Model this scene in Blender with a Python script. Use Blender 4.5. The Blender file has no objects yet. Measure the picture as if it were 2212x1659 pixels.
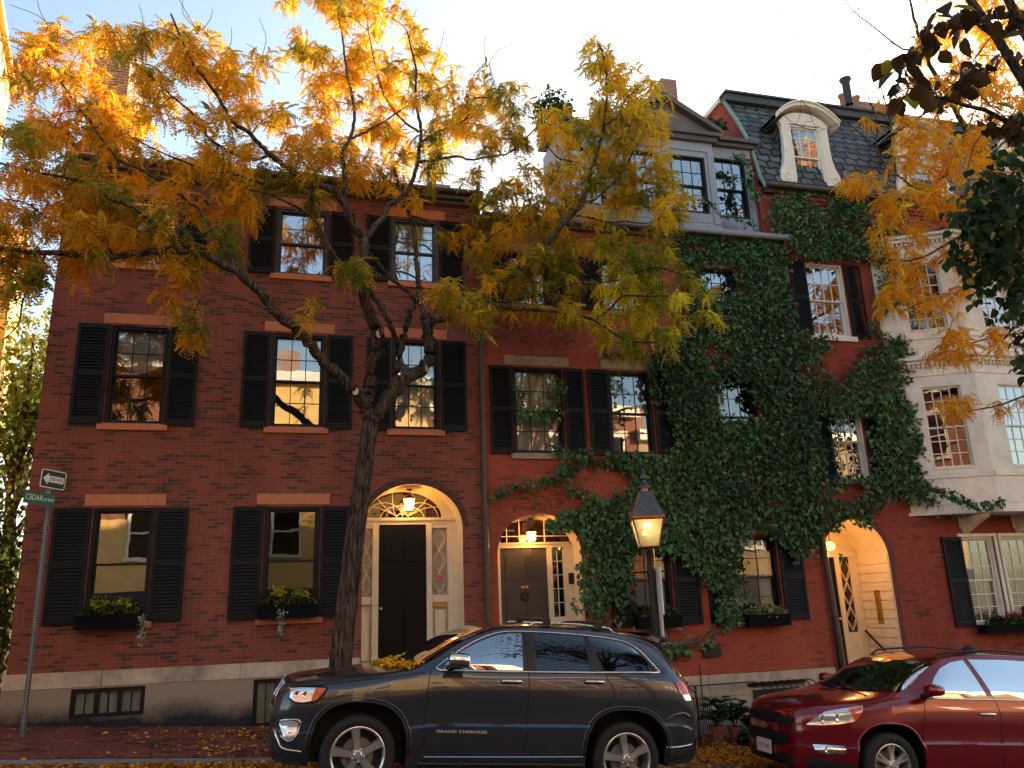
import bpy, bmesh, math, random
import numpy as np
from mathutils import Vector, Matrix
from math import radians as R_, sin, cos, pi
random.seed(7); rng=np.random.default_rng(11)
SC=bpy.context.scene; COL=SC.collection

# ---------------------------------------------------------------- camera
_c=np.array([1106.,829.5]); _Vx=np.array([7800.,1070.]); _Vz=np.array([880.,-5500.])
_f=float(np.sqrt(-np.dot(_Vx-_c,_Vz-_c)))
_X=np.array([*(_Vx-_c),_f]); _X/=np.linalg.norm(_X)
_Z=np.array([*(_Vz-_c),_f]); _Z/=np.linalg.norm(_Z)
_Y=np.cross(_Z,_X); _R=np.array([_X,_Y,_Z]); CP=np.array([0,0,1.8])
def P(u,v,y):
    "point where a photo feature measured at (u,v) lies when its real depth is y"
    d=_R@np.array([u-_c[0],v-_c[1],_f]); return CP+(y-CP[1])/d[1]*d
cam=bpy.data.cameras.new('camera'); cam.lens=_f/2212*36; cam.sensor_width=36; cam.clip_end=800; cam.clip_start=.05
co=bpy.data.objects.new('camera',cam); COL.objects.link(co); SC.camera=co
r,u,b=_R[:,0],-_R[:,1],-_R[:,2]
co.matrix_world=Matrix(((r[0],u[0],b[0],0),(r[1],u[1],b[1],0),(r[2],u[2],b[2],1.8),(0,0,0,1)))
# ---------------------------------------------------------------- light
SUN_EL=R_(17); SUN_AZ=R_(42)      # azimuth from +y towards +x
w=bpy.data.worlds.new('World'); SC.world=w; w.use_nodes=True
nt=w.node_tree; bg=nt.nodes['Background']; sk=nt.nodes.new('ShaderNodeTexSky'); sk.sky_type='NISHITA'; sk.sun_disc=False
sk.sun_elevation=SUN_EL; sk.sun_rotation=SUN_AZ; sk.air_density=1.0; sk.dust_density=1.6; sk.ozone_density=1.0; sk.altitude=50
wm=nt.nodes.new('ShaderNodeVectorMath'); wm.operation='MULTIPLY'; wm.inputs[1].default_value=(1.0,.965,.88)   # warm white balance of the camera
nt.links.new(sk.outputs[0],wm.inputs[0]); nt.links.new(wm.outputs[0],bg.inputs[0]); bg.inputs[1].default_value=0.14
sl=bpy.data.lights.new('sun','SUN'); sl.energy=5.0; sl.angle=R_(.6); sl.color=(1,.78,.52)
so=bpy.data.objects.new('sun',sl); COL.objects.link(so)
sd=Vector((sin(SUN_AZ)*cos(SUN_EL),cos(SUN_AZ)*cos(SUN_EL),sin(SUN_EL)))
so.rotation_euler=sd.to_track_quat('Z','Y').to_euler()
SC.view_settings.view_transform='Standard'; SC.view_settings.look='None'; SC.view_settings.exposure=1.6; SC.view_settings.gamma=1
SC.render.engine='CYCLES'
SC.cycles.max_bounces=8; SC.cycles.transparent_max_bounces=12

# ---------------------------------------------------------------- materials
def newmat(n):
    m=bpy.data.materials.new(n); m.use_nodes=True; t=m.node_tree; t.nodes.clear(); return m,t
def N(t,k,**kw):
    n=t.nodes.new(k)
    for a,v in kw.items():
        if a.startswith('i_'): n.inputs[a[2:].replace('_',' ')].default_value=v
        else: setattr(n,a,v)
    return n
def L(t,a,b): t.links.new(a,b)
def pbsdf(t,col,rough=.6,metal=0,spec=.5,coat=0):
    p=N(t,'ShaderNodeBsdfPrincipled'); o=N(t,'ShaderNodeOutputMaterial'); L(t,p.outputs[0],o.inputs[0])
    p.inputs['Base Color'].default_value=(*col,1); p.inputs['Roughness'].default_value=rough; p.inputs['Metallic'].default_value=metal
    p.inputs['Specular IOR Level'].default_value=spec; p.inputs['Coat Weight'].default_value=coat; p.inputs['Coat Roughness'].default_value=.02
    return p
def plain(n,col,rough=.6,metal=0,var=.25,scale=3,bump=0,spec=.5,coat=0,bscale=60):
    m,t=newmat(n); p=pbsdf(t,col,rough,metal,spec,coat)
    g=N(t,'ShaderNodeNewGeometry')
    if var:
        no=N(t,'ShaderNodeTexNoise'); no.inputs['Scale'].default_value=scale; no.inputs['Detail'].default_value=6; no.inputs['Roughness'].default_value=.65
        L(t,g.outputs['Position'],no.inputs['Vector'])
        mx=N(t,'ShaderNodeMix',data_type='RGBA'); mx.inputs[6].default_value=(*[c*(1-var) for c in col],1); mx.inputs[7].default_value=(*[min(1,c*(1+var)) for c in col],1)
        mr=N(t,'ShaderNodeMapRange'); mr.inputs[1].default_value=.3; mr.inputs[2].default_value=.7
        L(t,no.outputs[0],mr.inputs[0]); L(t,mr.outputs[0],mx.inputs[0]); L(t,mx.outputs[2],p.inputs['Base Color'])
    if bump:
        nb=N(t,'ShaderNodeTexNoise'); nb.inputs['Scale'].default_value=bscale; nb.inputs['Detail'].default_value=4
        L(t,g.outputs['Position'],nb.inputs['Vector'])
        bu=N(t,'ShaderNodeBump'); bu.inputs['Strength'].default_value=bump; bu.inputs['Distance'].default_value=.01
        L(t,nb.outputs[0],bu.inputs['Height']); L(t,bu.outputs[0],p.inputs['Normal'])
    return m
def wallcoord(t,flat=False):
    g=N(t,'ShaderNodeNewGeometry'); s=N(t,'ShaderNodeSeparateXYZ'); L(t,g.outputs['Position'],s.inputs[0])
    c=N(t,'ShaderNodeCombineXYZ')
    if flat:
        L(t,s.outputs[0],c.inputs[0]); L(t,s.outputs[1],c.inputs[1])
    else:
        a=N(t,'ShaderNodeMath',operation='ADD'); L(t,s.outputs[0],a.inputs[0]); L(t,s.outputs[1],a.inputs[1])
        L(t,a.outputs[0],c.inputs[0]); L(t,s.outputs[2],c.inputs[1])
    return g,c
def brick(n,c1,c2,mortar,dark,darkamt=.25,bw=.172,bh=.054,ms=.008,flat=False,rough=.85,stain=.35,mvar=0):
    m,t=newmat(n); p=pbsdf(t,c1,rough,0,.25)
    g,c=wallcoord(t,flat)
    wv=N(t,'ShaderNodeTexNoise'); wv.inputs['Scale'].default_value=3.5; L(t,c.outputs[0],wv.inputs['Vector'])
    va=N(t,'ShaderNodeVectorMath',operation='MULTIPLY_ADD'); va.inputs[1].default_value=(.012,.012,0)
    L(t,wv.outputs['Color'],va.inputs[0]); L(t,c.outputs[0],va.inputs[2])
    bt=N(t,'ShaderNodeTexBrick'); bt.offset=.5; bt.squash=1
    bt.inputs['Scale'].default_value=1; bt.inputs['Brick Width'].default_value=bw; bt.inputs['Row Height'].default_value=bh
    bt.inputs['Mortar Size'].default_value=ms; bt.inputs['Mortar Smooth'].default_value=.2; bt.inputs['Bias'].default_value=-.1
    bt.inputs['Color1'].default_value=(*c1,1); bt.inputs['Color2'].default_value=(*c2,1); bt.inputs['Mortar'].default_value=(*mortar,1)
    L(t,va.outputs[0],bt.inputs['Vector'])
    # second brick texture of the same layout picks out the dark headers
    b2=N(t,'ShaderNodeTexBrick'); b2.offset=.5
    b2.inputs['Scale'].default_value=1; b2.inputs['Brick Width'].default_value=bw; b2.inputs['Row Height'].default_value=bh
    b2.inputs['Mortar Size'].default_value=0; b2.inputs['Color1'].default_value=(0,0,0,1); b2.inputs['Color2'].default_value=(1,1,1,1)
    L(t,va.outputs[0],b2.inputs['Vector'])
    big=N(t,'ShaderNodeTexNoise'); big.inputs['Scale'].default_value=1.3; big.inputs['Detail'].default_value=5; L(t,g.outputs['Position'],big.inputs['Vector'])
    ad=N(t,'ShaderNodeMath',operation='ADD'); L(t,b2.outputs['Color'],ad.inputs[0]); L(t,big.outputs[0],ad.inputs[1])
    mr=N(t,'ShaderNodeMapRange'); mr.inputs[1].default_value=1.5-darkamt; mr.inputs[2].default_value=1.56-darkamt+.12; L(t,ad.outputs[0],mr.inputs[0])
    mx=N(t,'ShaderNodeMix',data_type='RGBA'); L(t,mr.outputs[0],mx.inputs[0]); mx.inputs[7].default_value=(*dark,1); L(t,bt.outputs['Color'],mx.inputs[6])
    mm=N(t,'ShaderNodeMix',data_type='RGBA'); L(t,bt.outputs['Fac'],mm.inputs[0]); L(t,mx.outputs[2],mm.inputs[6]); mm.inputs[7].default_value=(*mortar,1)
    st=N(t,'ShaderNodeTexNoise'); st.inputs['Scale'].default_value=1; st.inputs['Detail'].default_value=8; st.inputs['Roughness'].default_value=.7; sm=N(t,'ShaderNodeMapping'); sm.inputs['Scale'].default_value=(1.3,1.3,.42); L(t,g.outputs['Position'],sm.inputs[0]); L(t,sm.outputs[0],st.inputs['Vector'])
    sr=N(t,'ShaderNodeMapRange'); sr.inputs[1].default_value=.35; sr.inputs[2].default_value=.7; sr.inputs[3].default_value=1; sr.inputs[4].default_value=1-stain; L(t,st.outputs[0],sr.inputs[0])
    vm=N(t,'ShaderNodeVectorMath',operation='SCALE'); L(t,mm.outputs[2],vm.inputs[0]); L(t,sr.outputs[0],vm.inputs['Scale'])
    L(t,vm.outputs[0],p.inputs['Base Color'])
    fi=N(t,'ShaderNodeTexNoise'); fi.inputs['Scale'].default_value=45; fi.inputs['Detail'].default_value=3; L(t,g.outputs['Position'],fi.inputs['Vector'])
    hs=N(t,'ShaderNodeMath',operation='MULTIPLY_ADD'); L(t,bt.outputs['Fac'],hs.inputs[0]); hs.inputs[1].default_value=-1.0; L(t,fi.outputs[0],hs.inputs[2])
    bu=N(t,'ShaderNodeBump'); bu.inputs['Strength'].default_value=.7; bu.inputs['Distance'].default_value=.008
    L(t,hs.outputs[0],bu.inputs['Height']); L(t,bu.outputs[0],p.inputs['Normal'])
    return m
def glassmat(n,refl=.3,tint=(.9,.95,.95),wave=.0009,dark=None,rough=.0):
    m,t=newmat(n); o=N(t,'ShaderNodeOutputMaterial'); gl=N(t,'ShaderNodeBsdfGlossy'); gl.inputs['Roughness'].default_value=rough
    g=N(t,'ShaderNodeNewGeometry')
    if wave:
        no=N(t,'ShaderNodeTexNoise'); no.inputs['Scale'].default_value=2.4; no.inputs['Detail'].default_value=1.5; L(t,g.outputs['Position'],no.inputs['Vector'])
        bu=N(t,'ShaderNodeBump'); bu.inputs['Strength'].default_value=1; bu.inputs['Distance'].default_value=wave; L(t,no.outputs[0],bu.inputs['Height']); L(t,bu.outputs[0],gl.inputs['Normal'])
    if dark is None:
        b=N(t,'ShaderNodeBsdfTransparent'); b.inputs[0].default_value=(*tint,1)
    else:
        b=N(t,'ShaderNodeBsdfDiffuse'); b.inputs[0].default_value=(*dark,1)
    fr=N(t,'ShaderNodeFresnel'); fr.inputs[0].default_value=1.5
    mr=N(t,'ShaderNodeMapRange'); mr.inputs[3].default_value=refl; mr.inputs[4].default_value=1; L(t,fr.outputs[0],mr.inputs[0])
    mx=N(t,'ShaderNodeMixShader'); L(t,mr.outputs[0],mx.inputs[0]); L(t,b.outputs[0],mx.inputs[1]); L(t,gl.outputs[0],mx.inputs[2]); L(t,mx.outputs[0],o.inputs[0])
    return m
def lampglassmat():
    m,t=newmat('lantern_glass'); o=N(t,'ShaderNodeOutputMaterial'); a=N(t,'ShaderNodeBsdfTransparent'); a.inputs[0].default_value=(.95,.92,.75,1); b=N(t,'ShaderNodeBsdfTranslucent'); b.inputs[0].default_value=(.90,.90,.66,1); c=N(t,'ShaderNodeBsdfGlossy'); c.inputs['Roughness'].default_value=.05
    m1=N(t,'ShaderNodeMixShader'); m1.inputs[0].default_value=.45; L(t,a.outputs[0],m1.inputs[1]); L(t,b.outputs[0],m1.inputs[2]); m2=N(t,'ShaderNodeMixShader'); m2.inputs[0].default_value=.10; L(t,m1.outputs[0],m2.inputs[1]); L(t,c.outputs[0],m2.inputs[2]); L(t,m2.outputs[0],o.inputs[0]); return m
def leafmat(n,trans=.45,rough=.55,spec=.25,sat=1.0):
    m,t=newmat(n); o=N(t,'ShaderNodeOutputMaterial'); a=N(t,'ShaderNodeAttribute'); a.attribute_name='leafcol'
    p=N(t,'ShaderNodeBsdfPrincipled'); p.inputs['Roughness'].default_value=rough; p.inputs['Specular IOR Level'].default_value=spec
    tr=N(t,'ShaderNodeBsdfTranslucent'); mx=N(t,'ShaderNodeMixShader'); mx.inputs[0].default_value=trans
    L(t,a.outputs['Color'],p.inputs['Base Color']); L(t,a.outputs['Color'],tr.inputs[0]); L(t,p.outputs[0],mx.inputs[1]); L(t,tr.outputs[0],mx.inputs[2]); L(t,mx.outputs[0],o.inputs[0])
    return m
def emis(n,col,s):
    m,t=newmat(n); o=N(t,'ShaderNodeOutputMaterial'); e=N(t,'ShaderNodeEmission'); e.inputs[0].default_value=(*col,1); e.inputs[1].default_value=s; L(t,e.outputs[0],o.inputs[0]); return m
def slate(n,c1,c2,bw=.24,bh=.15,ms=.012):
    m,t=newmat(n); p=pbsdf(t,c1,.55,0,.4)
    g,c=wallcoord(t)
    # hexagonal-looking courses: brick layout whose row edges zigzag
    s=N(t,'ShaderNodeSeparateXYZ'); L(t,c.outputs[0],s.inputs[0])
    pp=N(t,'ShaderNodeMath',operation='PINGPONG'); pp.inputs[1].default_value=bw/2; L(t,s.outputs[0],pp.inputs[0])
    ml=N(t,'ShaderNodeMath',operation='MULTIPLY_ADD'); ml.inputs[1].default_value=.35; L(t,pp.outputs[0],ml.inputs[0]); L(t,s.outputs[1],ml.inputs[2])
    cc=N(t,'ShaderNodeCombineXYZ'); L(t,s.outputs[0],cc.inputs[0]); L(t,ml.outputs[0],cc.inputs[1])
    bt=N(t,'ShaderNodeTexBrick'); bt.inputs['Scale'].default_value=1; bt.inputs['Brick Width'].default_value=bw; bt.inputs['Row Height'].default_value=bh; bt.inputs['Mortar Size'].default_value=ms; bt.inputs['Mortar Smooth'].default_value=.6
    bt.inputs['Color1'].default_value=(*c1,1); bt.inputs['Color2'].default_value=(*c2,1); bt.inputs['Mortar'].default_value=(*[x*.12 for x in c1],1)
    L(t,cc.outputs[0],bt.inputs['Vector'])
    L(t,bt.outputs['Color'],p.inputs['Base Color'])
    bu=N(t,'ShaderNodeBump'); bu.invert=True; bu.inputs['Distance'].default_value=.03; L(t,bt.outputs['Fac'],bu.inputs['Height']); L(t,bu.outputs[0],p.inputs['Normal'])
    return m
def asphalt():
    m,t=newmat('asphalt'); p=pbsdf(t,(.045,.045,.048),.85)
    g=N(t,'ShaderNodeNewGeometry'); a=N(t,'ShaderNodeTexNoise'); a.inputs['Scale'].default_value=90; a.inputs['Detail'].default_value=4; b_=N(t,'ShaderNodeTexNoise'); b_.inputs['Scale'].default_value=.8; b_.inputs['Detail'].default_value=6
    L(t,g.outputs['Position'],a.inputs['Vector']); L(t,g.outputs['Position'],b_.inputs['Vector'])
    ad=N(t,'ShaderNodeMath',operation='MULTIPLY'); L(t,a.outputs[0],ad.inputs[0]); L(t,b_.outputs[0],ad.inputs[1])
    cr=N(t,'ShaderNodeValToRGB'); cr.color_ramp.elements[0].position=.12; cr.color_ramp.elements[0].color=(.022,.022,.024,1); cr.color_ramp.elements[1].position=.45; cr.color_ramp.elements[1].color=(.085,.082,.08,1)
    L(t,ad.outputs[0],cr.inputs[0]); L(t,cr.outputs[0],p.inputs['Base Color'])
    bu=N(t,'ShaderNodeBump'); bu.inputs['Distance'].default_value=.006; L(t,a.outputs[0],bu.inputs['Height']); L(t,bu.outputs[0],p.inputs['Normal'])
    return m
def bark():
    m,t=newmat('bark'); p=pbsdf(t,(.05,.035,.025),.9,0,.2)
    g=N(t,'ShaderNodeNewGeometry'); mp=N(t,'ShaderNodeMapping'); mp.inputs['Scale'].default_value=(30,30,4); L(t,g.outputs['Position'],mp.inputs[0])
    a=N(t,'ShaderNodeTexNoise'); a.inputs['Scale'].default_value=1; a.inputs['Detail'].default_value=6; a.inputs['Distortion'].default_value=1.2; L(t,mp.outputs[0],a.inputs['Vector'])
    cr=N(t,'ShaderNodeValToRGB'); cr.color_ramp.elements[0].position=.4; cr.color_ramp.elements[0].color=(.02,.014,.010,1); cr.color_ramp.elements[1].position=.66; cr.color_ramp.elements[1].color=(.15,.11,.075,1)
    L(t,a.outputs[0],cr.inputs[0]); L(t,cr.outputs[0],p.inputs['Base Color'])
    bu=N(t,'ShaderNodeBump'); bu.inputs['Strength'].default_value=1; bu.inputs['Distance'].default_value=.035; L(t,a.outputs[0],bu.inputs['Height']); L(t,bu.outputs[0],p.inputs['Normal'])
    return m
def granite_dark_low():  # granite turning near black below a noisy edge that follows the slope
    m,t=newmat('granite_darker_below'); p=pbsdf(t,(.3,.3,.3),.75,0,.3); g=N(t,'ShaderNodeNewGeometry'); s_=N(t,'ShaderNodeSeparateXYZ'); L(t,g.outputs['Position'],s_.inputs[0])
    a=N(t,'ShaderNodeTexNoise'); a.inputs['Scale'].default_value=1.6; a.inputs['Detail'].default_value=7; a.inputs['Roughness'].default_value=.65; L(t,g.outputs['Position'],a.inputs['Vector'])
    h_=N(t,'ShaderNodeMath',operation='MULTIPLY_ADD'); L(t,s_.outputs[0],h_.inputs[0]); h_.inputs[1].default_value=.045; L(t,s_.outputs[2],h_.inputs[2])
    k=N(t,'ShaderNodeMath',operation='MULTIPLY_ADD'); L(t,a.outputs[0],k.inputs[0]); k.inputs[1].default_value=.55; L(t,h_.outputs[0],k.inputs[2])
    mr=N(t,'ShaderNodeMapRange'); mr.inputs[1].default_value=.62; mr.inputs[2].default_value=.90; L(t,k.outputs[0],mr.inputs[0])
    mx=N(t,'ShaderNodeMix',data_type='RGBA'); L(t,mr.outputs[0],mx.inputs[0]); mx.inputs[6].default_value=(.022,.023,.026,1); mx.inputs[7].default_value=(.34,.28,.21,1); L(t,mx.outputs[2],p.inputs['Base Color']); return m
M=dict( granitelow=granite_dark_low(),
 brick1=brick('brick_brown_red',(.35,.090,.060),(.265,.072,.052),(.25,.16,.12),(.135,.060,.046),.32,ms=.0055),
 brick2=brick('brick_orange_red',(.50,.105,.064),(.41,.09,.058),(.32,.12,.08),(.25,.07,.045),.12,ms=.005,stain=.3),
 brick3=brick('brick_deep_red',(.39,.078,.054),(.32,.066,.047),(.26,.10,.07),(.19,.055,.040),.16,ms=.005,stain=.35),
 brickopp=brick('brick_sunlit',(.36,.11,.055),(.30,.09,.05),(.4,.25,.18),(.2,.08,.05),.2,ms=.008),
 chimbrick=brick('chimney_brick',(.36,.12,.08),(.26,.085,.065),(.42,.32,.26),(.12,.06,.05),.25,ms=.014),
 paver=brick('brick_pavers',(.27,.085,.062),(.19,.06,.05),(.075,.055,.048),(.09,.045,.04),.3,bw=.2,bh=.1,ms=.008,flat=True,stain=.45),
 lintel=plain('sandstone_lintel',(.58,.21,.10),.8,var=.12,scale=8,bump=.2),
 stone2=plain('weathered_stone',(.36,.27,.21),.85,var=.3,scale=7,bump=.3),
 granite=plain('granite_base',(.50,.43,.33),.8,var=.5,scale=2.2,bump=.35),
 darkstone=plain('dark_base',(.035,.037,.040),.75,var=.4,scale=2,bump=.3),
 kerb=plain('granite_kerb',(.20,.21,.22),.75,var=.3,scale=9,bump=.3),
 shutter=plain('black_shutter',(.008,.010,.012),.6,var=.2,spec=.25),
 frame=plain('black_frame',(.010,.011,.013),.5,var=.2,spec=.3),
 bluegrey=plain('blue_grey_frame',(.035,.055,.075),.45,var=.2),
 white=plain('white_paint',(.80,.77,.68),.5,var=.08,scale=5),
 cream=plain('cream_paint',(.76,.68,.52),.5,var=.1,scale=5),
 greyblue=plain('grey_blue_trim',(.27,.30,.35),.55,var=.12,scale=4),
 browntrim=plain('brown_trim',(.10,.085,.08),.5,var=.2),
 slate=slate('slate_scales',(.050,.058,.064),(.13,.145,.145),.30,.18,.028),
 slateg=plain('green_slate',(.10,.15,.16),.5,var=.2),
 copper=plain('green_copper',(.20,.30,.26),.55,var=.2),
 pipe=plain('brown_downpipe',(.085,.055,.048),.45,var=.25,scale=6),
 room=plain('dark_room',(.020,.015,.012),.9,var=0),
 curtain=plain('white_curtain',(.70,.69,.64),.9,var=.1),
 glass=glassmat('window_glass',.30), glasslow=glassmat('window_glass_dark',.11), glassd=glassmat('window_glass_sky',.60), fanglass=glassmat('fanlight_glass',.05,wave=0),
 lampglass=lampglassmat(),
 bark=bark(), asphalt=asphalt(),
 cutwood=plain('pale_cut_wood',(.62,.42,.22),.7,var=.15,scale=30),
 iron=plain('black_iron',(.012,.012,.013),.45,var=.2),
 steel=plain('galvanised_steel',(.24,.26,.27),.5,.35,var=.15,scale=12),
 brass=plain('brass',(.75,.48,.15),.25,1,var=.1),
 lampmetal=plain('lamp_metal',(.10,.105,.105),.38,.5,var=.3,scale=15),
 copperm=plain('lamp_copper',(.33,.13,.07),.4,.6,var=.3,scale=15),
 signgreen=plain('sign_green',(.0,.12,.06),.4,var=.05), signwhite=plain('sign_white',(.82,.82,.80),.4,var=.04), signblack=plain('sign_black',(.012,.012,.012),.4,var=0),
 terracotta=plain('terracotta',(.34,.12,.07),.8,var=.2,scale=10),
 leaf=leafmat('honey_locust_leaves',.6), ivy=leafmat('ivy_leaves',.15,.45,.4), darkleaf=leafmat('dark_leaves',.4,.5), plantleaf=leafmat('plant_leaves',.25),
 litter=leafmat('fallen_leaves',.15,.8,.15),
 door=plain('black_door',(.004,.004,.005),.5,var=.1,spec=.2), doorg=plain('grey_door',(.055,.045,.04),.45,var=.15),
 flame=emis('flame',(1,.50,.12),28), flame2=emis('gas_mantle',(1,.62,.18),9),
 soil=plain('soil',(.03,.02,.015),.9),
 redpaint=plain('car_paint_red',(.21,.003,.012),.22,.3,var=0,coat=1),
 bluepaint=plain('car_paint_slate',(.046,.054,.070),.25,.5,var=0,coat=1),
 chrome=plain('chrome',(.80,.80,.82),.08,1,var=0), rim=plain('alloy_rim',(.62,.61,.60),.28,.8,var=.08),
 tyre=plain('tyre_rubber',(.012,.012,.013),.75,var=.15,bump=.2), blackp=plain('black_plastic',(.012,.012,.014),.5,var=.1),
 carglass=glassmat('car_glass',.10,(.12,.14,.15),wave=.0012), tintglass=glassmat('tinted_glass',.05,wave=.0008,dark=(.004,.004,.005)), 
 driverglass=glassmat('driver_glass',.55,wave=.0008,dark=(.01,.015,.02)),
 lens=plain('clear_lens',(.92,.94,.96),.14,.55,var=.18,scale=22,coat=1), amber=plain('amber_lens',(.75,.10,.01),.2,var=.1,coat=1), redlens=plain('red_lens',(.60,.008,.006),.18,var=.1,coat=1),
 yellowwall=plain('yellow_render',(.78,.50,.18),.8,var=.1), gapm=plain('panel_gap',(.003,.003,.003),.8,var=0),
 tanwall=plain('tan_render',(.42,.28,.13),.8,var=.15),
 matteblack=plain('matte_black',(.006,.007,.008),.8,var=.2,spec=.1),
 badge=plain('bright_badge',(.7,.7,.72),.35,.2,var=0),
 orangep=plain('orange_paper',(.75,.10,.03),.6,var=.1), pinkp=plain('pink_paper',(.75,.06,.10),.6,var=.1),
)
M['redlens'].node_tree.nodes['Principled BSDF'].inputs['Emission Color'].default_value=(0,0,0,1)

# ---------------------------------------------------------------- mesh helpers
class MB:
    def __init__(s): s.v=[]; s.f=[]; s.m=[]
    def add(s,vs,fs,m=0):
        o=len(s.v); s.v+= [tuple(map(float,p)) for p in vs]; s.f+=[tuple(i+o for i in f) for f in fs]; s.m+=[m]*len(fs); return s
    def box(s,x0,x1,y0,y1,z0,z1,m=0):
        return s.add([(x0,y0,z0),(x1,y0,z0),(x1,y1,z0),(x0,y1,z0),(x0,y0,z1),(x1,y0,z1),(x1,y1,z1),(x0,y1,z1)],
          [(3,2,1,0),(4,5,6,7),(0,1,5,4),(1,2,6,5),(2,3,7,6),(3,0,4,7)],m)
    def prism(s,pts,y0,y1,m=0):   # pts (x,z) counter-clockwise seen from -y
        n=len(pts); vs=[(p[0],y0,p[1]) for p in pts]+[(p[0],y1,p[1]) for p in pts]
        return s.add(vs,[tuple(range(n)),tuple(range(2*n-1,n-1,-1))]+[(i,(i+n),((i+1)%n)+n,(i+1)%n) for i in range(n)],m)
    def prismz(s,pts,z0,z1,m=0):  # pts (x,y) ccw from above
        n=len(pts); vs=[(p[0],p[1],z0) for p in pts]+[(p[0],p[1],z1) for p in pts]
        return s.add(vs,[tuple(range(n-1,-1,-1)),tuple(range(n,2*n))]+[(i,(i+1)%n,((i+1)%n)+n,i+n) for i in range(n)],m)
    def tube(s,path,r,n=8,m=0,cap=True):
        path=[Vector(p) for p in path]; k=len(path); rs=r if hasattr(r,'__len__') else [r]*k
        rings=[]; up=Vector((.13,.21,.97))
        for i,p in enumerate(path):
            d=(path[min(i+1,k-1)]-path[max(i-1,0)])
            if d.length<1e-9: d=Vector((0,0,1))
            d.normalize(); a=d.cross(up)
            if a.length<.05: a=d.cross(Vector((1,0,0)))
            a.normalize(); b_=d.cross(a); up=b_.cross(d) if False else up
            rings.append([p+(a*cos(2*pi*j/n)+b_*sin(2*pi*j/n))*rs[i] for j in range(n)])
        fs=[]
        for i in range(k-1):
            for j in range(n):
                fs.append((i*n+j,i*n+(j+1)%n,(i+1)*n+(j+1)%n,(i+1)*n+j))
        if cap: fs+= [tuple(range(n-1,-1,-1)),tuple((k-1)*n+j for j in range(n))]
        return s.add([q for rr in rings for q in rr],fs,m)
    def lathe(s,prof,c,axis='z',n=24,m=0,a0=0):  # prof (r,h)
        vs=[];k=len(prof)
        for (r_,h) in prof:
            for j in range(n):
                t=2*pi*j/n+a0; x,y=r_*cos(t),r_*sin(t)
                vs.append({'z':(c[0]+x,c[1]+y,c[2]+h),'y':(c[0]+x,c[1]+h,c[2]+y),'x':(c[0]+h,c[1]+x,c[2]+y)}[axis])
        fs=[(i*n+j,i*n+(j+1)%n,(i+1)*n+(j+1)%n,(i+1)*n+j) for i in range(k-1) for j in range(n)]
        return s.add(vs,fs,m)
    def grid(s,rows,m=0,close=False):
        h=len(rows); w_=len(rows[0]); vs=[p for r_ in rows for p in r_]
        return s.add(vs,[(i*w_+j,i*w_+j+1,(i+1)*w_+j+1,(i+1)*w_+j) for i in range(h-1) for j in range(w_-1)],m)
    def build(s,name,mats,parent=None,smooth=False,angle=None):
        me=bpy.data.meshes.new(name); me.from_pydata(s.v,[],s.f)
        if not isinstance(mats,(list,tuple)): mats=[mats]
        for m in mats: me.materials.append(M[m] if isinstance(m,str) else m)
        me.polygons.foreach_set('material_index',s.m)
        if smooth: me.polygons.foreach_set('use_smooth',[True]*len(s.f))
        me.update()
        if smooth and angle:
            me.set_sharp_from_angle(angle=R_(angle))
        return link(name,me,parent)
def link(name,me,parent=None):
    o=bpy.data.objects.new(name,me); COL.objects.link(o)
    if parent is not None: attach(o,parent)
    return o
def attach(o,parent):
    o.parent=parent
    if parent.parent is None and parent.type=='EMPTY' and not parent.get('_local'):
        o.matrix_parent_inverse=Matrix.Translation(-Vector(parent.location))
def tag(o,label=None,cat=None,group=None,kind=None):
    for k,v in (('label',label),('category',cat),('group',group),('kind',kind)):
        if v: o[k]=v
    return o
def thing(name,label,cat,loc=(0,0,0),group=None,local=False,rot=(0,0,0)):
    o=bpy.data.objects.new(name,None); COL.objects.link(o); o.location=loc; o.rotation_euler=rot; o.empty_display_size=.2
    if local: o['_local']=1
    return tag(o,label,cat,group)
def copy_tree(o,parent=None):
    c=o.copy(); COL.objects.link(c)
    if parent is not None: c.parent=parent
    for ch in list(o.children): copy_tree(ch,c)
    return c
def text(name,body,size,mat,parent,mw,ext=.002,align='CENTER',sx=1):
    cu=bpy.data.curves.new(name,'FONT'); cu.body=body; cu.size=size; cu.extrude=ext; cu.align_x=align; cu.align_y='CENTER'
    t_=bpy.data.objects.new(name+'_tmp',cu); COL.objects.link(t_); dg=bpy.context.evaluated_depsgraph_get(); dg.update()
    me=bpy.data.meshes.new_from_object(t_.evaluated_get(dg)); bpy.data.objects.remove(t_); me.materials.clear(); me.materials.append(M[mat])
    me.transform(mw@Matrix.Diagonal((sx,1,1,1))); me.name=name
    return link(name,me,parent)
def FACE(x,y,z): # text placed on a wall facing the street (-y)
    return Matrix.Translation((x,y,z))@Matrix.Rotation(pi/2,4,'X')
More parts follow.
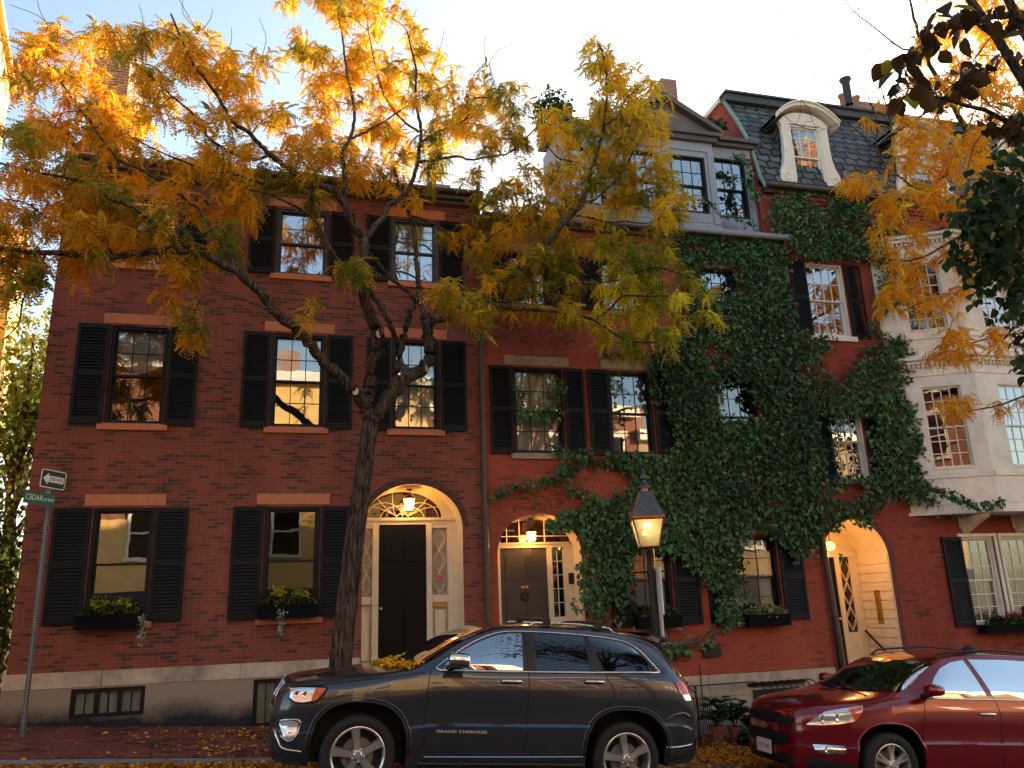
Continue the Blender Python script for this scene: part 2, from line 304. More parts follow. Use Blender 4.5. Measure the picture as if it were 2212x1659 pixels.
def numpy_mesh(name,V,F,mats,cols=None,parent=None,midx=None,smooth=False):
    me=bpy.data.meshes.new(name); k=F.shape[1]
    me.vertices.add(len(V)); me.vertices.foreach_set('co',np.ascontiguousarray(V,dtype=np.float32).ravel())
    me.loops.add(F.size); me.loops.foreach_set('vertex_index',F.astype(np.int32).ravel())
    me.polygons.add(len(F)); me.polygons.foreach_set('loop_start',np.arange(0,F.size,k,dtype=np.int32)); me.polygons.foreach_set('loop_total',np.full(len(F),k,dtype=np.int32))
    if not isinstance(mats,(list,tuple)): mats=[mats]
    for m in mats: me.materials.append(M[m])
    if cols is not None:
        a=me.attributes.new('leafcol','FLOAT_COLOR','POINT'); c4=np.ones((len(V),4),dtype=np.float32); c4[:,:3]=cols; a.data.foreach_set('color',c4.ravel())
    me.update(calc_edges=True); me.validate()
    return link(name,me,parent)

# ---------------------------------------------------------------- ground
def G(x):   # kerb-top level along the falling street
    x=float(x); return .05+.067*(.68-x) if x<.68 else .05-.089*(x-.68)
def walk(x,y): return G(x)+.07*(min(y,13.2)-11)
def road(x,y):
    if y>9: return G(x)-.05-.035*(y-9)
    return G(x)-.05-.004*(9-y)
def sheet(name,xs,ys,fn,mat,dz=0):
    b_=MB(); b_.grid([[(x,y,fn(x,y)+dz) for x in xs] for y in ys]); o=b_.build(name,mat); return tag(o,kind='structure')
XS=[-60,-30,-14,-9]+[-8+.5*i for i in range(60)]+[24,30,45,70]
sheet('ground',[-300,-60,-30,-9,.68,20,70,300],[-300,-60,-5,9,13,60,300],lambda x,y: min(road(max(-60,min(x,70)),min(y,13)),G(max(-60,min(x,70)))-.1)-.14,'asphalt')
sheet('road',XS,[-3.4,-1,3,7,9,10,10.5,11.0],road,'asphalt')
sheet('brick_pavement',XS,[11.16,11.5,12,12.5,13.25],walk,'paver')
sheet('lane',[-7,-6,-5,-3.95],[13.25,16,22,32],lambda x,y: G(x)+.15+.0*y,'paver')
kb=MB(); xs=[-30]+[-9+1.9*i for i in range(24)]+[60]
for a_,c_ in zip(xs[:-1],xs[1:]):
    c2=c_-.012
    kb.add([(a_,11,G(a_)-.25),(c2,11,G(c2)-.25),(c2,11,G(c2)),(a_,11,G(a_)),(a_,11.16,G(a_)+.005),(c2,11.16,G(c2)+.005),(a_,11.16,G(a_)-.25),(c2,11.16,G(c2)-.25)],[(0,1,2,3),(3,2,5,4),(0,3,4,6),(1,7,5,2)])
tag(kb.build('kerb','kerb'),kind='structure')
sheet('far_pavement',XS,[-5.2,-3.5],lambda x,y:G(x)+.05,'paver')
# square tree pit edge and darker brick apron beside the front of the parked car
ap=MB()
for i in range(4):
    for j in range(3):
        x=-.62+.2*i+(.1 if j%2 else 0); y=11.22+.14*j
        ap.box(x,x+.185,y,y+.125,walk(x,y)-.05,walk(x,y)+.012)
tag(ap.build('brick_apron','paver'),kind='structure')
# ---------------------------------------------------------------- building helpers
YF=13.0
def wall(b,x0,x1,z0,z1,y,ops,rev=.16,m=0,mr=None):
    mr=m if mr is None else mr
    xs=sorted({x0,x1,*[o[0] for o in ops],*[o[1] for o in ops]}); zs=sorted({z0,z1,*[o[2] for o in ops],*[o[3] for o in ops]})
    xs=[x for x in xs if x0<=x<=x1]; zs=[z for z in zs if z0<=z<=z1]
    for a_,c_ in zip(xs[:-1],xs[1:]):
        for d_,e_ in zip(zs[:-1],zs[1:]):
            cx,cz=(a_+c_)/2,(d_+e_)/2
            if any(o[0]<cx<o[1] and o[2]<cz<o[3] for o in ops): continue
            b.add([(a_,y,d_),(c_,y,d_),(c_,y,e_),(a_,y,e_)],[(0,1,2,3)],m)
    for o in ops:
        if len(o)>4: continue
        a_,c_,d_,e_=o; b.add([(a_,y,d_),(c_,y,d_),(c_,y,e_),(a_,y,e_),(a_,y+rev,d_),(c_,y+rev,d_),(c_,y+rev,e_),(a_,y+rev,e_)],[(0,4,5,1),(1,5,6,2),(2,6,7,3),(3,7,4,0)],mr)
def arch_pts(x0,x1,zs,zt,n=20):
    c=(x0+x1)/2; a_=(x1-x0)/2
    return [(c-a_*cos(pi*i/n),zs+(zt-zs)*sin(pi*i/n)) for i in range(n+1)]
def archfill(b,x0,x1,z0,zs,zt,y,depth,m=0,ms=1,ztop=None):
    ztop=ztop or zt; p=arch_pts(x0,x1,zs,zt)
    for (xa,za),(xb,zb) in zip(p[:-1],p[1:]):
        b.add([(xa,y,za),(xb,y,zb),(xb,y,ztop),(xa,y,ztop)],[(0,1,2,3)],m)
        b.add([(xa,y,za),(xb,y,zb),(xb,y+depth,zb),(xa,y+depth,za)],[(0,1,2,3)],ms)
    b.add([(x0,y,z0),(x0,y,zs),(x0,y+depth,zs),(x0,y+depth,z0)],[(0,1,2,3)],ms)
    b.add([(x1,y,z0),(x1,y,zs),(x1,y+depth,zs),(x1,y+depth,z0)],[(0,1,2,3)],ms)
    b.add([(x0,y,z0),(x1,y,z0),(x1,y+depth,z0),(x0,y+depth,z0)],[(0,1,2,3)],ms)
SH={}
def shutter(parent,x0,x1,z0,z1,mat='shutter',y=None,ang=0):
    y=y or YF-.055; wd=x1-x0; h=z1-z0; b=MB(); t=.034; s=.05
    b.box(0,s,0,t,0,h); b.box(wd-s,wd,0,t,0,h)
    mid=h*.5
    for za,zb in ((0,.10),(mid-.04,mid+.04),(h-.07,h)): b.box(s,wd-s,.002,t-.002,za,zb)
    for za,zb in ((.10,mid-.04),(mid+.04,h-.07)):
        n=max(4,int((zb-za)/.046))
        for i in range(n):
            z=za+(i+.5)*(zb-za)/n
            b.add([(s,.006,z-.026),(wd-s,.006,z-.026),(wd-s,.028,z+.024),(s,.028,z+.024),(s,.010,z-.030),(wd-s,.010,z-.030),(wd-s,.032,z+.020),(s,.032,z+.020)],[(0,1,2,3),(7,6,5,4),(0,4,5,1)])
    if ang:
        ca,sa=cos(ang),sin(ang); b.v=[((v[0]*ca-v[1]*sa),(v[0]*sa+v[1]*ca),v[2]) for v in b.v]
    b.v=[(v[0]+x0,v[1]+y,v[2]+z0) for v in b.v]
    return b.build('shutter',mat,parent)
def plane_xf(ax,ay,bx,by):
    "maps (s along, depth inward, z) of a canted wall running from (ax,ay) to (bx,by)"
    d=Vector((bx-ax,by-ay)); Ln=d.length; d/=Ln; n=Vector((-d.y,d.x))
    return (lambda v:(ax+d.x*v[0]+n.x*v[1],ay+d.y*v[0]+n.y*v[1],v[2])),Ln
def window(parent,x0,x1,z0,z1,y=None,fr='frame',cols=3,rows=2,lrows=None,curtain=None,lintel=None,sill=None,shL=0,shR=0,glass='glass',rec=.07,xf=None,sash=None,shz=0,lz=(.035,.20),case=0,screen=False,fw=.05,angL=0,angR=0):
    Y=YF if y is None else y
    if xf is None: xf=lambda v:(v[0],Y+v[1],v[2])
    lrows=rows if lrows is None else lrows; sash=sash or fr
    mu=.013 if fr!='white' else .019
    f=MB(); zm=(z0+z1)/2
    a,c,d,e=x0+.002,x1-.002,z0+.002,z1-.002
    f.box(a,a+fw,rec-.04,rec+.10,d,e); f.box(c-fw,c,rec-.04,rec+.10,d,e); f.box(a+fw,c-fw,rec-.04,rec+.10,e-fw*.8,e); f.box(a+fw,c-fw,rec-.05,rec+.10,d,d+.045)
    if case:
        f.box(a-case,a-.002,-.03,rec-.045,d-.02,e+case,0); f.box(c+.002,c+case,-.03,rec-.045,d-.02,e+case,0); f.box(a-.002,c+.002,-.028,rec-.045,e+.001,e+case-.002,0)
    a+=fw; c-=fw; e-=fw*.8; d+=.045
    us=rec+.012; ls=rec+.044; st=.032
    def sashf(za,zb,yy,nr,nc):
        f.box(a,a+st,yy,yy+.026,za,zb,1); f.box(c-st,c,yy,yy+.026,za,zb,1); f.box(a+st,c-st,yy+.001,yy+.025,za,za+st,1); f.box(a+st,c-st,yy+.001,yy+.025,zb-st,zb,1)
        for i in range(1,nc): x=a+st+(c-a-2*st)*i/nc; f.box(x-mu/2,x+mu/2,yy+.003,yy+.023,za+st,zb-st,1)
        for i in range(1,nr): z=za+st+(zb-za-2*st)*i/nr; f.box(a+st,c-st,yy+.005,yy+.021,z-mu/2,z+mu/2,1)
    sashf(zm-.018,e,us,rows,cols); sashf(d,zm+.012,ls,lrows,cols)
    # dark room behind
    B=.75
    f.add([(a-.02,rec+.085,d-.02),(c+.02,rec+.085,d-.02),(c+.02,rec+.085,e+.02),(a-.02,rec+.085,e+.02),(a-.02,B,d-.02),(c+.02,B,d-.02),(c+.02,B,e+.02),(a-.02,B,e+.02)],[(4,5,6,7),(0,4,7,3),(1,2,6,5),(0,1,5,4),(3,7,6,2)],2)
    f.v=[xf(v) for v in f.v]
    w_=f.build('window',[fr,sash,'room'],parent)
    p=MB(); p.add([(a+.01,us+.013,zm),(c-.01,us+.013,zm),(c-.01,us+.013,e-.01),(a+.01,us+.013,e-.01)],[(0,1,2,3)])
    p.add([(a+.01,ls+.014,d+.01),(c-.01,ls+.014,d+.01),(c-.01,ls+.014,zm-.006),(a+.01,ls+.014,zm-.006)],[(0,1,2,3)])
    p.v=[xf(v) for v in p.v]; p.build('pane',glass,w_)
    if curtain:
        cb=MB(); yy=rec+.16; n=40
        if curtain=='sheer': spans=[(a+.01,c-.01,d,e)]
        elif curtain=='sides': spans=[(a+.01,a+(c-a)*.26,d,e),(c-(c-a)*.26,c-.01,d,e)]
        elif curtain=='blind': spans=[]
        else: spans=[]
        for (xa,xb,za,zb) in spans:
            rows_=[]
            for z in (za,zb): rows_.append([(xa+(xb-xa)*i/n,yy+.022*sin(i*1.1)+.01*sin(i*2.7+1),z) for i in range(n+1)])
            cb.grid(rows_)
        if curtain=='swag':   # balloon shade gathered into a hanging curve
            rr=[]
            for j in range(9):
                t=j/8; rr.append([(a+.01+(c-a-.02)*i/24,yy+.03*sin(i*.9+j)*.6-.04*t,e-.01-(.50+.17*sin(pi*i/24)-.03)*t*(e-d)*.52/.75) for i in range(25)])
            cb.grid(rr)
        if curtain in('blind','blindlow'):
            zt_=e if curtain=='blind' else zm
            k=int((zt_-d)/.035)
            for i in range(k): z=d+.01+i*.035; cb.add([(a+.01,yy,z),(c-.01,yy,z),(c-.01,yy+.02,z+.022),(a+.01,yy+.02,z+.022)],[(0,1,2,3)])
        cb.v=[xf(v) for v in cb.v]; cb.build('curtain' if 'blind' not in curtain else 'blind','curtain',w_,smooth='blind' not in curtain)
    if lintel: l=MB(); l.box(x0-.13,x1+.13,-.014,.05,z1+lz[0],z1+lz[1]); l.v=[xf(v) for v in l.v]; l.build('lintel',lintel,w_)
    if sill:
        l=MB(); l.box(x0-.07,x1+.07,-.055,rec-.042,z0-.10,z0-.002); l.v=[xf(v) for v in l.v]; l.build('sill',sill,w_)
    if shL: shutter(w_,x0-shL-.015,x0-.015,z0-.02+shz,z1+.0,ang=angL)
    if shR: shutter(w_,x1+.015,x1+shR+.015,z0-.02+shz,z1+.0,ang=angR)
    return w_
def pipe(parent,x,y,z0,z1,top=None,r=.05,name='downpipe',mat='pipe',kick=None):
    b=MB(); path=[(x,y,z0)]+([(kick[0],y,kick[1])] if kick else [])+[(x if not kick else kick[0],y,z1)]
    if top: path+=top
    b.tube(path,r,10)
    z=z0+.7
    while z<z1: b.tube([((x if not kick else kick[0]+(x-kick[0])*max(0,(kick[1]-z)/(kick[1]-z0))),y,z-.03),((x if not kick else kick[0]+(x-kick[0])*max(0,(kick[1]-z)/(kick[1]-z0))),y,z+.03)],r+.012,10); z+=1.9
    return b.build(name,mat,parent,smooth=True,angle=50)
def lattice(b,xa,xb,za,zb,y,n,r=.007):
    xc=(xa+xb)/2; hw=(xb-xa)/2; h=(zb-za)/n
    for k in range(n):
        for s in (-1,1):
            pts=[(xc+s*hw*sin(pi*i/12)**1.0*.95,y,za+h*k+h*i/12) for i in range(13)]
            b.tube(pts,r,5)
            pts=[(xc+s*hw*(1-.95*sin(pi*i/12)),y,za+h*(k-.5)+h*i/12) for i in range(13) if za<=za+h*(k-.5)+h*i/12<=zb]
            if len(pts)>2: b.tube(pts,r*.8,5)
def chimney(parent,x0,x1,y0,y1,z0,z1,pots=0,cap=True,mat='chimbrick'):
    b=MB(); b.box(x0,x1,y0,y1,z0,z1,0)
    if cap: b.box(x0-.03,x1+.03,y0-.03,y1+.03,z1-.25,z1-.12,0)
    c=b.build('chimney',mat,parent)
    for i in range(pots):
        p=MB(); t=(i+.5)/pots; p.lathe([(.10,0),(.085,.1),(.08,.55),(.11,.6),(.11,.66),(.07,.66),(.07,.4)],(x0+.2+(x1-x0-.4)*t,(y0+y1)/2,z1),n=14); p.build('chimney_pot','terracotta',c,smooth=True,angle=40)
    return c
# ======================================================= HOUSE ONE (left)
h1=thing('brick_townhouse','brown brick row house with black shutters and orange stone lintels behind the tree trunk','house',(-.4,13,.3))
X0=-3.76; X1=3.03
ops=[(-2.88,-2.04,1.78,3.39),(-.48,.35,1.76,3.40)]+[(a,b_,4.66,6.22) for a,b_ in((-2.88,-2.04),(-.49,.36),(1.44,2.25))]+[(a,b_,7.27,8.47) for a,b_ in((-2.91,-2.04),(-.50,.35),(1.43,2.24))]
b=MB(); wall(b,X0,X1,1.13,8.78,YF,ops+[(1.0,2.6,.92,3.76,'a')],m=0)
archfill(b,1.0,2.6,.92,3.06,3.76,YF,.5,0,1)
b.box(X0,X1,YF-.03,YF+.05,8.781,8.86,0)
b.add([(X0,13,.0),(X0,20,.0),(X0,20,9.0),(X0,13,9.0)],[(0,1,2,3)],0); b.add([(X1,13,6),(X1,20,6),(X1,20,9.4),(X1,13,9.4)],[(0,1,2,3)],0)
b.add([(X0,20,0),(X1,20,0),(X1,20,9.0),(X0,20,9.0)],[(0,1,2,3)],0)
b.prism([(X0,8.78),(X0+.22,8.78),(X0+.22,9.55),(X0+.02,9.3)],13.02,15.5,0)
b.build('wall',['brick1','cream'],h1)
# soldier course ring of the arch
b=MB(); p=arch_pts(1.0,2.6,3.06,3.76,26); q=arch_pts(.90,2.70,3.06,3.87,26)
for i in range(26): b.add([(p[i][0],YF-.006,p[i][1]),(p[i+1][0],YF-.006,p[i+1][1]),(q[i+1][0],YF-.006,q[i+1][1]),(q[i][0],YF-.006,q[i][1]),(p[i][0],YF+.02,p[i][1]),(p[i+1][0],YF+.02,p[i+1][1])],[(0,1,2,3),(0,4,5,1)])
b.build('arch_ring',plain('arch_brick',(.10,.04,.03),.85,var=.5,scale=14,bump=.3),h1)
b=MB(); zt=1.13
xs=[X0-.03,-2.55,-.72,1.0-.002]
for a_,c_ in zip(xs[:-1],xs[1:]): b.box(a_,c_-.008,YF-.035,YF+.1,.925,zt,0)
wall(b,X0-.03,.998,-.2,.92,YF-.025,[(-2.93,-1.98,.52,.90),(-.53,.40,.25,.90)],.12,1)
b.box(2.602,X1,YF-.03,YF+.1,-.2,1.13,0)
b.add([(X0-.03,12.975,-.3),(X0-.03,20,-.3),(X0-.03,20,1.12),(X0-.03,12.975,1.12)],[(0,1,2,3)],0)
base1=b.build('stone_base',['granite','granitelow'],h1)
for (x0,x1,z0,z1) in ((-2.93,-1.98,.52,.90),(-.53,.40,.25,.90)):
    f=MB(); f.box(x0,x1,YF+.0,YF+.05,z0,z0+.05); f.box(x0,x1,YF+.0,YF+.05,z1-.06,z1); n=3; 
    for i in range(n+1):
        x=x0+.03+(x1-x0-.06)*i/n; f.box(x-.03,x+.03,YF+.001,YF+.049,z0+.051,z1-.061)
        if i<n: xm=x+(x1-x0-.06)/n/2; f.box(xm-.008,xm+.008,YF+.01,YF+.04,z0+.051,z1-.061)
    f.add([(x0,YF+.5,z0),(x1,YF+.5,z0),(x1,YF+.5,z1),(x0,YF+.5,z1)],[(0,1,2,3)],1)
    w_=f.build('basement_window',['frame','room'],h1)
    MB().add([(x0,YF+.03,z0),(x1,YF+.03,z0),(x1,YF+.03,z1),(x0,YF+.03,z1)],[(0,1,2,3)]).build('pane','glass',w_)
    cb=MB(); cb.grid([[(x0+(x1-x0)*i/60,YF+.10+.02*sin(i*1.25)+.01*sin(i*.4),z) for i in range(61)] for z in (z0,z1)]); cb.build('curtain','curtain',w_,smooth=True)
kw=dict(lintel='lintel',sill='lintel')
window(h1,*ops[0],fr='frame',cols=1,rows=1,shL=.49,shR=.45,**kw)
window(h1,*ops[1],fr='frame',cols=1,rows=1,glass='glasslow',shL=.45,shR=.42,**kw)
window(h1,*ops[2],curtain='swag',shL=.45,shR=.43,**kw)
window(h1,*ops[3],curtain='swag',shL=.42,shR=.42,**kw)
window(h1,*ops[4],curtain='sheer',shL=.40,shR=.44,**kw)
for i,o in enumerate(ops[5:]): window(h1,*o,fr='bluegrey',cols=3 if i==2 else 2,rows=2,lrows=1,curtain='sheer' if i==2 else None,shL=.27 if i==0 else .42,shR=.42,glass='glassd',**kw)
# doorway of house one
yb=YF+.5
b=MB()
b.add([(1.0,yb+.06,.92),(2.6,yb+.06,.92),(2.6,yb+.06,3.24),(1.0,yb+.06,3.24)],[(0,1,2,3)],0)
b.box(1.0,2.6,yb-.02,yb+.05,3.16,3.27,0); b.box(1.0,2.6,yb-.05,yb-.021,3.225,3.27,0)
for xa,xb in ((1.20,1.30),(2.08,2.17),(2.43,2.60)): b.box(xa,xb,yb-.035,yb+.05,.92,3.159,0)
b.box(2.505,2.598,yb-.06,yb-.036,.92,3.159,0)
for xa,xb in ((1.0,1.199),(2.171,2.429)):
    b.box(xa,xb,yb-.01,yb+.04,1.90,2.02,0); b.box(xa,xb,yb-.012,yb+.04,3.10,3.158,0); b.box(xa+.045,xb-.045,yb-.0,yb+.04,1.05,1.78,0)
p=arch_pts(1.0,2.6,3.27,3.76,24); q=arch_pts(1.04,2.34,3.27,3.70,24)
for i in range(24): b.add([(p[i][0],yb,p[i][1]),(p[i+1][0],yb,p[i+1][1]),(q[i+1][0],yb,q[i+1][1]),(q[i][0],yb,q[i][1])],[(0,1,2,3)],0)
for i in range(12): # horizontal board joints of the right-hand reveal
    z=1.0+.19*i
    if z<3.0: b.box(2.592,2.5995,YF+.03,yb-.05,z,z+.006,0)
df=b.build('door_surround','cream',h1)
d=MB(); d.box(1.305,2.075,yb,yb+.045,.92,3.155)
for xa,xb in((1.39,1.66),(1.72,1.99)):
    for za,zb in((1.05,1.65),(1.78,2.45),(2.55,3.0)): d.box(xa,xb,yb-.014,yb-.001,za,zb)
dr=d.build('door','door',h1); k=MB(); k.lathe([(0,-.05),(.022,-.045),(.026,-.03),(.012,-.02),(.012,0)],(1.345,yb-.0,1.83),'y',12); k.build('handle','brass',dr,smooth=True)
m=MB()
for xa,xb in ((1.0,1.199),(2.171,2.429)): m.add([(xa,yb+.035,2.02),(xb,yb+.035,2.02),(xb,yb+.035,3.10),(xa,yb+.035,3.10)],[(0,1,2,3)],0)
sl_=m.build('sidelight',plain('lace_curtain_glass',(.36,.30,.24),.5,var=.2,scale=12),h1)
lb=MB(); lattice(lb,1.03,1.19,2.03,3.09,yb+.02,3); lattice(lb,2.20,2.40,2.03,3.09,yb+.02,3); lb.build('tracery','cream',sl_,smooth=True)
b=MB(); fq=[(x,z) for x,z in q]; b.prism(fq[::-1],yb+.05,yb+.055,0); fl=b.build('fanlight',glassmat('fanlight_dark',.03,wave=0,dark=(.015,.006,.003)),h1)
b=MB(); cx=1.69; cz=3.275
for s in(-1,1):
    for k_,(dx,dz_) in enumerate(((.60,.17),(.42,.33),(.17,.41))):
        b.tube([(cx+s*(.10+(dx-.10)*t)+s*.05*sin(pi*t)*(1-k_*.3),yb+.03,cz+.03+(dz_-.03)*t+.06*sin(pi*t)*(k_-1)*-1) for t in [i/10 for i in range(11)]],.008,5)
b.tube([(cx+.36*cos(pi*i/20),yb+.028,cz+.20*sin(pi*i/20)) for i in range(21)],.008,5); b.tube([(cx+.10*cos(pi*i/10),yb+.028,cz+.07*sin(pi*i/10)) for i in range(11)],.009,5)
b.tube([(cx-.30+.30*cos(pi*i/14),yb+.026,cz+.25*sin(pi*i/14)) for i in range(15)],.007,5);b.tube([(cx+.30+.30*cos(pi*i/14),yb+.026,cz+.25*sin(pi*i/14)) for i in range(15)],.007,5)
b.build('tracery','cream',fl,smooth=True)
b=MB(); b.box(2.20,2.41,yb-.03,yb-.015,1.83,1.885); b.box(2.22,2.39,yb-.036,yb-.031,1.845,1.87); b.build('letter_slot','brass',h1)
MB().box(2.115,2.14,yb-.06,yb-.036,2.03,2.14).build('doorbell','signwhite',h1)
tag(MB().box(2.25,2.33,yb+.005,yb+.010,2.25,2.33).build('pink_note','pinkp'),'small square pink note stuck in the lattice sidelight beside the black door','note')
# eaves, gutter and roof
b=MB(); b.box(X0-.02,X1,YF-.10,YF-.031,8.80,8.86); b.box(X0-.04,X1,YF-.19,YF-.02,8.862,8.98); b.build('cornice','browntrim',h1)
b=MB(); b.tube([(X0,YF-.24,8.98),(X1,YF-.24,8.98)],.055,8); b.build('gutter','pipe',h1,smooth=True)
b=MB(); b.add([(X0,12.84,9.0),(X1-.3,12.84,9.0),(X1-.3,14.1,9.75),(X0,14.1,9.75),(X1-.3,20,9.75),(X0,20,9.75)],[(0,1,2,3),(3,2,4,5)]); b.build('roof','slateg',h1)
chimney(h1,-3.70,-3.12,13.4,14.6,8.9,11.75)
chimney(h1,2.45,2.95,15.4,16.4,9.3,10.6)
pipe(h1,2.97,YF-.07,.75,8.6,[(2.95,YF-.12,8.8),(2.9,YF-.24,8.95)])

# ======================================================= HOUSE TWO (middle)
h2=thing('ivy_townhouse','orange red brick row house hung with ivy, grey blue wooden dormer on its roof','house',(6,13,.2))
X0=3.03; X1=9.165
o2=[(3.52,4.44,4.29,5.82),(5.30,6.13,4.29,5.82),(7.40,8.25,4.29,5.80),(3.46,4.28,6.98,7.99),(5.28,6.08,6.98,7.99),(7.33,8.12,7.0,7.99),(5.50,6.22,1.42,2.86),(7.28,8.30,1.42,2.86)]
b=MB(); wall(b,X0,X1,.58,8.52,YF,o2+[(3.17,4.61,.40,3.27,'a')],m=0); archfill(b,3.17,4.61,.40,2.62,3.27,YF,.42,0,1)
b.add([(X1,13,8),(X1,20,8),(X1,20,9.0),(X1,13,9.0)],[(0,1,2,3)],0); b.add([(X0,20,-2),(X1,20,-2),(X1,20,9.0),(X0,20,9.0)],[(0,1,2,3)],0)
b.build('wall',['brick2','cream'],h2)
b=MB(); xs=[4.65,5.9,6.72,7.9,X1]
for a_,c_ in zip(xs[:-1],xs[1:]): b.box(a_,c_-.01,YF-.03,YF+.08,.24,.575,0)
for a_,c_ in zip(xs[:-1],xs[1:]): b.box(a_,c_-.01,YF-.026,YF+.08,-.9,.232,0)
b.box(X0,3.168,YF-.028,YF+.08,-.5,.575,0)
b.build('stone_base','granite',h2)
kw=dict(lintel='stone2',sill='stone2')
window(h2,*o2[0],curtain='sheer',shL=.40,shR=.36,**kw); window(h2,*o2[1],curtain='sides',shL=.39,shR=.36,**kw); window(h2,*o2[2],curtain=None,**kw)
window(h2,*o2[3],curtain='sheer',shL=.38,shR=.5,glass='glassd',**kw); window(h2,*o2[4],shL=.38,shR=.38,glass='glassd',**kw); window(h2,*o2[5],glass='glassd',**kw)
window(h2,*o2[6],cols=3,glass='glasslow',shR=.48,shL=.4,**kw); window(h2,*o2[7],cols=3,glass='glasslow',curtain='sides',shL=.40,shR=.46,**kw)
yb=YF+.42; b=MB()
b.add([(3.17,yb+.05,.4),(4.61,yb+.05,.4),(4.61,yb+.05,2.8),(3.17,yb+.05,2.8)],[(0,1,2,3)],0)
b.box(3.17,4.61,yb-.03,yb+.05,2.74,2.83); b.box(3.17,4.61,yb-.05,yb-.031,2.80,2.83)
for xa,xb in((3.17,3.31),(4.13,4.22),(4.42,4.61)): b.box(xa,xb,yb-.02,yb+.045,.4,2.739)
b.box(4.221,4.419,yb-.01,yb+.04,.4,1.6)
b.build('door_surround','cream',h2)
d=MB(); d.box(3.315,4.125,yb,yb+.04,.4,2.735)
for xa,xb in((3.40,3.68),(3.76,4.04)):
    for za,zb in((2.22,2.62),(1.15,2.0),(.5,1.0)): d.box(xa,xb,yb-.012,yb-.001,za,zb)
dr=d.build('door','doorg',h2); k=MB(); k.lathe([(.05,-.02),(.062,-.03),(.074,-.02),(.062,-.01),(.05,-.02)],(3.72,yb-.02,1.95),'y',18); k.build('knocker','iron',dr,smooth=True)
MB().box(3.66,3.78,yb-.02,yb-.013,2.08,2.12).build('number_plate','brass',dr)
text('door_number','403',.042,'iron',dr,FACE(3.72,yb-.0225,2.10),ext=.001)
s_=MB(); s_.add([(4.221,yb+.03,1.6),(4.419,yb+.03,1.6),(4.419,yb+.03,2.739),(4.221,yb+.03,2.739)],[(0,1,2,3)],1); s_.box(4.313,4.327,yb+.01,yb+.029,1.6,2.739,0)
for i in range(1,5): s_.box(4.222,4.418,yb+.012,yb+.028,1.6+.228*i-.006,1.6+.228*i+.006,0)
s_.build('sidelight',['cream','tintglass'],h2)
b=MB(); pa=arch_pts(3.22,4.56,2.83,3.22,18); b.prism(pa[::-1],yb+.04,yb+.045,1)
pb=arch_pts(3.17,4.61,2.83,3.27,18)
for i in range(18): b.add([(pb[i][0],yb,pb[i][1]),(pb[i+1][0],yb,pb[i+1][1]),(pa[i+1][0],yb,pa[i+1][1]),(pa[i][0],yb,pa[i][1])],[(0,1,2,3)],0)
for i in (1,2,4):
    x=3.22+1.34*i/6; zt_=2.83+.39*math.sqrt(max(0,1-((x-3.89)/.67)**2)); b.box(x-.008,x+.008,yb+.012,yb+.03,2.83,zt_,0)
b.box(3.23,4.55,yb+.015,yb+.028,2.93,2.945,0)
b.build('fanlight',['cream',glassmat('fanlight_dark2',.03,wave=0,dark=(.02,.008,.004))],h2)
MB().box(4.45,4.53,YF+.2,YF+.26,2.12,2.3).build('entry_buzzer','iron',h2)
b=MB(); b.box(6.66,6.99,YF-.04,YF-.001,.86,1.06)
for i in range(6): b.box(6.68,6.97,YF-.052,YF-.041,.875+i*.03,.89+i*.03)
b.build('vent_grille','iron',h2)
b=MB(); b.box(X0,5.5,YF-.08,YF+.1,8.53,8.62); b.box(X0,X1,YF-.10,YF+.02,8.521,8.60); b.box(X0,X1+.05,YF-.20,YF+.0,8.601,8.66); b.build('cornice','browntrim',h2)
b=MB(); b.tube([(5.2,YF-.24,8.64),(X1+.08,YF-.24,8.66)],.06,8); b.build('gutter','greyblue',h2,smooth=True)
pipe(h2,9.30,YF-.08,.35,8.40,[(9.2,YF-.14,8.55),(9.18,YF-.24,8.64)],kick=(9.19,3.3))
b=MB(); b.add([(X0,12.9,8.66),(X1-.2,12.9,8.66),(X1-.2,14.2,9.0),(X0,14.2,9.0),(X1-.2,20,9.0),(X0,20,9.0)],[(0,1,2,3),(3,2,4,5)]); b.build('roof','slate',h2)
# wooden studio dormer: projecting middle bay with pediment, a lower wing each side
dm=MB()
def dwin(parent,x0,x1,z0,z1,y,cur=None): window(parent,x0,x1,z0,z1,y=y,fr='frame',cols=3,rows=2,glass='glassd',rec=.05,curtain=cur,fw=.035)
yC=12.88; yW=13.16
wall(dm,5.74,7.84,8.72,10.66,yC,[(5.88,6.66,9.08,10.33),(6.88,7.64,9.08,10.33)],.06)
wall(dm,7.84,8.87,8.72,10.80,yW,[(7.97,8.72,9.20,10.55)],.06); wall(dm,4.71,5.74,8.72,10.72,yW,[(4.86,5.60,9.20,10.45)],.06)
for xx in (5.74,7.84): dm.add([(xx,yC,8.72),(xx,yW,8.72),(xx,yW,10.66),(xx,yC,10.66)],[(0,1,2,3)])
for xx in (4.71,8.87): dm.add([(xx,yW,8.72),(xx,14.3,8.72),(xx,14.3,10.80),(xx,yW,10.80)],[(0,1,2,3)])
for xa,xb,y_ in ((5.74,5.84,yC),(6.70,6.84,yC),(7.70,7.84,yC),(7.86,7.94,yW),(8.76,8.87,yW),(4.71,4.82,yW)): dm.box(xa,xb,y_-.025,y_-.001,8.86,10.5)
dm.box(5.72,7.86,yC-.03,yC-.002,8.72,8.84); dm.box(5.75,7.83,yC-.022,yC-.001,10.45,10.52)
dm.box(5.86,6.68,yC-.012,yC-.001,8.88,8.9);dm.box(6.86,7.66,yC-.012,yC-.001,8.88,8.9)
d2=dm.build('dormer','greyblue',h2)
c_=MB(); c_.box(5.66,7.92,yC-.09,yC+.1,10.66,10.76); c_.box(5.60,7.98,yC-.16,yC+.1,10.761,10.84)
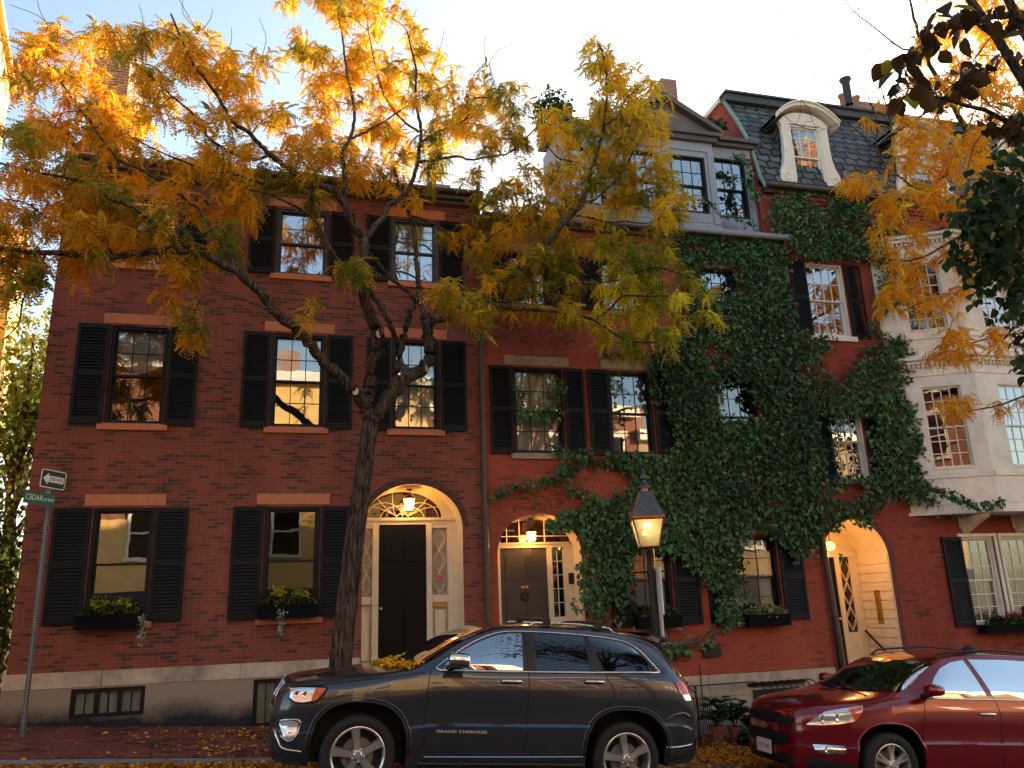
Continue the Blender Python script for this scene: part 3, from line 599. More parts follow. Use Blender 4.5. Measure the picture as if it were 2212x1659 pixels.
c_.box(7.92,8.95,yW-.10,yW+.1,10.801,10.88); c_.box(7.99,9.02,yW-.18,yW+.1,10.881,10.96); c_.box(4.60,5.66,yW-.10,yW+.1,10.721,10.84)
# raking boards of the pediment
for s in(-1,1):
    x0_=6.79; dx=1.19
    c_.add([(x0_+s*dx,yC-.18,10.84),(x0_,yC-.18,11.50),(x0_,yC-.18,11.63),(x0_+s*(dx+.03),yC-.18,10.93),(x0_+s*dx,yC+1.5,10.84),(x0_,yC+1.5,11.50),(x0_,yC+1.5,11.63),(x0_+s*(dx+.03),yC+1.5,10.93)],[(0,1,2,3),(2,6,7,3),(0,4,5,1),(0,3,7,4)])
c_.build('pediment','browntrim',d2)
t_=MB(); t_.add([(5.60,yC-.02,10.84),(7.98,yC-.02,10.84),(6.79,yC-.02,11.51)],[(0,1,2)]); t_.build('gable_panel',plain('dark_panel',(.13,.11,.105),.6,var=.2),d2)
r_=MB(); r_.box(4.6,9.0,yW-.1,14.3,10.95,11.0); r_.build('flat_roof','slate',d2)
dwin(h2,5.88,6.66,9.08,10.33,yC,'blindlow'); dwin(h2,6.88,7.64,9.08,10.33,yC,'blindlow'); dwin(h2,7.97,8.72,9.20,10.55,yW); dwin(h2,4.86,5.60,9.20,10.45,yW)
chimney(h2,7.72,8.10,14.5,15.7,10.5,13.36,cap=False)
chimney(h2,6.3,7.0,15.2,16.2,10.5,12.75)

# ======================================================= HOUSE THREE (right)
h3=thing('mansard_townhouse','deep red brick row house with slate mansard roof, white dormers and cream bay','house',(12,13,-.4))
X0=9.158; X1=24.0
o3=[(9.76,10.50,3.88,5.36),(9.66,10.58,6.72,8.28),(12.28,13.06,1.16,2.78),(13.22,14.0,1.16,2.78),(17.6,18.4,1.16,2.78),(17.6,18.4,3.9,5.4),(17.6,18.4,6.7,8.2)]
b=MB(); wall(b,X0,X1,-2.5,9.72,YF,o3+[(9.24,10.62,-.5,3.13,'a')],m=0,mr=0); archfill(b,9.24,10.62,-.5,2.44,3.13,YF,.92,0,1)
for i in range(3): b.box(X0,X1,YF-.03-.03*i,YF-.001-.0*i,9.50+.07*i,9.569+.07*i,0)
b.add([(8.95,13.0,8.9),(8.95,19,8.9),(8.95,19,12.62),(8.95,14.0,12.62),(8.95,13.6,11.82),(8.95,13.27,11.1),(8.95,13.1,10.3)],[(0,1,2,3,4,5,6)],0)
b.add([(8.95,19.02,-2.5),(X1,19.02,-2.5),(X1,19.02,12.6),(8.95,19.02,12.6)],[(0,1,2,3)],0); b.add([(X1,13,-2.5),(X1,19,-2.5),(X1,19,12.6),(X1,14,12.6),(X1,13,9.8)],[(0,1,2,3,4)],0)
b.box(8.865,8.975,13.02,14.3,8.6,9.9); b.box(8.871,8.975,13.17,14.3,9.901,10.9)
b.add([(8.95,13,8.62),(9.165,13,8.62),(9.165,13,9.8),(8.95,13,9.8)],[(0,1,2,3)],0)
b.build('wall',['brick3','cream'],h3)
window(h3,*o3[0],fr='white',cols=4,rows=3,lrows=3,shL=.40,shR=.44,sill='stone2',glass='glass')
window(h3,*o3[1],fr='white',cols=4,rows=2,lrows=1,shL=.33,shR=.40,sill='white',glass='glassd',angL=-.12,angR=.12)
window(h3,*o3[2],fr='white',cols=3,rows=3,curtain='blindlow',shL=.44,glass='glass',case=.06); window(h3,*o3[3],fr='white',cols=3,rows=3,curtain='blindlow',glass='glass',case=.06)
for o_ in o3[4:]: window(h3,*o_,fr='white',cols=3,rows=2,shL=.4,shR=.4,sill='stone2')
# arch ring and doorway
b=MB(); p=arch_pts(9.24,10.62,2.44,3.13,22); q=arch_pts(9.13,10.73,2.44,3.25,22)
for i in range(22): b.add([(p[i][0],YF-.006,p[i][1]),(p[i+1][0],YF-.006,p[i+1][1]),(q[i+1][0],YF-.006,q[i+1][1]),(q[i][0],YF-.006,q[i][1])],[(0,1,2,3)])
b.box(10.622,10.73,YF-.006,YF+.02,-.2,2.44)
b.build('arch_ring',plain('arch_brick3',(.15,.045,.035),.85,var=.4,scale=14,bump=.3),h3)
yb=YF+.92; b=MB()
b.add([(9.24,yb,-.5),(10.62,yb,-.5),(10.62,yb,3.13),(9.24,yb,3.13)],[(0,1,2,3)]); b.box(9.24,10.62,yb-.06,yb-.001,2.50,2.60)
for xa,xb in((9.24,9.33),(10.10,10.20),(10.42,10.60)): b.box(xa,xb,yb-.04,yb-.001,-.5,2.499)
b.box(10.201,10.419,yb-.03,yb-.001,.0,1.1)
for i in range(15):
    z=.35+.165*i
    if z<2.4: b.box(10.600,10.6145,YF+.02,yb-.045,z,z+.150)
b.build('door_surround','cream',h3)
d=MB(); d.box(9.335,10.095,yb-.02,yb-.001,-.4,2.495)
for xa,xb in((9.42,9.68),(9.76,10.02)):
    for za,zb in((.4,1.2),(1.35,2.3)): d.box(xa,xb,yb-.032,yb-.021,za,zb)
dr=d.build('door','door',h3); k=MB(); k.lathe([(0,-.05),(.025,-.045),(.028,-.03),(.012,-.02),(.012,0)],(10.04,yb-.02,1.35),'y',12); k.build('handle','brass',dr,smooth=True)
s_=MB(); s_.add([(10.2,yb-.01,1.1),(10.42,yb-.01,1.1),(10.42,yb-.01,2.5),(10.2,yb-.01,2.5)],[(0,1,2,3)]); s_=s_.build('sidelight','tintglass',h3)
lb=MB(); lattice(lb,10.21,10.41,1.12,2.48,yb-.022,3); lb.build('tracery','cream',s_,smooth=True)
MB().box(10.585,10.599,YF+.35,YF+.50,1.25,1.85).build('house_plaque','brass',h3)
b=MB(); b.tube([(10.52,yb-.1,1.12),(10.52,YF+.1,.58),(10.52,YF-.5,.10)],.022,8); b.tube([(10.52,YF-.5,.10),(10.52,YF-.5,-.6)],.016,6);b.tube([(10.52,YF+.25,.70),(10.52,YF+.25,-.2)],.012,6); b.build('handrail','iron',h3,smooth=True)
# mansard
b=MB(); prof=[(12.86,9.80),(13.02,10.1),(13.14,10.6),(13.27,11.1),(13.60,11.82),(14.0,12.55)]
b.grid([[(8.95,y,z),(X1,y,z)] for y,z in prof]); mn=b.build('mansard_roof','slate',h3,smooth=True)
b=MB(); b.tube([(8.95,y-.02,z) for y,z in prof],.045,6); b.build('hip_flashing','copper',mn,smooth=True)
b=MB(); b.box(8.93,X1,13.86,14.1,12.53,12.70); b.box(8.90,X1,13.80,14.1,12.701,12.75); b.build('roof_curb',plain('dark_flashing',(.05,.065,.065),.5,var=.2),mn)
b=MB(); b.box(8.88,9.02,14.11,19,12.60,12.72); b.build('coping','white',h3)
b=MB(); b.add([(8.95,14.1,12.6),(X1,14.1,12.6),(X1,19,12.6),(8.95,19,12.6)],[(0,1,2,3)]); b.build('flat_roof','slate',h3)
b=MB(); b.box(8.95,X1,YF-.12,YF+.02,9.722,9.80); b.box(8.93,X1,YF-.22,YF-.0,9.801,9.86); b.tube([(8.93,YF-.24,9.83),(X1,YF-.24,9.83)],.05,8); b.build('gutter','pipe',h3)
def round_dormer(cx):
    b=MB(); yf=13.02; z0=9.98; wi=.36
    # casing outline (right half), scrolled foot to arched head
    out=[(.60,z0),(.70,z0+.06),(.735,z0+.20),(.70,z0+.38),(.62,z0+.55),(.575,z0+.75),(.56,z0+1.0),(.56,z0+1.45),(.60,z0+1.56),(.45,z0+1.70),(.25,z0+1.79),(0,z0+1.82)]
    inn=[(wi,z0+.06),(wi,z0+.12),(wi,z0+.25),(wi,z0+.4),(wi,z0+.55),(wi,z0+.75),(wi,z0+1.0),(wi,z0+1.40),(wi,z0+1.50),(wi,z0+1.52),(.2,z0+1.52),(0,z0+1.52)]
    for s in(-1,1):
        for i in range(len(out)-1):
            pts=[(cx+s*inn[i][0],yf,inn[i][1]),(cx+s*out[i][0],yf,out[i][1]),(cx+s*out[i+1][0],yf,out[i+1][1]),(cx+s*inn[i+1][0],yf,inn[i+1][1])]
            b.add(pts,[(0,1,2,3)],0); b.add([pts[1],pts[2],(pts[2][0],yf+.10,pts[2][2]),(pts[1][0],yf+.10,pts[1][2])],[(0,1,2,3)],0)
            b.add([pts[0],pts[3],(pts[3][0],yf+.12,pts[3][2]),(pts[0][0],yf+.12,pts[0][2])],[(0,1,2,3)],0)
        # scroll relief
        b.tube([(cx+s*(.57+.085*(1-t*.55)*cos(t*7)),yf-.008,z0+.22+.10*(1-t*.55)*sin(t*7)) for t in [i/22 for i in range(23)]],.012,5,0)
        b.tube([(cx+s*.47,yf-.004,z0+.5+.1*i) for i in range(11)],.012,5,0)
        b.box(cx+s*.40-.012,cx+s*.40+.012,yf-.012,yf-.001,z0+.1,z0+1.5,0)
        # cheeks
        b.add([(cx+s*.56,yf+.08,z0),(cx+s*.56,14.2,z0+.3),(cx+s*.56,14.2,z0+1.66),(cx+s*.56,yf+.08,z0+1.62)],[(0,1,2,3)],1)
    b.box(cx-.60,cx+.60,yf-.05,yf+.1,z0-.05,z0-.002,0)
    rows=[]
    n=16; arc=[]
    for i in range(n+1):
        t=-1+2*i/n; x=cx+t*.78; z=z0+1.52+.40*(1-abs(t)**2.2)
        arc.append((x,z))
    for k_,(yy,dz,mm) in enumerate(((yf-.16,.0,0),)):
        for i in range(n):
            (xa,za),(xb,zb)=arc[i],arc[i+1]
            b.add([(xa,yf-.16,za-.02),(xb,yf-.16,zb-.02),(xb,yf-.16,zb+.075),(xa,yf-.16,za+.075)],[(0,1,2,3)],0)
            b.add([(xa,yf-.16,za-.02),(xb,yf-.16,zb-.02),(xb,14.3,zb-.02),(xa,14.3,za-.02)],[(0,1,2,3)],0)
            b.add([(xa,yf-.16,za+.075),(xb,yf-.16,zb+.075),(xb,14.3,zb+.075),(xa,14.3,za+.075)],[(0,1,2,3)],1)
            b.add([(xa,yf-.20,za+.05),(xb,yf-.20,zb+.05),(xb,yf-.20,zb+.085),(xa,yf-.20,za+.085),(xa,yf-.16,za+.05),(xb,yf-.16,zb+.05)],[(0,1,2,3),(0,4,5,1)],0)
    d_=b.build('dormer',['white','slate'],h3)
    window(h3,cx-wi,cx+wi,z0+.06,z0+1.50,y=yf+.02,fr='white',cols=3,rows=3,curtain='sides',glass='glassd',rec=.04,fw=.03)
round_dormer(10.19); round_dormer(13.05); round_dormer(15.9)
chimney(h3,13.02,14.25,14.8,16.2,12.2,13.75,pots=2)
b=MB(); b.lathe([(.10,0),(.10,.62),(.15,.70),(.15,.74),(.06,.78),(0,.78)],(12.95,14.75,13.55),n=12); b.build('flue','iron',h3,smooth=True,angle=40)
# canted cream bay, two storeys
def bay(z0,z1,win,top):
    A,B,Cc,D=(11.28,13.0),(12.66,12.3),(14.55,12.3),(15.9,13.0)
    b=MB(); sides=[(A,B),(B,Cc),(Cc,D)]; xfs=[]
    for (p_,q_) in sides:
        xf,Ln=plane_xf(*p_,*q_); xfs.append((xf,Ln)); ct=.90 if (p_,q_)==(A,B) else (Ln-.90 if (p_,q_)==(Cc,D) else Ln*.5); wd=.76 if Ln<1.7 else .95; xfs[-1]=(xf,Ln,ct,wd); t=MB(); wall(t,0,Ln,z0,z1,0,[(ct-wd/2,ct+wd/2,win[0],win[1])],.05)
        t.box(.01,Ln-.01,-.03,-.001,win[0]-.16,win[0]-.06); t.box(.01,Ln-.01,-.02,-.001,win[1]+.20,win[1]+.235); t.box(.05,Ln-.05,-.012,-.001,z0+.12,z0+.14)
        t.v=[xf(v) for v in t.v]; b.v,o=b.v,len(b.v); b.v+=t.v; b.f+=[tuple(i+o for i in f_) for f_ in t.f]; b.m+=t.m
    out=lambda e:[(A[0]-e*1.2,13.0),(B[0]-e*.45,12.3-e),(Cc[0]+e*.45,12.3-e),(D[0]+e*1.2,13.0)]
    b.prismz(out(.10),z1,z1+.07); b.prismz(out(.18),z1+.071,z1+.13); b.prismz(out(.05),z0-.06,z0-.001)
    for (xf,Ln,ct,wd) in xfs:   # dentils
        t=MB(); n=int(Ln/.085)
        for i in range(n): t.box(.02+i*.085,.06+i*.085,-.065,-.002,z1-.065,z1-.002)
        t.v=[xf(v) for v in t.v]; o=len(b.v); b.v+=t.v; b.f+=[tuple(i+o for i in f_) for f_ in t.f]; b.m+=t.m
    by=b.build('bay_window',plain('bay_cream',(.80,.77,.69),.5,var=.16,scale=3),h3)
    for k_,(xf,Ln,ct,wd) in enumerate(xfs):
        window(h3,ct-wd/2,ct+wd/2,win[0],win[1],xf=xf,fr='white',cols=4,rows=3,curtain='sheer' if k_==1 else None,glass='glasslow' if k_!=1 else 'glassd',rec=.04,fw=.03)
    if top: r=MB(); r.prismz(out(.2),z1+.131,z1+.16); r.build('bay_roof','browntrim',by)
    return by
bay(3.24,6.12,(4.02,5.68),0); bay(6.32,8.72,(6.80,8.28),1)
b=MB()
for x in (12.45,13.7,14.9):
    b.prism([(x,3.17),(x-.14,3.17),(x-.14,2.95),(x-.05,2.86)][::-1],12.96,12.99)
    b.add([(x-.07,12.999,2.84),(x+.07,12.999,2.84),(x+.07,12.75,2.98),(x-.07,12.75,2.98),(x+.07,12.45,3.10),(x-.07,12.45,3.10),(x+.07,12.42,3.17),(x-.07,12.42,3.17),(x-.07,12.999,3.17),(x+.07,12.999,3.17)],[(0,1,2,3),(3,2,4,5),(5,4,6,7),(0,3,5,7,8),(1,9,6,4,2)])
b.build('bay_bracket','cream',h3)
# ======================================================= left corner building, sunlit
hl=thing('corner_building','sunlit yellow rendered building at the far left edge across the lane','house',(-8.5,18,.5))
def slab(name,p0,p1,z0,z1,th,mat,par,over=.0,eave=0):
    d=Vector((p1[0]-p0[0],p1[1]-p0[1])).normalized(); n=Vector((-d.y,d.x))
    b=MB(); b.prismz([p0,p1,(p1[0]+n.x*th,p1[1]+n.y*th),(p0[0]+n.x*th,p0[1]+n.y*th)],z0,z1)
    if eave:
        a=(p0[0]-n.x*eave-d.x*eave,p0[1]-n.y*eave-d.y*eave); c=(p1[0]-n.x*eave+d.x*eave,p1[1]-n.y*eave+d.y*eave)
        b.prismz([a,c,(c[0]+n.x*th,c[1]+n.y*th),(a[0]+n.x*th,a[1]+n.y*th)],z1,z1+.14)
        for i in range(int((Vector(c)-Vector(a)).length/.5)):
            q=Vector(a)+d*.5*i+n*.1; b.prismz([(q.x,q.y),(q.x+d.x*.2,q.y+d.y*.2),(q.x+d.x*.2+n.x*.2,q.y+d.y*.2+n.y*.2),(q.x+n.x*.2,q.y+n.y*.2)],z1-.2,z1-.001)
    return b.build(name,mat,par)
a1=P(24,178,18.); 
slab('wall',(a1[0]+.2*7,a1[1]-.98*7),(a1[0],a1[1]),-.5,a1[2]-.15,5,'yellowwall',hl,eave=.10)
a2=P(58,572,22.)
slab('rear_wing',(a2[0]+.2*2.2,a2[1]-.98*2.2),(a2[0],a2[1]),-.5,a2[2]-.15,6,'yellowwall',hl,eave=.15)
# ======================================================= across the street (seen in the window and paint reflections)
def opposite(x0,x1,h,mat,trim,label,nw):
    t=thing('opposite_house',label,'house',((x0+x1)/2,-5.3,0),group='houses across the street behind the viewer')
    b=MB(); ys=-5.3; ww=(x1-x0)/nw; b.box(x0,x1,ys-8,ys,-2.5,h,0); b.build('wall',mat,t)
    b=MB(); b.box(x0-.05,x1+.05,ys,ys+.35,h-.35,h+.1,0); b.build('cornice',trim,t); b=MB(); b.box(x0,x1,ys,ys+.30,-2.5,2.7,0); b.build('dark_reflection_base','darkstone',t)  # near-black ground floor added so the car sides mirror something dark
    if x1==-1.5: b=MB(); b.box(x0,x1,ys,ys+.10,2.71,5.2,0); b.build('stone_storey','yellowwall',t)
    for r_ in range(1,int((h-.6)//3)):
        for i in range(nw):
            cx=x0+ww*(i+.5); z=.9+3*r_; f=MB()
            f.box(cx-.62,cx+.62,ys+.101,ys+.16,z-.12,z,0); f.box(cx-.62,cx+.62,ys+.101,ys+.15,z+1.7,z+1.9,0)
            f.box(cx-.55,cx-.45,ys+.101,ys+.14,z+.001,z+1.699,0);f.box(cx+.45,cx+.55,ys+.101,ys+.14,z+.001,z+1.699,0);f.box(cx-.449,cx+.449,ys+.101,ys+.14,z+.82,z+.88,0)
            w_=f.build('window',[trim],t); q=MB(); q.add([(cx-.45,ys+.12,z),(cx+.45,ys+.12,z),(cx+.45,ys+.12,z+1.7),(cx-.45,ys+.12,z+1.7)],[(0,1,2,3)]); q.build('pane','tintglass',w_)
    b=MB(); b.box(x0+.5,x0+1.3,ys-3,ys-2,h,h+1.6); b.build('chimney','chimbrick',t)
opposite(-22,-9,10.4,'brickopp','white','long orange brick house across the street facing the corner building',4)
opposite(-9,-1.5,11.2,'brickopp','white','orange brick house across the street facing the left brick townhouse',3)
opposite(-1.45,5.0,10.8,'yellowwall','white','cream rendered house across the street behind the camera',3)
opposite(5.05,14,9.8,'brickopp','cream','orange brick house across the street facing the ivy townhouse',4)
opposite(14.05,30,8.8,'tanwall','white','cream rendered house across the street far down the hill',5)

# ======================================================= foliage tools
def frond_tpl(n=8,L_=.20,wd=.027,seed=0):
    r_=np.random.default_rng(seed); V=[];
    droop=r_.uniform(.25,.8)
    for i in range(n):
        t=(i+.6)/n; x=L_*t; z=-droop*L_*t*t; ll=wd*(1-.45*abs(t-.45)*2)*r_.uniform(.85,1.15); w_=L_/n*.60
        for s in(-1,1):
            a=r_.uniform(.75,1.1); dx,dy=cos(a)*ll,s*sin(a)*ll; nz=r_.uniform(-.35,.2)*ll
            px,py=-sin(a)*w_,s*cos(a)*w_
            V+=[(x,0,z),(x+dx*.5+px,dy*.5+py,z+nz*.5),(x+dx,dy,z+nz),(x+dx*.5-px,dy*.5-py,z+nz*.5)]
    return np.array(V)
TPL=[frond_tpl(seed=i) for i in range(8)]
def frames(dirs,rolls):
    d=dirs/np.linalg.norm(dirs,axis=1,keepdims=True); up=np.tile([0,0,1.],(len(d),1)); s=np.cross(up,d); ns=np.linalg.norm(s,axis=1,keepdims=True); s=np.where(ns<1e-3,[1,0,0],s/np.maximum(ns,1e-9)); n=np.cross(d,s)
    c,q=np.cos(rolls)[:,None],np.sin(rolls)[:,None]; s2=s*c+n*q; n2=-s*q+n*c
    return d,s2,n2
def fronds(pos,dirs,rolls,scales,cols,tpls=TPL):
    Vs=[];Cs=[]
    d,s,n=frames(dirs,rolls); which=rng.integers(0,len(tpls),len(pos))
    for k,T in enumerate(tpls):
        I=np.where(which==k)[0]
        if not len(I): continue
        A=T[None,:,:]*scales[I][:,None,None]
        W=pos[I][:,None,:]+A[...,0:1]*d[I][:,None,:]+A[...,1:2]*s[I][:,None,:]+A[...,2:3]*n[I][:,None,:]
        Vs.append(W.reshape(-1,3)); c=np.repeat(cols[I],len(T),axis=0); c=c*(1+rng.uniform(-.12,.12,(len(c)//4,1)).repeat(4,0)); Cs.append(c)
    V=np.vstack(Vs); C_=np.clip(np.vstack(Cs),0,1); F=np.arange(len(V)).reshape(-1,4); return V,F,C_
def inpoly(px,py,poly):
    c=np.zeros(len(px),bool); n=len(poly); j=n-1
    for i in range(n):
        xi,yi=poly[i]; xj,yj=poly[j]
        m=((yi>py)!=(yj>py))&(px<(xj-xi)*(py-yi)/((yj-yi)+1e-12)+xi); c^=m; j=i
    return c
def vnoise(p,s,seed):   # cheap smooth noise from summed sines
    r_=np.random.default_rng(seed); o=np.zeros(len(p))
    for k in range(7):
        v=r_.normal(size=p.shape[1])*s*(1+.35*k); o+=np.sin(p@v+r_.uniform(0,6.28))/(1+.25*k)
    return o/3
def smoothpath(pts,k=5):
    P_=[np.array(p,float) for p in pts]; P_=[2*P_[0]-P_[1]]+P_+[2*P_[-1]-P_[-2]]; out=[]
    for i in range(1,len(P_)-2):
        for j in range(k):
            t=j/k; a,b_,c,d=P_[i-1],P_[i],P_[i+1],P_[i+2]
            out.append(.5*((2*b_)+(-a+c)*t+(2*a-5*b_+4*c-d)*t*t+(-a+3*b_-3*c+d)*t**3))
    out.append(P_[-2]); return out
class Tree:
    def __init__(s): s.b=MB(); s.nodes=[]; s.nr=[]
    def branch(s,pts,r0,r1,n=8,k=5,wob=.02):
        q=smoothpath(pts,k); m=len(q); r0=r0*1.12; r1=r1*1.35; rs=[r0+(r1-r0)*(i/(m-1))**.9 for i in range(m)]
        q=[p+(rng.normal(size=3)*wob*min(1,r*12) if 0<i<m-1 else 0) for i,(p,r) in enumerate(zip(q,rs))]
        s.b.tube(q,rs,n); s.nodes+=q; s.nr+=rs; return q
    def px(s,pts,r0,r1,**k): return s.branch([P(u,v,y) for u,v,y in pts],r0,r1,**k)
def twig_to(T,tgt,nodes,nr,rmax=.016,grow=True):
    d=np.linalg.norm(nodes-tgt,axis=1)+np.maximum(0,nodes[:,2]-tgt[2])*.5; j=int(np.argmin(d)); a=nodes[j]; L_=np.linalg.norm(tgt-a)
    r0=max(.0055,min(nr[j]*.7,.006+.007*L_,rmax)); mid=(a+tgt)/2+rng.normal(size=3)*.10*L_+np.array([0,0,.06*L_])
    q=smoothpath([a,mid,tgt],4); T.b.tube(q,[r0+(.0035-r0)*(i/(len(q)-1)) for i in range(len(q))],5); return q,r0

# ======================================================= the honey locust in front
T=Tree()
zb_=walk(.63,11.3)
yt=11.3
b0=P(735,1440,yt)
trunk=[(b0[0]-.03,yt,zb_-.1),(b0[0]-.02,yt,zb_+.25),tuple(b0)]+[tuple(P(u,v,yt)) for u,v in ((750,1300),(764,1180),(780,1060),(793,960),(800,915))]
tb=MB(); q=smoothpath(trunk,6); m=len(q)
rs=[.185-.02*min(1,i/6)-.055*(i/(m-1)) for i in range(m)]; tb.tube(q,rs,16)
loc=thing('honey_locust_tree','honey locust with golden autumn foliage and forked trunk growing behind the grey car','tree',(float(b0[0]),yt,zb_))
T.px([(800,915,yt),(791,880,yt),(778,855,11.2),(758,838,11.1),(715,798,11.0),(678,757,10.8),(640,712,10.7),(600,680,10.6),(560,632,10.5),(515,590,10.4),(465,563,10.3),(415,545,10.2),(360,541,10.1),(300,548,10.0),(240,556,9.9),(175,552,9.8),(100,546,9.7),(30,540,9.6),(-60,530,9.5)],.085,.018)
T.px([(792,880,yt),(797,845,11.35),(806,790,11.4),(813,745,11.4),(805,700,11.4),(790,655,11.35),(783,600,11.3),(783,555,11.3),(785,515,11.3)],.085,.06)
T.px([(802,912,yt),(820,885,11.4),(845,852,11.5),(880,820,11.6),(915,795,11.7),(928,755,11.7),(927,712,11.7),(922,680,11.75)],.095,.06)
T.px([(922,705,11.7),(940,692,11.7),(975,680,11.65),(1010,660,11.6),(1045,643,11.5),(1075,618,11.4),(1110,590,11.3),(1145,565,11.2),(1175,535,11.1),(1205,497,11.0),(1235,465,10.95),(1255,440,10.9),(1270,400,10.8),(1282,355,10.7),(1295,310,10.6),(1304,270,10.5),(1310,220,10.4),(1310,170,10.3),(1303,120,10.2),(1290,88,10.1)],.062,.010)
T.px([(848,845,11.5),(862,790,11.6),(868,740,11.7),(880,700,11.8),(893,660,11.85),(902,620,11.9),(900,570,11.95),(897,520,12.0),(885,465,12.0),(872,440,12.0),(862,400,12.1),(850,360,12.1)],.055,.018)
T.px([(868,750,11.7),(848,715,11.6),(835,685,11.5),(812,650,11.5),(790,615,11.4),(765,595,11.3),(735,570,11.2),(710,530,11.1),(684,480,11.0),(655,455,10.9),(625,440,10.8),(585,420,10.7),(540,410,10.6)],.04,.010)
T.px([(922,690,11.7),(905,655,11.8),(880,630,11.8),(850,605,11.8),(820,570,11.8),(795,545,11.8)],.035,.015)
T.px([(785,518,11.3),(770,492,11.2),(755,465,11.15),(742,440,11.1),(725,415,11.0),(690,400,10.9),(655,388,10.8),(620,362,10.7),(583,335,10.6),(565,315,10.5),(535,285,10.4),(504,262,10.3),(480,225,10.2),(450,180,10.1),(420,141,10.0),(395,90,9.9),(369,30,9.8)],.055,.010)
T.px([(742,440,11.1),(746,400,11.2),(740,331,11.3),(757,296,11.4),(766,249,11.4),(757,190,11.4),(748,151,11.4),(742,100,11.4),(735,55,11.4),(715,-10,11.4)],.035,.008)
T.px([(785,518,11.3),(800,500,11.35),(820,478,11.4),(844,443,11.5),(868,425,11.5),(885,405,11.55),(897,375,11.6),(904,342,11.6),(909,284,11.7),(902,237,11.7),(897,190,11.7),(899,151,11.7),(890,110,11.7),(879,67,11.7)],.05,.009)
T.px([(904,350,11.6),(940,345,11.5),(985,338,11.4),(1015,345,11.3),(1060,338,11.2),(1100,330,11.1),(1135,300,11.0),(1170,260,10.9)],.022,.007)
T.px([(905,310,11.6),(945,285,11.7),(990,268,11.8),(1010,250,11.8),(1020,215,11.8),(1060,210,11.8)],.02,.006)
T.px([(757,300,11.4),(790,285,11.5),(830,262,11.6),(870,235,11.7),(905,215,11.7),(950,190,11.7)],.02,.006)
T.px([(1255,447,10.9),(1285,430,10.9),(1320,400,10.85),(1345,370,10.8),(1365,335,10.8),(1385,300,10.7),(1402,260,10.7)],.022,.007)
T.px([(1236,465,10.95),(1275,470,10.8),(1310,480,10.7),(1350,478,10.6),(1395,482,10.5),(1430,468,10.4)],.02,.006)
T.px([(1302,275,10.5),(1335,250,10.5),(1350,215,10.4),(1380,190,10.3),(1405,160,10.2)],.015,.004)
T.px([(1278,370,10.7),(1240,350,10.8),(1205,340,10.9),(1180,310,11.0),(1175,290,11.0)],.018,.006)
T.px([(1055,650,11.5),(1085,660,11.4),(1110,667,11.3),(1150,668,11.1),(1188,671,11.0),(1235,678,10.8),(1272,687,10.7),(1305,705,10.6),(1332,724,10.5),(1370,738,10.4),(1420,740,10.3)],.035,.008)
T.px([(1045,648,11.5),(1090,650,11.4),(1137,644,11.3),(1180,632,11.1),(1238,612,10.9),(1290,612,10.8),(1339,603,10.7),(1385,585,10.6),(1430,580,10.5),(1490,600,10.4)],.03,.007)
T.px([(1290,690,10.7),(1320,665,10.6),(1345,640,10.5),(1400,640,10.4),(1450,640,10.3),(1510,660,10.2)],.02,.006)
T.px([(583,335,10.6),(545,345,10.4),(500,330,10.2),(455,300,10.0),(420,249,9.9),(380,215,9.8),(340,180,9.7)],.022,.007)
T.px([(655,388,10.8),(610,400,11.0),(560,395,11.2),(505,375,11.3),(450,370,11.4),(400,350,11.4),(350,330,11.4),(290,300,11.4)],.022,.007)
T.px([(515,590,10.4),(490,540,10.5),(460,500,10.6),(430,455,10.6),(400,430,10.7),(360,400,10.7),(310,370,10.7),(250,340,10.7),(200,270,10.6),(160,220,10.5),(120,160,10.4),(80,110,10.3)],.03,.008)
T.px([(415,545,10.2),(380,510,10.0),(330,480,9.9),(290,450,9.8),(240,430,9.7),(170,390,9.6),(90,375,9.5),(0,352,9.4)],.028,.008)
T.px([(240,556,9.9),(200,530,9.8),(150,490,9.7),(100,470,9.6),(60,440,9.5),(10,430,9.4)],.018,.005)
T.px([(100,546,9.7),(75,600,9.6),(50,650,9.55),(40,700,9.5),(5,735,9.5)],.016,.004)
T.px([(885,465,12.0),(930,480,12.0),(970,500,12.0),(1000,480,12.1),(1040,450,12.1),(1080,430,12.1)],.02,.006)
T.px([(1000,665,11.6),(1000,620,11.7),(1010,580,11.7),(1030,540,11.7),(1070,505,11.6),(1115,480,11.5)],.022,.006)
T.px([(904,285,11.7),(870,260,11.9),(835,215,12.0),(815,160,12.0),(800,90,12.1),(790,30,12.1)],.02,.006)
T.px([(600,680,10.6),(560,660,10.4),(500,640,10.2),(440,640,10.0),(415,690,9.95)],.012,.004)
crown=[(10,80),(60,45),(130,50),(165,110),(205,60),(235,35),(290,48),(350,50),(430,70),(520,100),(600,135),(640,100),(618,40),(600,0),(640,-50),(850,-60),(880,10),(935,70),(940,115),(1000,130),(1070,140),(1125,185),(1145,230),(1185,220),(1235,255),(1272,230),(1262,150),(1275,85),(1320,90),(1345,150),(1410,150),(1452,260),(1445,310),(1490,420),(1475,470),(1420,505),(1470,560),(1540,630),(1566,680),(1530,690),(1460,700),(1465,760),(1400,785),(1310,775),(1300,715),(1230,700),(1130,680),(1060,690),(985,690),(1000,655),(1045,600),(1030,545),(960,540),(930,510),(895,500),(868,450),(830,440),(790,470),(760,470),(740,440),(700,460),(660,470),(600,420),(560,440),(545,500),(510,545),(470,560),(440,545),(430,590),(420,610),(395,600),(340,565),(240,560),(180,585),(120,600),(60,620),(25,690),(0,660),(-30,640),(-30,180),(25,170)]
spray=[((350,690),(420,640),5),((405,690),(430,765),4),((985,640),(1060,690),8),((725,560),(760,600),3),((760,540),(800,600),5),((930,600),(985,660),10),((690,640),(660,680),2)]
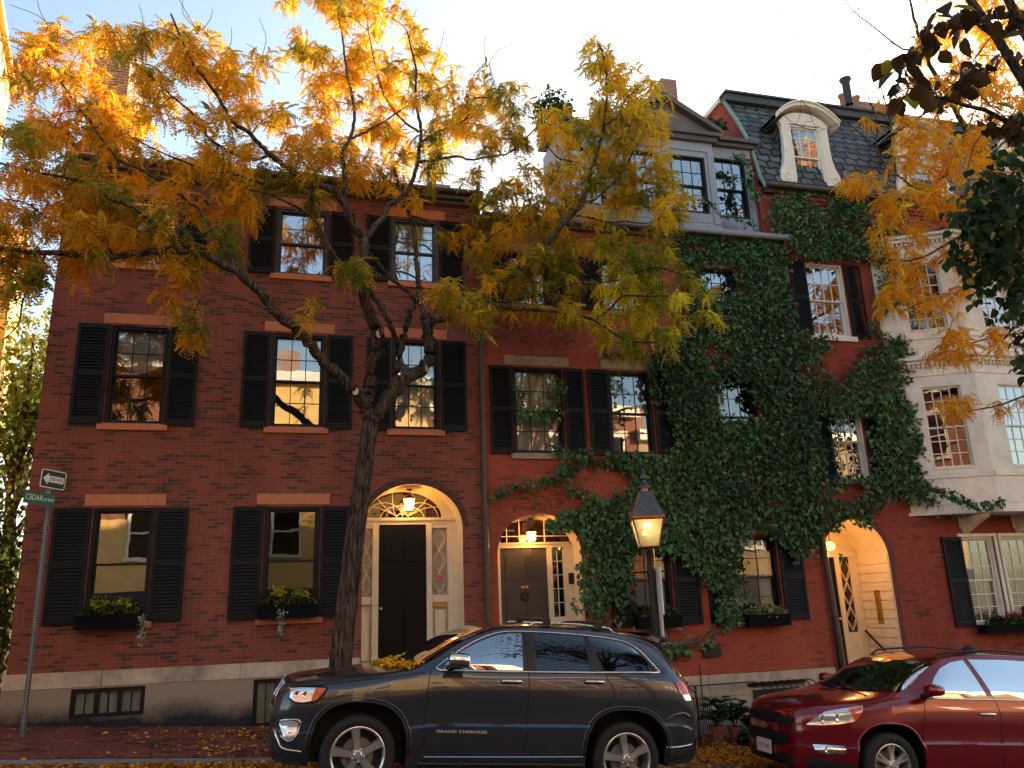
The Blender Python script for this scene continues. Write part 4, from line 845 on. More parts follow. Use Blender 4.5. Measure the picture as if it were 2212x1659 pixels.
nodes=np.array(T.nodes); nr=np.array(T.nr); pxn=np.array([(_c+_f*(_R.T@(n_-CP))[:2]/(_R.T@(n_-CP))[2]) for n_ in nodes])
NT=1180; tg=[]
while len(tg)<NT:
    u,v=rng.uniform(-40,1570),rng.uniform(-60,790)
    if u<50 and rng.random()<.6: continue
    if not inpoly(np.array([u]),np.array([v]),crown)[0]: continue
    dd=np.hypot(pxn[:,0]-u,pxn[:,1]-v); j=int(np.argmin(dd+rng.uniform(0,30,len(dd))))
    if dd[j]>95 and rng.random()<.6: continue
    if 560<u<1010 and v>395 and rng.random()<.8: continue
    if vnoise(np.array([[u,v]]),.022,77)[0]+.5*vnoise(np.array([[u,v]]),.06,78)[0]>.68: continue
    if u<480 and rng.random()<.25: continue
    tg.append(P(u,v,float(np.clip(nodes[j,1]+.42+rng.normal()*.42,8.8,12.75))))
for (u0,v0),(u1,v1),k in spray:
    for _ in range(k): tg.append(P(rng.uniform(min(u0,u1),max(u0,u1)),rng.uniform(min(v0,v1),max(v0,v1)),10.3+rng.uniform(-.2,.8)))
order=np.argsort([np.min(np.linalg.norm(nodes-t,axis=1)) for t in tg]); fp=[];fd=[];fu=[]
nl=list(nodes); nrl=list(nr)
for i in order:
    t=tg[i]; A=np.array(nl); q,r0=twig_to(T,t,A,np.array(nrl)); nl+=q[2:]; nrl+=[max(.004,r0*.6)]*len(q[2:])
    for nb in range(4 if rng.random()<.6 else 3):
        s_=1.0 if nb==0 else rng.uniform(.3,.95); p=np.array(q[min(len(q)-1,int(s_*len(q)))])+(rng.normal(size=3)*.07 if nb else 0); a0=rng.uniform(0,2*pi)
        for j in range(6+rng.integers(0,5)):
            a=a0+rng.normal()*1.1; fp.append(p+rng.normal(size=3)*.018); fd.append([cos(a),sin(a),rng.uniform(-1.3,.35)])
# bare twigs poking above the crown
for (u,v) in ((20,10),(25,60),(80,0),(300,10),(460,20),(560,40),(1050,75),(1098,100),(1180,170),(1160,200),(1300,60),(1330,120),(900,20),(960,60),(1240,150),(395,0),(380,-20),(500,60)):
    twig_to(T,P(u,v,10.6),np.array(nl),np.array(nrl),rmax=.010)
fp=np.array(fp); fd=np.array(fd); n_=len(fp)
pp=((fp-CP)@_R); uv=_c+_f*pp[:,:2]/pp[:,2:3]
# species colours: orange brown on the left, golden centre, yellow green low right, green inside
ora=np.array([.84,.41,.025]); gold=np.array([.93,.58,.035]); yel=np.array([.93,.76,.06]); grn=np.array([.13,.22,.03]); olive=np.array([.42,.32,.03])
h=np.clip((uv[:,0]-150)/1100+rng.normal(size=n_)*.15,0,1)[:,None]
base_=ora*(1-h)+gold*h; lowr=np.clip((uv[:,0]-1150)/200,0,1)*np.clip((uv[:,1]-450)/120,0,1)+rng.normal(size=n_)*.12; base_=base_*(1-np.clip(lowr,0,1)[:,None])+yel*np.clip(lowr,0,1)[:,None]
gn=vnoise(fp,1.5,3)+.28*rng.normal(size=n_)+.30*np.clip((uv[:,1]-180)/300,0,1)-.25*(uv[:,0]<0); g_=np.clip((gn-.04)*1.5,0,1)[:,None]
cols=base_*(1-g_)+(grn*.6+olive*.4)*g_; cols*=rng.uniform(.8,1.2,(n_,1))
V,F,C_=fronds(fp,fd,rng.normal(size=n_)*.5,rng.uniform(.8,1.3,n_),cols)
T.b.v and None
br=tb; o_=len(br.v); br.v+=T.b.v; br.f+=[tuple(i+o_ for i in f_) for f_ in T.b.f]; br.m+=T.b.m
tr_=br.build('trunk','bark',loc,smooth=True)
for (u,v,y_,s_) in ((768,845,11.02,(-.25,-.95,.1)),(817,722,11.30,(.55,-.8,.1)),(922,797,11.60,(.75,-.6,.1))):
    c0=P(u,v,y_); d=Vector(s_).normalized(); b=MB(); n=16; a=d.cross(Vector((0,0,1))).normalized(); e=d.cross(a); R1=.047
    r0=[Vector(c0)-d*.10+(a*cos(2*pi*i/n)*1.0+e*sin(2*pi*i/n)*1.3)*R1 for i in range(n)]; r1=[Vector(c0)+(a*cos(2*pi*i/n)*.92+e*sin(2*pi*i/n)*1.25)*R1 for i in range(n)]
    b.add(r0+r1,[(i,(i+1)%n,(i+1)%n+n,i+n) for i in range(n)],0); b.add(r1,[tuple(range(n))],1); b.add([p_+d*.001 if False else Vector(c0)+d*.002+(p_-Vector(c0))*.8 for p_ in r1],[tuple(range(n))],1)
    b.build('pruning_cut',['bark','cutwood'],tr_)
numpy_mesh('crown',V,F,'leaf',C_,loc)

# ======================================================= second honey locust, trunk beyond the right edge
T2=Tree(); l2=thing('honey_locust_tree','glowing orange honey locust reaching in from the right edge in front of the mansard roof','tree',(16.5,11.2,walk(16.5,11.2)))
T2.branch([(16.5,11.2,walk(16.5,11.2)-.1),(16.4,11.2,2),(16.0,11.2,4.5),(15.6,11.2,6.2)],.2,.12)
T2.branch([(15.6,11.2,6.2),tuple(P(2300,500,11)),tuple(P(2200,430,11)),tuple(P(2120,330,11)),tuple(P(2060,230,11)),tuple(P(2000,120,11)),tuple(P(1975,40,11)),tuple(P(1960,-30,11))],.09,.012)
T2.px([(2120,330,11),(2080,330,10.8),(2030,390,10.6),(1985,410,10.5),(1935,375,10.4),(1900,350,10.3)],.03,.008)
T2.px([(2060,230,11),(2010,240,10.9),(1960,270,10.8),(1920,300,10.8),(1880,320,10.7)],.025,.006)
T2.px([(2200,430,11),(2130,480,10.6),(2060,520,10.4),(1980,560,10.3),(1920,560,10.2)],.035,.007)
T2.px([(2300,700,10.6),(2200,720,10.4),(2120,735,10.3),(2060,760,10.2)],.025,.006)
T2.px([(2330,820,10.4),(2230,850,10.2),(2140,880,10.1),(2060,890,10.0)],.022,.005)
T2.px([(2000,120,11),(1940,100,11),(1890,60,11),(1840,20,11),(1820,-20,11)],.02,.004)
T2.px([(1900,330,11.2),(1860,290,11.4),(1800,240,11.5),(1740,200,11.6),(1690,160,11.7)],.012,.003,wob=.05)
T2.px([(1895,340,11.2),(1890,250,11.4),(1850,160,11.5),(1830,80,11.5),(1800,20,11.6)],.014,.003,wob=.05)
T2.px([(1930,290,11.2),(1900,180,11.3),(1880,110,11.3),(1900,30,11.3)],.013,.003,wob=.05)
T2.px([(1790,232,11.5),(1770,150,11.5),(1720,90,11.5),(1714,30,11.5)],.006,.0025,wob=.04)
c2=[(1850,255),(1870,200),(1855,160),(1900,150),(1960,140),(1985,60),(2020,-30),(2240,-40),(2240,620),(2160,640),(2100,650),(2060,650),(2030,680),(1985,640),(1900,640),(1880,600),(1915,590),(1890,540),(1880,470),(1905,410),(1960,415),(1960,350),(1850,330)]
sp2=[((1890,590),(1990,680)),((2040,700),(2212,780)),((1975,860),(2212,900)),((2010,690),(2080,830)),((1885,420),(1950,465)),((1820,385),(1875,400))]
nodes=np.array(T2.nodes); nl=list(nodes); nrl=list(T2.nr); tg=[]
while len(tg)<300:
    u,v=rng.uniform(1820,2240),rng.uniform(-40,690)
    if not inpoly(np.array([u]),np.array([v]),c2)[0]: continue
    if vnoise(np.array([[u,v]]),.03,79)[0]>.35: continue
    if u<1960 and rng.random()<.55: continue
    tg.append(P(u,v,10.7+rng.normal()*.55))
for (a,c) in sp2:
    for _ in range(8): tg.append(P(rng.uniform(a[0],c[0]),rng.uniform(a[1],c[1]),10.2+rng.normal()*.3))
for _ in range(150):   # bare twig haze in the sky
    u,v=rng.uniform(1650,1990),rng.uniform(-20,300)
    if u<1790 and rng.random()<.6: continue
    q,r0=twig_to(T2,P(u,v,11.3+rng.normal()*.4),np.array(nl),np.array(nrl),rmax=.010); nl+=q[2:]; nrl+=[.006]*len(q[2:])
fp=[];fd=[]
order=np.argsort([np.min(np.linalg.norm(nodes-t,axis=1)) for t in tg])
for i in order:
    q,r0=twig_to(T2,tg[i],np.array(nl),np.array(nrl)); nl+=q[2:]; nrl+=[max(.004,r0*.6)]*len(q[2:])
    for nb in range(4 if rng.random()<.6 else 3):
        s_=1.0 if nb==0 else rng.uniform(.3,.95); p=np.array(q[min(len(q)-1,int(s_*len(q)))])+(rng.normal(size=3)*.07 if nb else 0); a0=rng.uniform(0,2*pi)
        for j in range(6+rng.integers(0,5)):
            a=a0+rng.normal()*1.1; fp.append(p+rng.normal(size=3)*.018); fd.append([cos(a),sin(a),rng.uniform(-1.3,.35)])
fp=np.array(fp); fd=np.array(fd); n_=len(fp); k=np.clip(rng.normal(.45,.3,n_)+vnoise(fp,1.2,8)*.3,0,1)[:,None]
cols=(np.array([.90,.38,.02])*(1-k)+np.array([.98,.62,.05])*k)*rng.uniform(.75,1.15,(n_,1))
V,F,C_=fronds(fp,fd,rng.normal(size=n_)*.6,rng.uniform(.85,1.35,n_),cols)
T2.b.build('trunk','bark',l2,smooth=True); numpy_mesh('crown',V,F,'leaf',C_,l2)

# ======================================================= broad leaved tree close to the viewer, right edge
def leafshape(kind):
    if kind=='round': o=[(0,0),(.25,.36),(.55,.42),(.82,.25),(1.05,0),(.82,-.25),(.55,-.42),(.25,-.36)]
    else: o=[(0,0),(.08,.34),(.42,.50),(.50,.26),(1,0),(.50,-.26),(.42,-.50),(.08,-.34)]
    return np.array([(x,y,.22*abs(y)-.30*x*x) for x,y in o])
def leaves(pos,dirs,rolls,sc,cols,kind):
    T_=leafshape(kind); d,s,n=frames(dirs,rolls); A=T_[None]*sc[:,None,None]
    W=pos[:,None,:]+A[...,0:1]*d[:,None,:]+A[...,1:2]*s[:,None,:]+A[...,2:3]*n[:,None,:]; k=len(T_)
    V=W.reshape(-1,3); C_=np.repeat(cols,k,axis=0); base=np.arange(len(pos))[:,None]*k
    F=np.concatenate([base+np.array([[0,1,2,3]]),base+np.array([[0,3,4,5]]),base+np.array([[0,5,6,7]])],axis=1).reshape(-1,4)
    return V,F,np.clip(C_,0,1)
T3=Tree(); l3=thing('broadleaf_tree','dark green broad leaved tree whose branches hang in close at the top right corner','tree',(6.6,4.2,G(6.6)-.1))
T3.branch([(6.6,4.2,G(6.6)-.2),(6.5,4.2,1.5),(6.3,4.25,3.2),(6.0,4.3,4.6)],.16,.09)
T3.branch([(6.0,4.3,4.6),tuple(P(2330,150,4.6)),tuple(P(2200,40,4.5)),tuple(P(2090,50,4.4)),tuple(P(2010,75,4.4))],.05,.006)
T3.branch([(6.3,4.25,3.4),tuple(P(2420,420,5.4)),tuple(P(2260,330,5.2)),tuple(P(2150,250,5.0)),tuple(P(2040,215,4.8)),tuple(P(1960,190,4.8))],.04,.005)
T3.branch([(6.3,4.25,3.2),tuple(P(2400,560,6.2)),tuple(P(2280,500,6.2)),tuple(P(2180,470,6.2)),tuple(P(2110,430,6.2))],.05,.008)
T3.branch([tuple(P(2280,500,6.2)),tuple(P(2200,560,6.0)),tuple(P(2140,600,6.0)),tuple(P(2100,640,6.0))],.02,.005)
T3.branch([tuple(P(2340,330,6.2)),tuple(P(2230,300,6.0)),tuple(P(2190,290,6.0))],.02,.005)
nl=list(T3.nodes); nrl=list(T3.nr); fp=[]; fd=[]; sc=[]
for (u,v,y_,ru,rv,k,s_) in ((2075,45,4.4,75,30,16,.13),(1945,130,4.8,30,22,8,.14),(1945,195,4.8,45,30,11,.14),(2040,205,4.8,40,16,6,.13),(2090,155,4.7,50,35,11,.13),(2010,90,4.5,30,15,5,.12),(2190,75,4.5,35,60,12,.13),(2175,255,5.0,45,30,14,.13),
   (2200,300,6.0,25,60,40,.10),(2190,420,6.2,75,75,190,.095),(2140,500,6.2,75,70,190,.095),(2190,560,6.1,50,75,130,.095),(2105,470,6.2,40,40,50,.09),(2190,665,6.0,30,50,50,.09),(2120,590,6.1,30,40,35,.09),(2205,780,6.0,12,40,14,.09),(2080,560,6.1,25,20,10,.09)):
    for _ in range(k):
        t=P(u+rng.normal()*ru*.55,v+rng.normal()*rv*.55,y_+rng.normal()*.28)
        if rng.random()<.25 or k<15: q,r0=twig_to(T3,t,np.array(nl),np.array(nrl),rmax=.006); nl+=q[2:]; nrl+=[.004]*len(q[2:])
        for __ in range(2):
            fp.append(t+rng.normal(size=3)*.03); a=rng.uniform(0,2*pi); fd.append([cos(a),sin(a),rng.uniform(-1.1,-.1)]); sc.append(s_*rng.uniform(.75,1.25))
for k in range(26):   # the rest of the crown, above and beside the picture, mirrored in the car windows
    e=np.array([7.5,3.2,8.3])+rng.normal(size=3)*[1.9,1.4,1.1]; e_=(e-CP)@_R; uu=_c+_f*e_[:2]/max(e_[2],.01)
    if e_[2]>0 and -60<uu[0]<2290 and -60<uu[1]<1700: continue
    T3.branch([(6.0,4.3,4.6),tuple((np.array([6.0,4.3,5.6])+e)/2+[0,0,.3]),tuple(e)],.045,.01,n=5)
    for _ in range(70):
        t=e+rng.normal(size=3)*.45; t_=(t-CP)@_R; uu=_c+_f*t_[:2]/max(t_[2],.01)
        if t_[2]>0 and -40<uu[0]<2260 and -40<uu[1]<1700: continue
        fp.append(t); a=rng.uniform(0,2*pi); fd.append([cos(a),sin(a),rng.uniform(-1.1,-.1)]); sc.append(.11*rng.uniform(.7,1.3))
fp=np.array(fp); fd=np.array(fd); n_=len(fp); cols=np.array([.030,.060,.022])*rng.uniform(.6,1.7,(n_,1)); nearl=fp[:,1]<5.2; cols[nearl]=np.array([.06,.035,.012])*rng.uniform(.5,1.6,(int(nearl.sum()),1)); yl=rng.random(n_)<.05; cols[yl]=[.30,.30,.03]
V,F,C_=leaves(fp,fd,rng.normal(size=n_)*.7,np.array(sc),cols,'round'); T3.b.build('trunk','bark',l3,smooth=True); numpy_mesh('crown',V,F,'darkleaf',C_,l3)

# ======================================================= trees down the lane, left
def lane_tree(x,y,h,rr,label,tint,seed,n=9000):
    global rng
    keep=rng; rng=np.random.default_rng(seed); T_=Tree(); z0=.3; t_=thing('lane_tree',label,'tree',(x,y,z0),group='trees down the lane')
    T_.branch([(x,y,z0-.2),(x+.1,y,h*.3),(x-.1,y,h*.6),(x,y,h*.9)],.22,.03); ctr=[]
    for i in range(26):
        a=rng.uniform(0,2*pi); z=h*rng.uniform(.22,.95); e=np.array([x+cos(a)*rr*rng.uniform(.3,.9),y+sin(a)*rr*rng.uniform(.3,.9),z0+z]); ctr.append(e); T_.branch([(x,y,z*.75+z0),tuple((np.array([x,y,z*.85+z0])+e)/2+[0,0,.2]),tuple(e)],.05,.01,n=5,k=3)
    ctr=np.array(ctr); idx=rng.integers(0,len(ctr),n); p=ctr[idx]+rng.normal(size=(n,3))*[.55,.55,.42]
    d=rng.normal(size=(n,3)); d[:,2]-=.6; c=np.array(tint)*rng.uniform(.5,1.4,(n,1)); top=np.clip((p[:,2]-h*.75)/(h*.25),0,1)[:,None]; c=c*(1-top*.35)+np.array([.45,.38,.03])*top*.35  # leaf colour shifts partly to yellow toward the crown top
    V,F,C_=leaves(p,d,rng.normal(size=n)*.8,rng.uniform(.07,.135,n),c,'round'); T_.b.build('trunk','bark',t_,smooth=True); numpy_mesh('crown',V,F,'plantleaf',C_,t_); rng=keep
lane_tree(-6.2,20.5,8.2,1.5,'green tree with yellower top behind the left brick townhouse corner',(.13,.20,.035),21)
lane_tree(-8.3,24,9.5,1.9,'taller dark green tree farthest down the lane at the left edge',(.09,.15,.03),22,10000)
lane_tree(-6.3,17.0,4.6,1.0,'low dark green tree in the lane beside the sign post',(.06,.10,.025),23,6000)

# ======================================================= ivy
def fz(pts): return [tuple(P(u,v,13)[[0,2]]) for u,v in pts]
def ivy(name,label,polys,holes,n,loc_,seed,stems=(),tend=(),thr=-.92,ext=None,grad=None,sc=(.042,.105),y0=12.93,tone=2.6):
    r_=np.random.default_rng(seed); t_=thing(name,label,'ivy',loc_); fp=[];fd=[];ss=[];cc=[]
    P2=[]
    for poly,amt in polys:
        q=np.array(poly); x0,z0=q.min(0)-.15; x1,z1=q.max(0)+.15; k=int(n*amt); 
        x=r_.uniform(x0,x1,k*4); z=r_.uniform(z0,z1,k*4); e=np.stack([x,z],1)
        jx=x+.12*vnoise(e,7,seed+1)+r_.normal(size=len(x))*.05; jz=z+.12*vnoise(e,7,seed+2)+r_.normal(size=len(x))*.05
        m=inpoly(jx,jz,poly)
        gap=vnoise(e,1.9,seed+5)+.35*vnoise(e,6,seed+6); m&=gap>thr+(np.clip((grad-x)*.55,0,.9) if grad else 0)+r_.normal(size=len(x))*.12
        for hpoly in holes: m&=~inpoly(jx,jz,hpoly)
        P2.append(e[m][:k])
    for path,wd,k in tend:
        q=smoothpath([(*p_,0) for p_ in path],8); 
        for _ in range(k): p_=q[r_.integers(0,len(q))]; P2.append(np.array([[p_[0]+r_.normal()*wd,p_[1]+r_.normal()*wd]]))
    e=np.vstack(P2); ne=0
    if ext:
        q=np.array(smoothpath(ext,10)); ne=320; ex=q[r_.integers(0,len(q),ne)]+r_.normal(size=(ne,3))*[.06,.02,.055]; e=np.vstack([e,ex[:,[0,2]]])
    m=len(e); yy=y0-.03*(vnoise(e,3.1,seed+9)+1)-np.abs(r_.normal(size=m))*.035
    if ne: yy[-ne:]=ex[:,1]
    fp=np.stack([e[:,0],yy,e[:,1]],1); a=r_.normal(size=m)*.75
    fd=np.stack([np.sin(a),-r_.uniform(.25,.95,m),-np.cos(a)],1)
    cols=np.array([.024,.056,.021])*r_.uniform(.55,1.5,(m,1))*tone; cols*=(1+.35*vnoise(e,1.3,seed+20))[:,None]; lt=r_.random(m)<.10; cols[lt]=np.array([.13,.22,.05])*r_.uniform(.7,1.3,(lt.sum(),1)); dk=r_.random(m)<.025; cols[dk]=[.16,.05,.02]
    V,F,C_=leaves(fp,fd,r_.normal(size=m)*.35,r_.uniform(*sc,m),cols,'ivy'); numpy_mesh('foliage',V,F,'ivy',C_,t_)
    b=MB()
    for path,r0 in stems:
        q=smoothpath([(p_[0],12.975,p_[1]) for p_ in path],6); q=[p_+np.array([r_.normal()*.012,0,r_.normal()*.012]) for p_ in q]; b.tube(q,[r0*(1-.6*i/(len(q)-1)) for i in range(len(q))],6)
    b.build('stem',plain('ivy_stem',(.16,.11,.08),.9,var=.3,scale=20),t_,smooth=True); return t_
main=fz([(1455,520),(1560,512),(1640,520),(1685,545),(1700,640),(1712,720),(1722,850),(1735,1000),(1755,1120),(1762,1165),(1735,1195),(1720,1205),(1700,1195),(1680,1170),(1650,1150),(1618,1148),(1598,1165),(1600,1230),(1588,1270),(1600,1330),(1560,1350),(1535,1330),(1545,1290),(1515,1250),(1485,1215),(1440,1195),(1400,1190),(1378,1180),(1355,1200),(1358,1280),(1330,1335),(1300,1330),(1252,1325),(1245,1240),(1255,1190),(1240,1150),(1200,1150),(1165,1140),(1200,1120),(1250,1105),(1300,1050),(1290,1010),(1340,985),(1430,995),(1452,960),(1440,900),(1408,860),(1400,815),(1395,780),(1440,740),(1480,690),(1470,600)])
hole2=[fz([(1540,822),(1618,822),(1632,905),(1556,903)]),fz([(1508,568),(1592,572),(1594,642),(1520,640)]),fz([(1410,810),(1425,805),(1440,980),(1430,985)]),fz([(1375,1200),(1395,1350),(1505,1360),(1490,1240),(1440,1212)]),fz([(1610,1175),(1655,1175),(1700,1330),(1600,1320)])]
st=[(fz([(1455,1425),(1500,1390),(1550,1340),(1565,1290),(1540,1230),(1530,1190),(1540,1050),(1480,960),(1470,880)]),.028),(fz([(1560,1370),(1575,1330),(1550,1240),(1545,1210)]),.016),
    (fz([(1450,1060),(1470,960),(1440,900)]),.014),(fz([(1230,1150),(1260,1060),(1190,960),(1100,700)]),.008),(fz([(1160,1090),(1140,1160),(1195,1130)]),.007),(fz([(1350,980),(1400,1050),(1330,1100)]),.007),(fz([(1290,1010),(1230,1080),(1260,1150)]),.010),(fz([(1700,560),(1715,760),(1755,1160)]),.012)]
tn=[(fz([(1062,1072),(1100,1056),(1150,1048),(1200,1032),(1240,1010),(1270,980)]),.055,260),(fz([(1190,970),(1240,985),(1300,1000),(1345,985),(1400,992)]),.06,240),(fz([(1185,1140),(1215,1125),(1245,1128)]),.06,90),(fz([(1205,1000),(1225,1050),(1270,1080),(1300,1130)]),.07,200),
    (fz([(1400,1425),(1440,1400),(1500,1395),(1540,1375)]),.06,70),(fz([(1420,1370),(1440,1400),(1480,1390)]),.07,90),(fz([(1110,830),(1125,870),(1120,900)]),.05,50),(fz([(1150,900),(1190,885),(1205,830)]),.07,120),(fz([(1125,895),(1200,900)]),.04,70),(fz([(1300,765),(1350,768),(1400,775)]),.04,60),
    (fz([(1555,400),(1600,390),(1620,420)]),.04,50),(fz([(1575,345),(1602,350),(1615,400),(1625,440)]),.05,170),(fz([(1470,430),(1520,445),(1545,455)]),.03,50),(fz([(1545,465),(1590,480),(1625,500)]),.05,70)]
ivy('climbing_ivy','dense dark green ivy covering the right half of the orange red brick townhouse',[(main,1.0)],hole2,25000,(7,12.95,0.2),31,st,tn,grad=6.0)
p3=fz([(1652,425),(1760,430),(1880,448),(1905,470),(1955,540),(1965,620),(1960,690),(1990,720),(2060,735),(2010,762),(1955,775),(1950,800),(1940,850),(1965,880),(1972,940),(1978,985),(1978,1020),(2040,1050),(2070,1085),(2160,1085),(2130,1105),(2060,1105),(2010,1110),(1960,1100),(1945,1070),(1905,1075),(1880,1105),(1855,1130),(1815,1128),(1780,1150),(1755,1150),(1745,1060),(1730,960),(1715,800),(1702,735),(1740,732),(1840,738),(1885,730),(1890,650),(1900,590),(1880,560),(1830,560),(1740,560),(1710,565),(1690,520),(1655,500)])
hl3=[fz([(1800,895),(1868,900),(1878,1035),(1802,1033)]),fz([(1757,900),(1792,900),(1792,1040),(1765,1040)]),fz([(1740,600),(1835,600),(1840,728),(1745,728)]),fz([(1925,440),(1990,470),(1940,560)])]
ivy('climbing_ivy','ivy running round the white framed windows and bay of the deep red brick townhouse',[(p3,1.0)],hl3,11500,(11,12.95,0),37,[(fz([(1765,1170),(1740,1000),(1720,800),(1700,600)]),.016)],
   [(fz([(1880,720),(1950,760),(2060,745)]),.07,200),(fz([(1950,1060),(2020,1090),(2100,1095),(2165,1085)]),.07,260),(fz([(1800,1195),(1812,1215)]),.02,14),(fz([(1875,545),(1890,640),(1870,720)]),.06,160),(fz([(1905,640),(1960,680),(2000,735)]),.1,260)],y0=12.88,thr=-.5,ext=[tuple(P(u,v,y)) for u,v,y in ((1965,1045,12.86),(2010,1055,12.6),(2060,1072,12.35),(2105,1090,12.17),(2165,1086,12.15))])
# red brown dried tendrils left of the middle windows
b=MB(); t_=thing('dried_creeper','dry reddish creeper stems and withered leaves on the orange red brick above the left window','ivy',(3.6,12.98,6.5))
fp=[];
for k in range(26):
    x,z=3.12+rng.random()*1.5,6.15+rng.random()*.15; pts=[(x,12.985,z)]
    for i in range(9): x+=rng.normal()*.09; z+=rng.uniform(.03,.12); pts.append((x,12.985,z))
    b.tube(smoothpath(pts,3),.003,4); fp+=[p_ for p_ in pts if rng.random()<.75]
for k in range(14):
    x,z=3.3+rng.random()*1.2,3.3+rng.random()*.1; pts=[(x,12.985,z)]
    for i in range(7): x+=rng.normal()*.07; z+=rng.uniform(.0,.09); pts.append((x,12.985,z))
    b.tube(smoothpath(pts,3),.003,4); fp+=[p_ for p_ in pts if rng.random()<.6]
b.build('stem',plain('dry_stem',(.20,.10,.06),.9,var=.3),t_); fp=np.array(fp); m=len(fp); fp[:,1]-=rng.random(m)*.03
V,F,C_=leaves(fp,rng.normal(size=(m,3))-[0,.4,.6],rng.normal(size=m),rng.uniform(.03,.055,m),np.array([.42,.15,.08])*rng.uniform(.6,1.3,(m,1)),'ivy'); numpy_mesh('foliage',V,F,'plantleaf',C_,t_)
# ======================================================= small plants
def tuft(parent,c,r,n,tint,ls=(.03,.07),seed=1,name='foliage',kind='round',mat='plantleaf',up=.3):
    r_=np.random.default_rng(seed); p=r_.normal(size=(n,3)); p/=np.linalg.norm(p,axis=1,keepdims=True); p*=r_.random((n,1))**.45; p[:,2]=np.where(p[:,2]<-.3,-p[:,2]*.5,p[:,2]); p=p*np.array(r)+np.array(c)
    d=r_.normal(size=(n,3)); d[:,2]+=up; cols=np.array(tint)*r_.uniform(.5,1.6,(n,1))
    V,F,C_=leaves(p,d,r_.normal(size=n),r_.uniform(*ls,n),cols,kind); return numpy_mesh(name,V,F,mat,C_,parent)
def wbox(x0,x1,z,label,group='window boxes on the facades',mat='frame',yellow=True,seed=1,trail=None,pale=False,h=.17):
    t=thing('window_box',label,'window box',((x0+x1)/2,12.85,z),group=group)
    b=MB(); b.box(x0,x1,12.74,12.93,z,z+h); b.box(x0-.012,x1+.012,12.725,12.93,z+h-.03,z+h+.005); b.box(x0-.008,x1+.008,12.73,12.93,z-.015,z-.001); b.build('box','matteblack',t)
    w_=(x1-x0)/2; tint=(.05,.09,.02) if not pale else (.22,.27,.12)
    tuft(t,((x0+x1)/2,12.83,z+h+.03),(w_,.11,.15),520,tint,(.035,.075),seed)
    if yellow:
        tuft(t,((x0+x1)/2-w_*.35,12.80,z+h+.14),(w_*.3,.07,.12),110,(.42,.38,.03),(.03,.06),seed+1); tuft(t,((x0+x1)/2+w_*.4,12.80,z+h+.13),(w_*.35,.07,.10),120,(.40,.40,.04),(.03,.06),seed+2)
        tuft(t,((x0+x1)/2,12.76,z+h+.03),(w_*.8,.06,.07),22,(.75,.16,.04),(.03,.045),seed+3,name='flowers')
    if trail is not None:
        r_=np.random.default_rng(seed+5); m=60; p=np.stack([trail+.03*r_.normal(size=m),12.72+0*r_.random(m),z+h-.42*r_.random(m)],1)
        V,F,C_=leaves(p,np.stack([r_.normal(size=m),-np.ones(m)*.5,-np.ones(m)],1),r_.normal(size=m),r_.uniform(.03,.05,m),np.array([.35,.42,.30])*r_.uniform(.6,1.2,(m,1)),'ivy'); numpy_mesh('trailing_vine',V,F,'plantleaf',C_,t)
    return t
wbox(-2.93,-2.07,1.70,'black window box with yellow green plants under the leftmost ground floor window',seed=41,trail=-2.05)
wbox(-.52,.34,1.76,'black window box with yellow green plants and orange blooms just left of the tree trunk',seed=51,trail=-.18)
wbox(7.45,8.25,1.34,'window box with pale variegated ivy under the ivy framed ground floor window',seed=61,yellow=False,pale=True)
wbox(5.45,6.22,1.38,'window box with small green plants behind the gas street lamp',seed=71,yellow=False)
t=wbox(12.25,14.0,1.03,'black window box with dark red chrysanthemums at the right edge',seed=81,yellow=False,h=.12)
tuft(t,(12.6,12.8,1.22),(.16,.1,.12),160,(.03,.03,.03),(.03,.05),83); tuft(t,(12.95,12.8,1.27),(.17,.1,.14),200,(.28,.03,.01),(.02,.035),84,name='flowers'); tuft(t,(13.4,12.8,1.3),(.17,.1,.2),160,(.18,.02,.03),(.05,.11),85,name='flowers')
def pot(x,y,rr,h,label,seed,hp,kind='broad'):
    z=walk(x,y); t=thing('potted_plant',label,'potted plant',(x,y,z),group='potted plants by the stone base')
    b=MB(); b.lathe([(0,0),(rr*.7,0),(rr*.95,h*.8),(rr*1.1,h*.8),(rr*1.1,h),(rr*.95,h),(rr*.9,h*.9),(0,h*.9)],(x,y,z),n=20); b.build('pot','terracotta',t,smooth=True,angle=35)
    r_=np.random.default_rng(seed); p=[];d=[];s=[]; sb=MB()
    for k in range(6):
        a=r_.uniform(0,2*pi); top=np.array([x+cos(a)*.12,y+sin(a)*.12,z+h+hp*r_.uniform(.5,1)]); sb.tube([(x,y,z+h*.8),tuple((np.array([x,y,z+h])+top)/2),tuple(top)],.007,5)
        for j in range(9): b_=r_.uniform(0,2*pi); p.append(top-[0,0,r_.random()*.14]); d.append([cos(b_),sin(b_),r_.uniform(-.3,.5)]); s.append(r_.uniform(.11,.19))
    sb.build('stem',plain('green_stem',(.05,.07,.03),.7),t)
    V,F,C_=leaves(np.array(p),np.array(d),r_.normal(size=len(p))*.3,np.array(s),np.array([.035,.065,.035])*r_.uniform(.6,1.4,(len(p),1)),'round'); V=V*1; numpy_mesh('foliage',V,F,'plantleaf',C_,t)
pot(6.50,12.45,.12,.24,'terracotta pot with broad glossy leaves nearest the grey car',91,.42)
pot(6.88,12.55,.12,.22,'terracotta pot with broad leaved plant, middle of the row by the stone base',92,.45)
pot(7.22,12.45,.13,.26,'terracotta pot with a low plant just left of the iron cage',93,.25)
pot(6.98,12.2,.09,.14,'small low terracotta pot on the leafy pavement in front of the taller pots',94,.10)
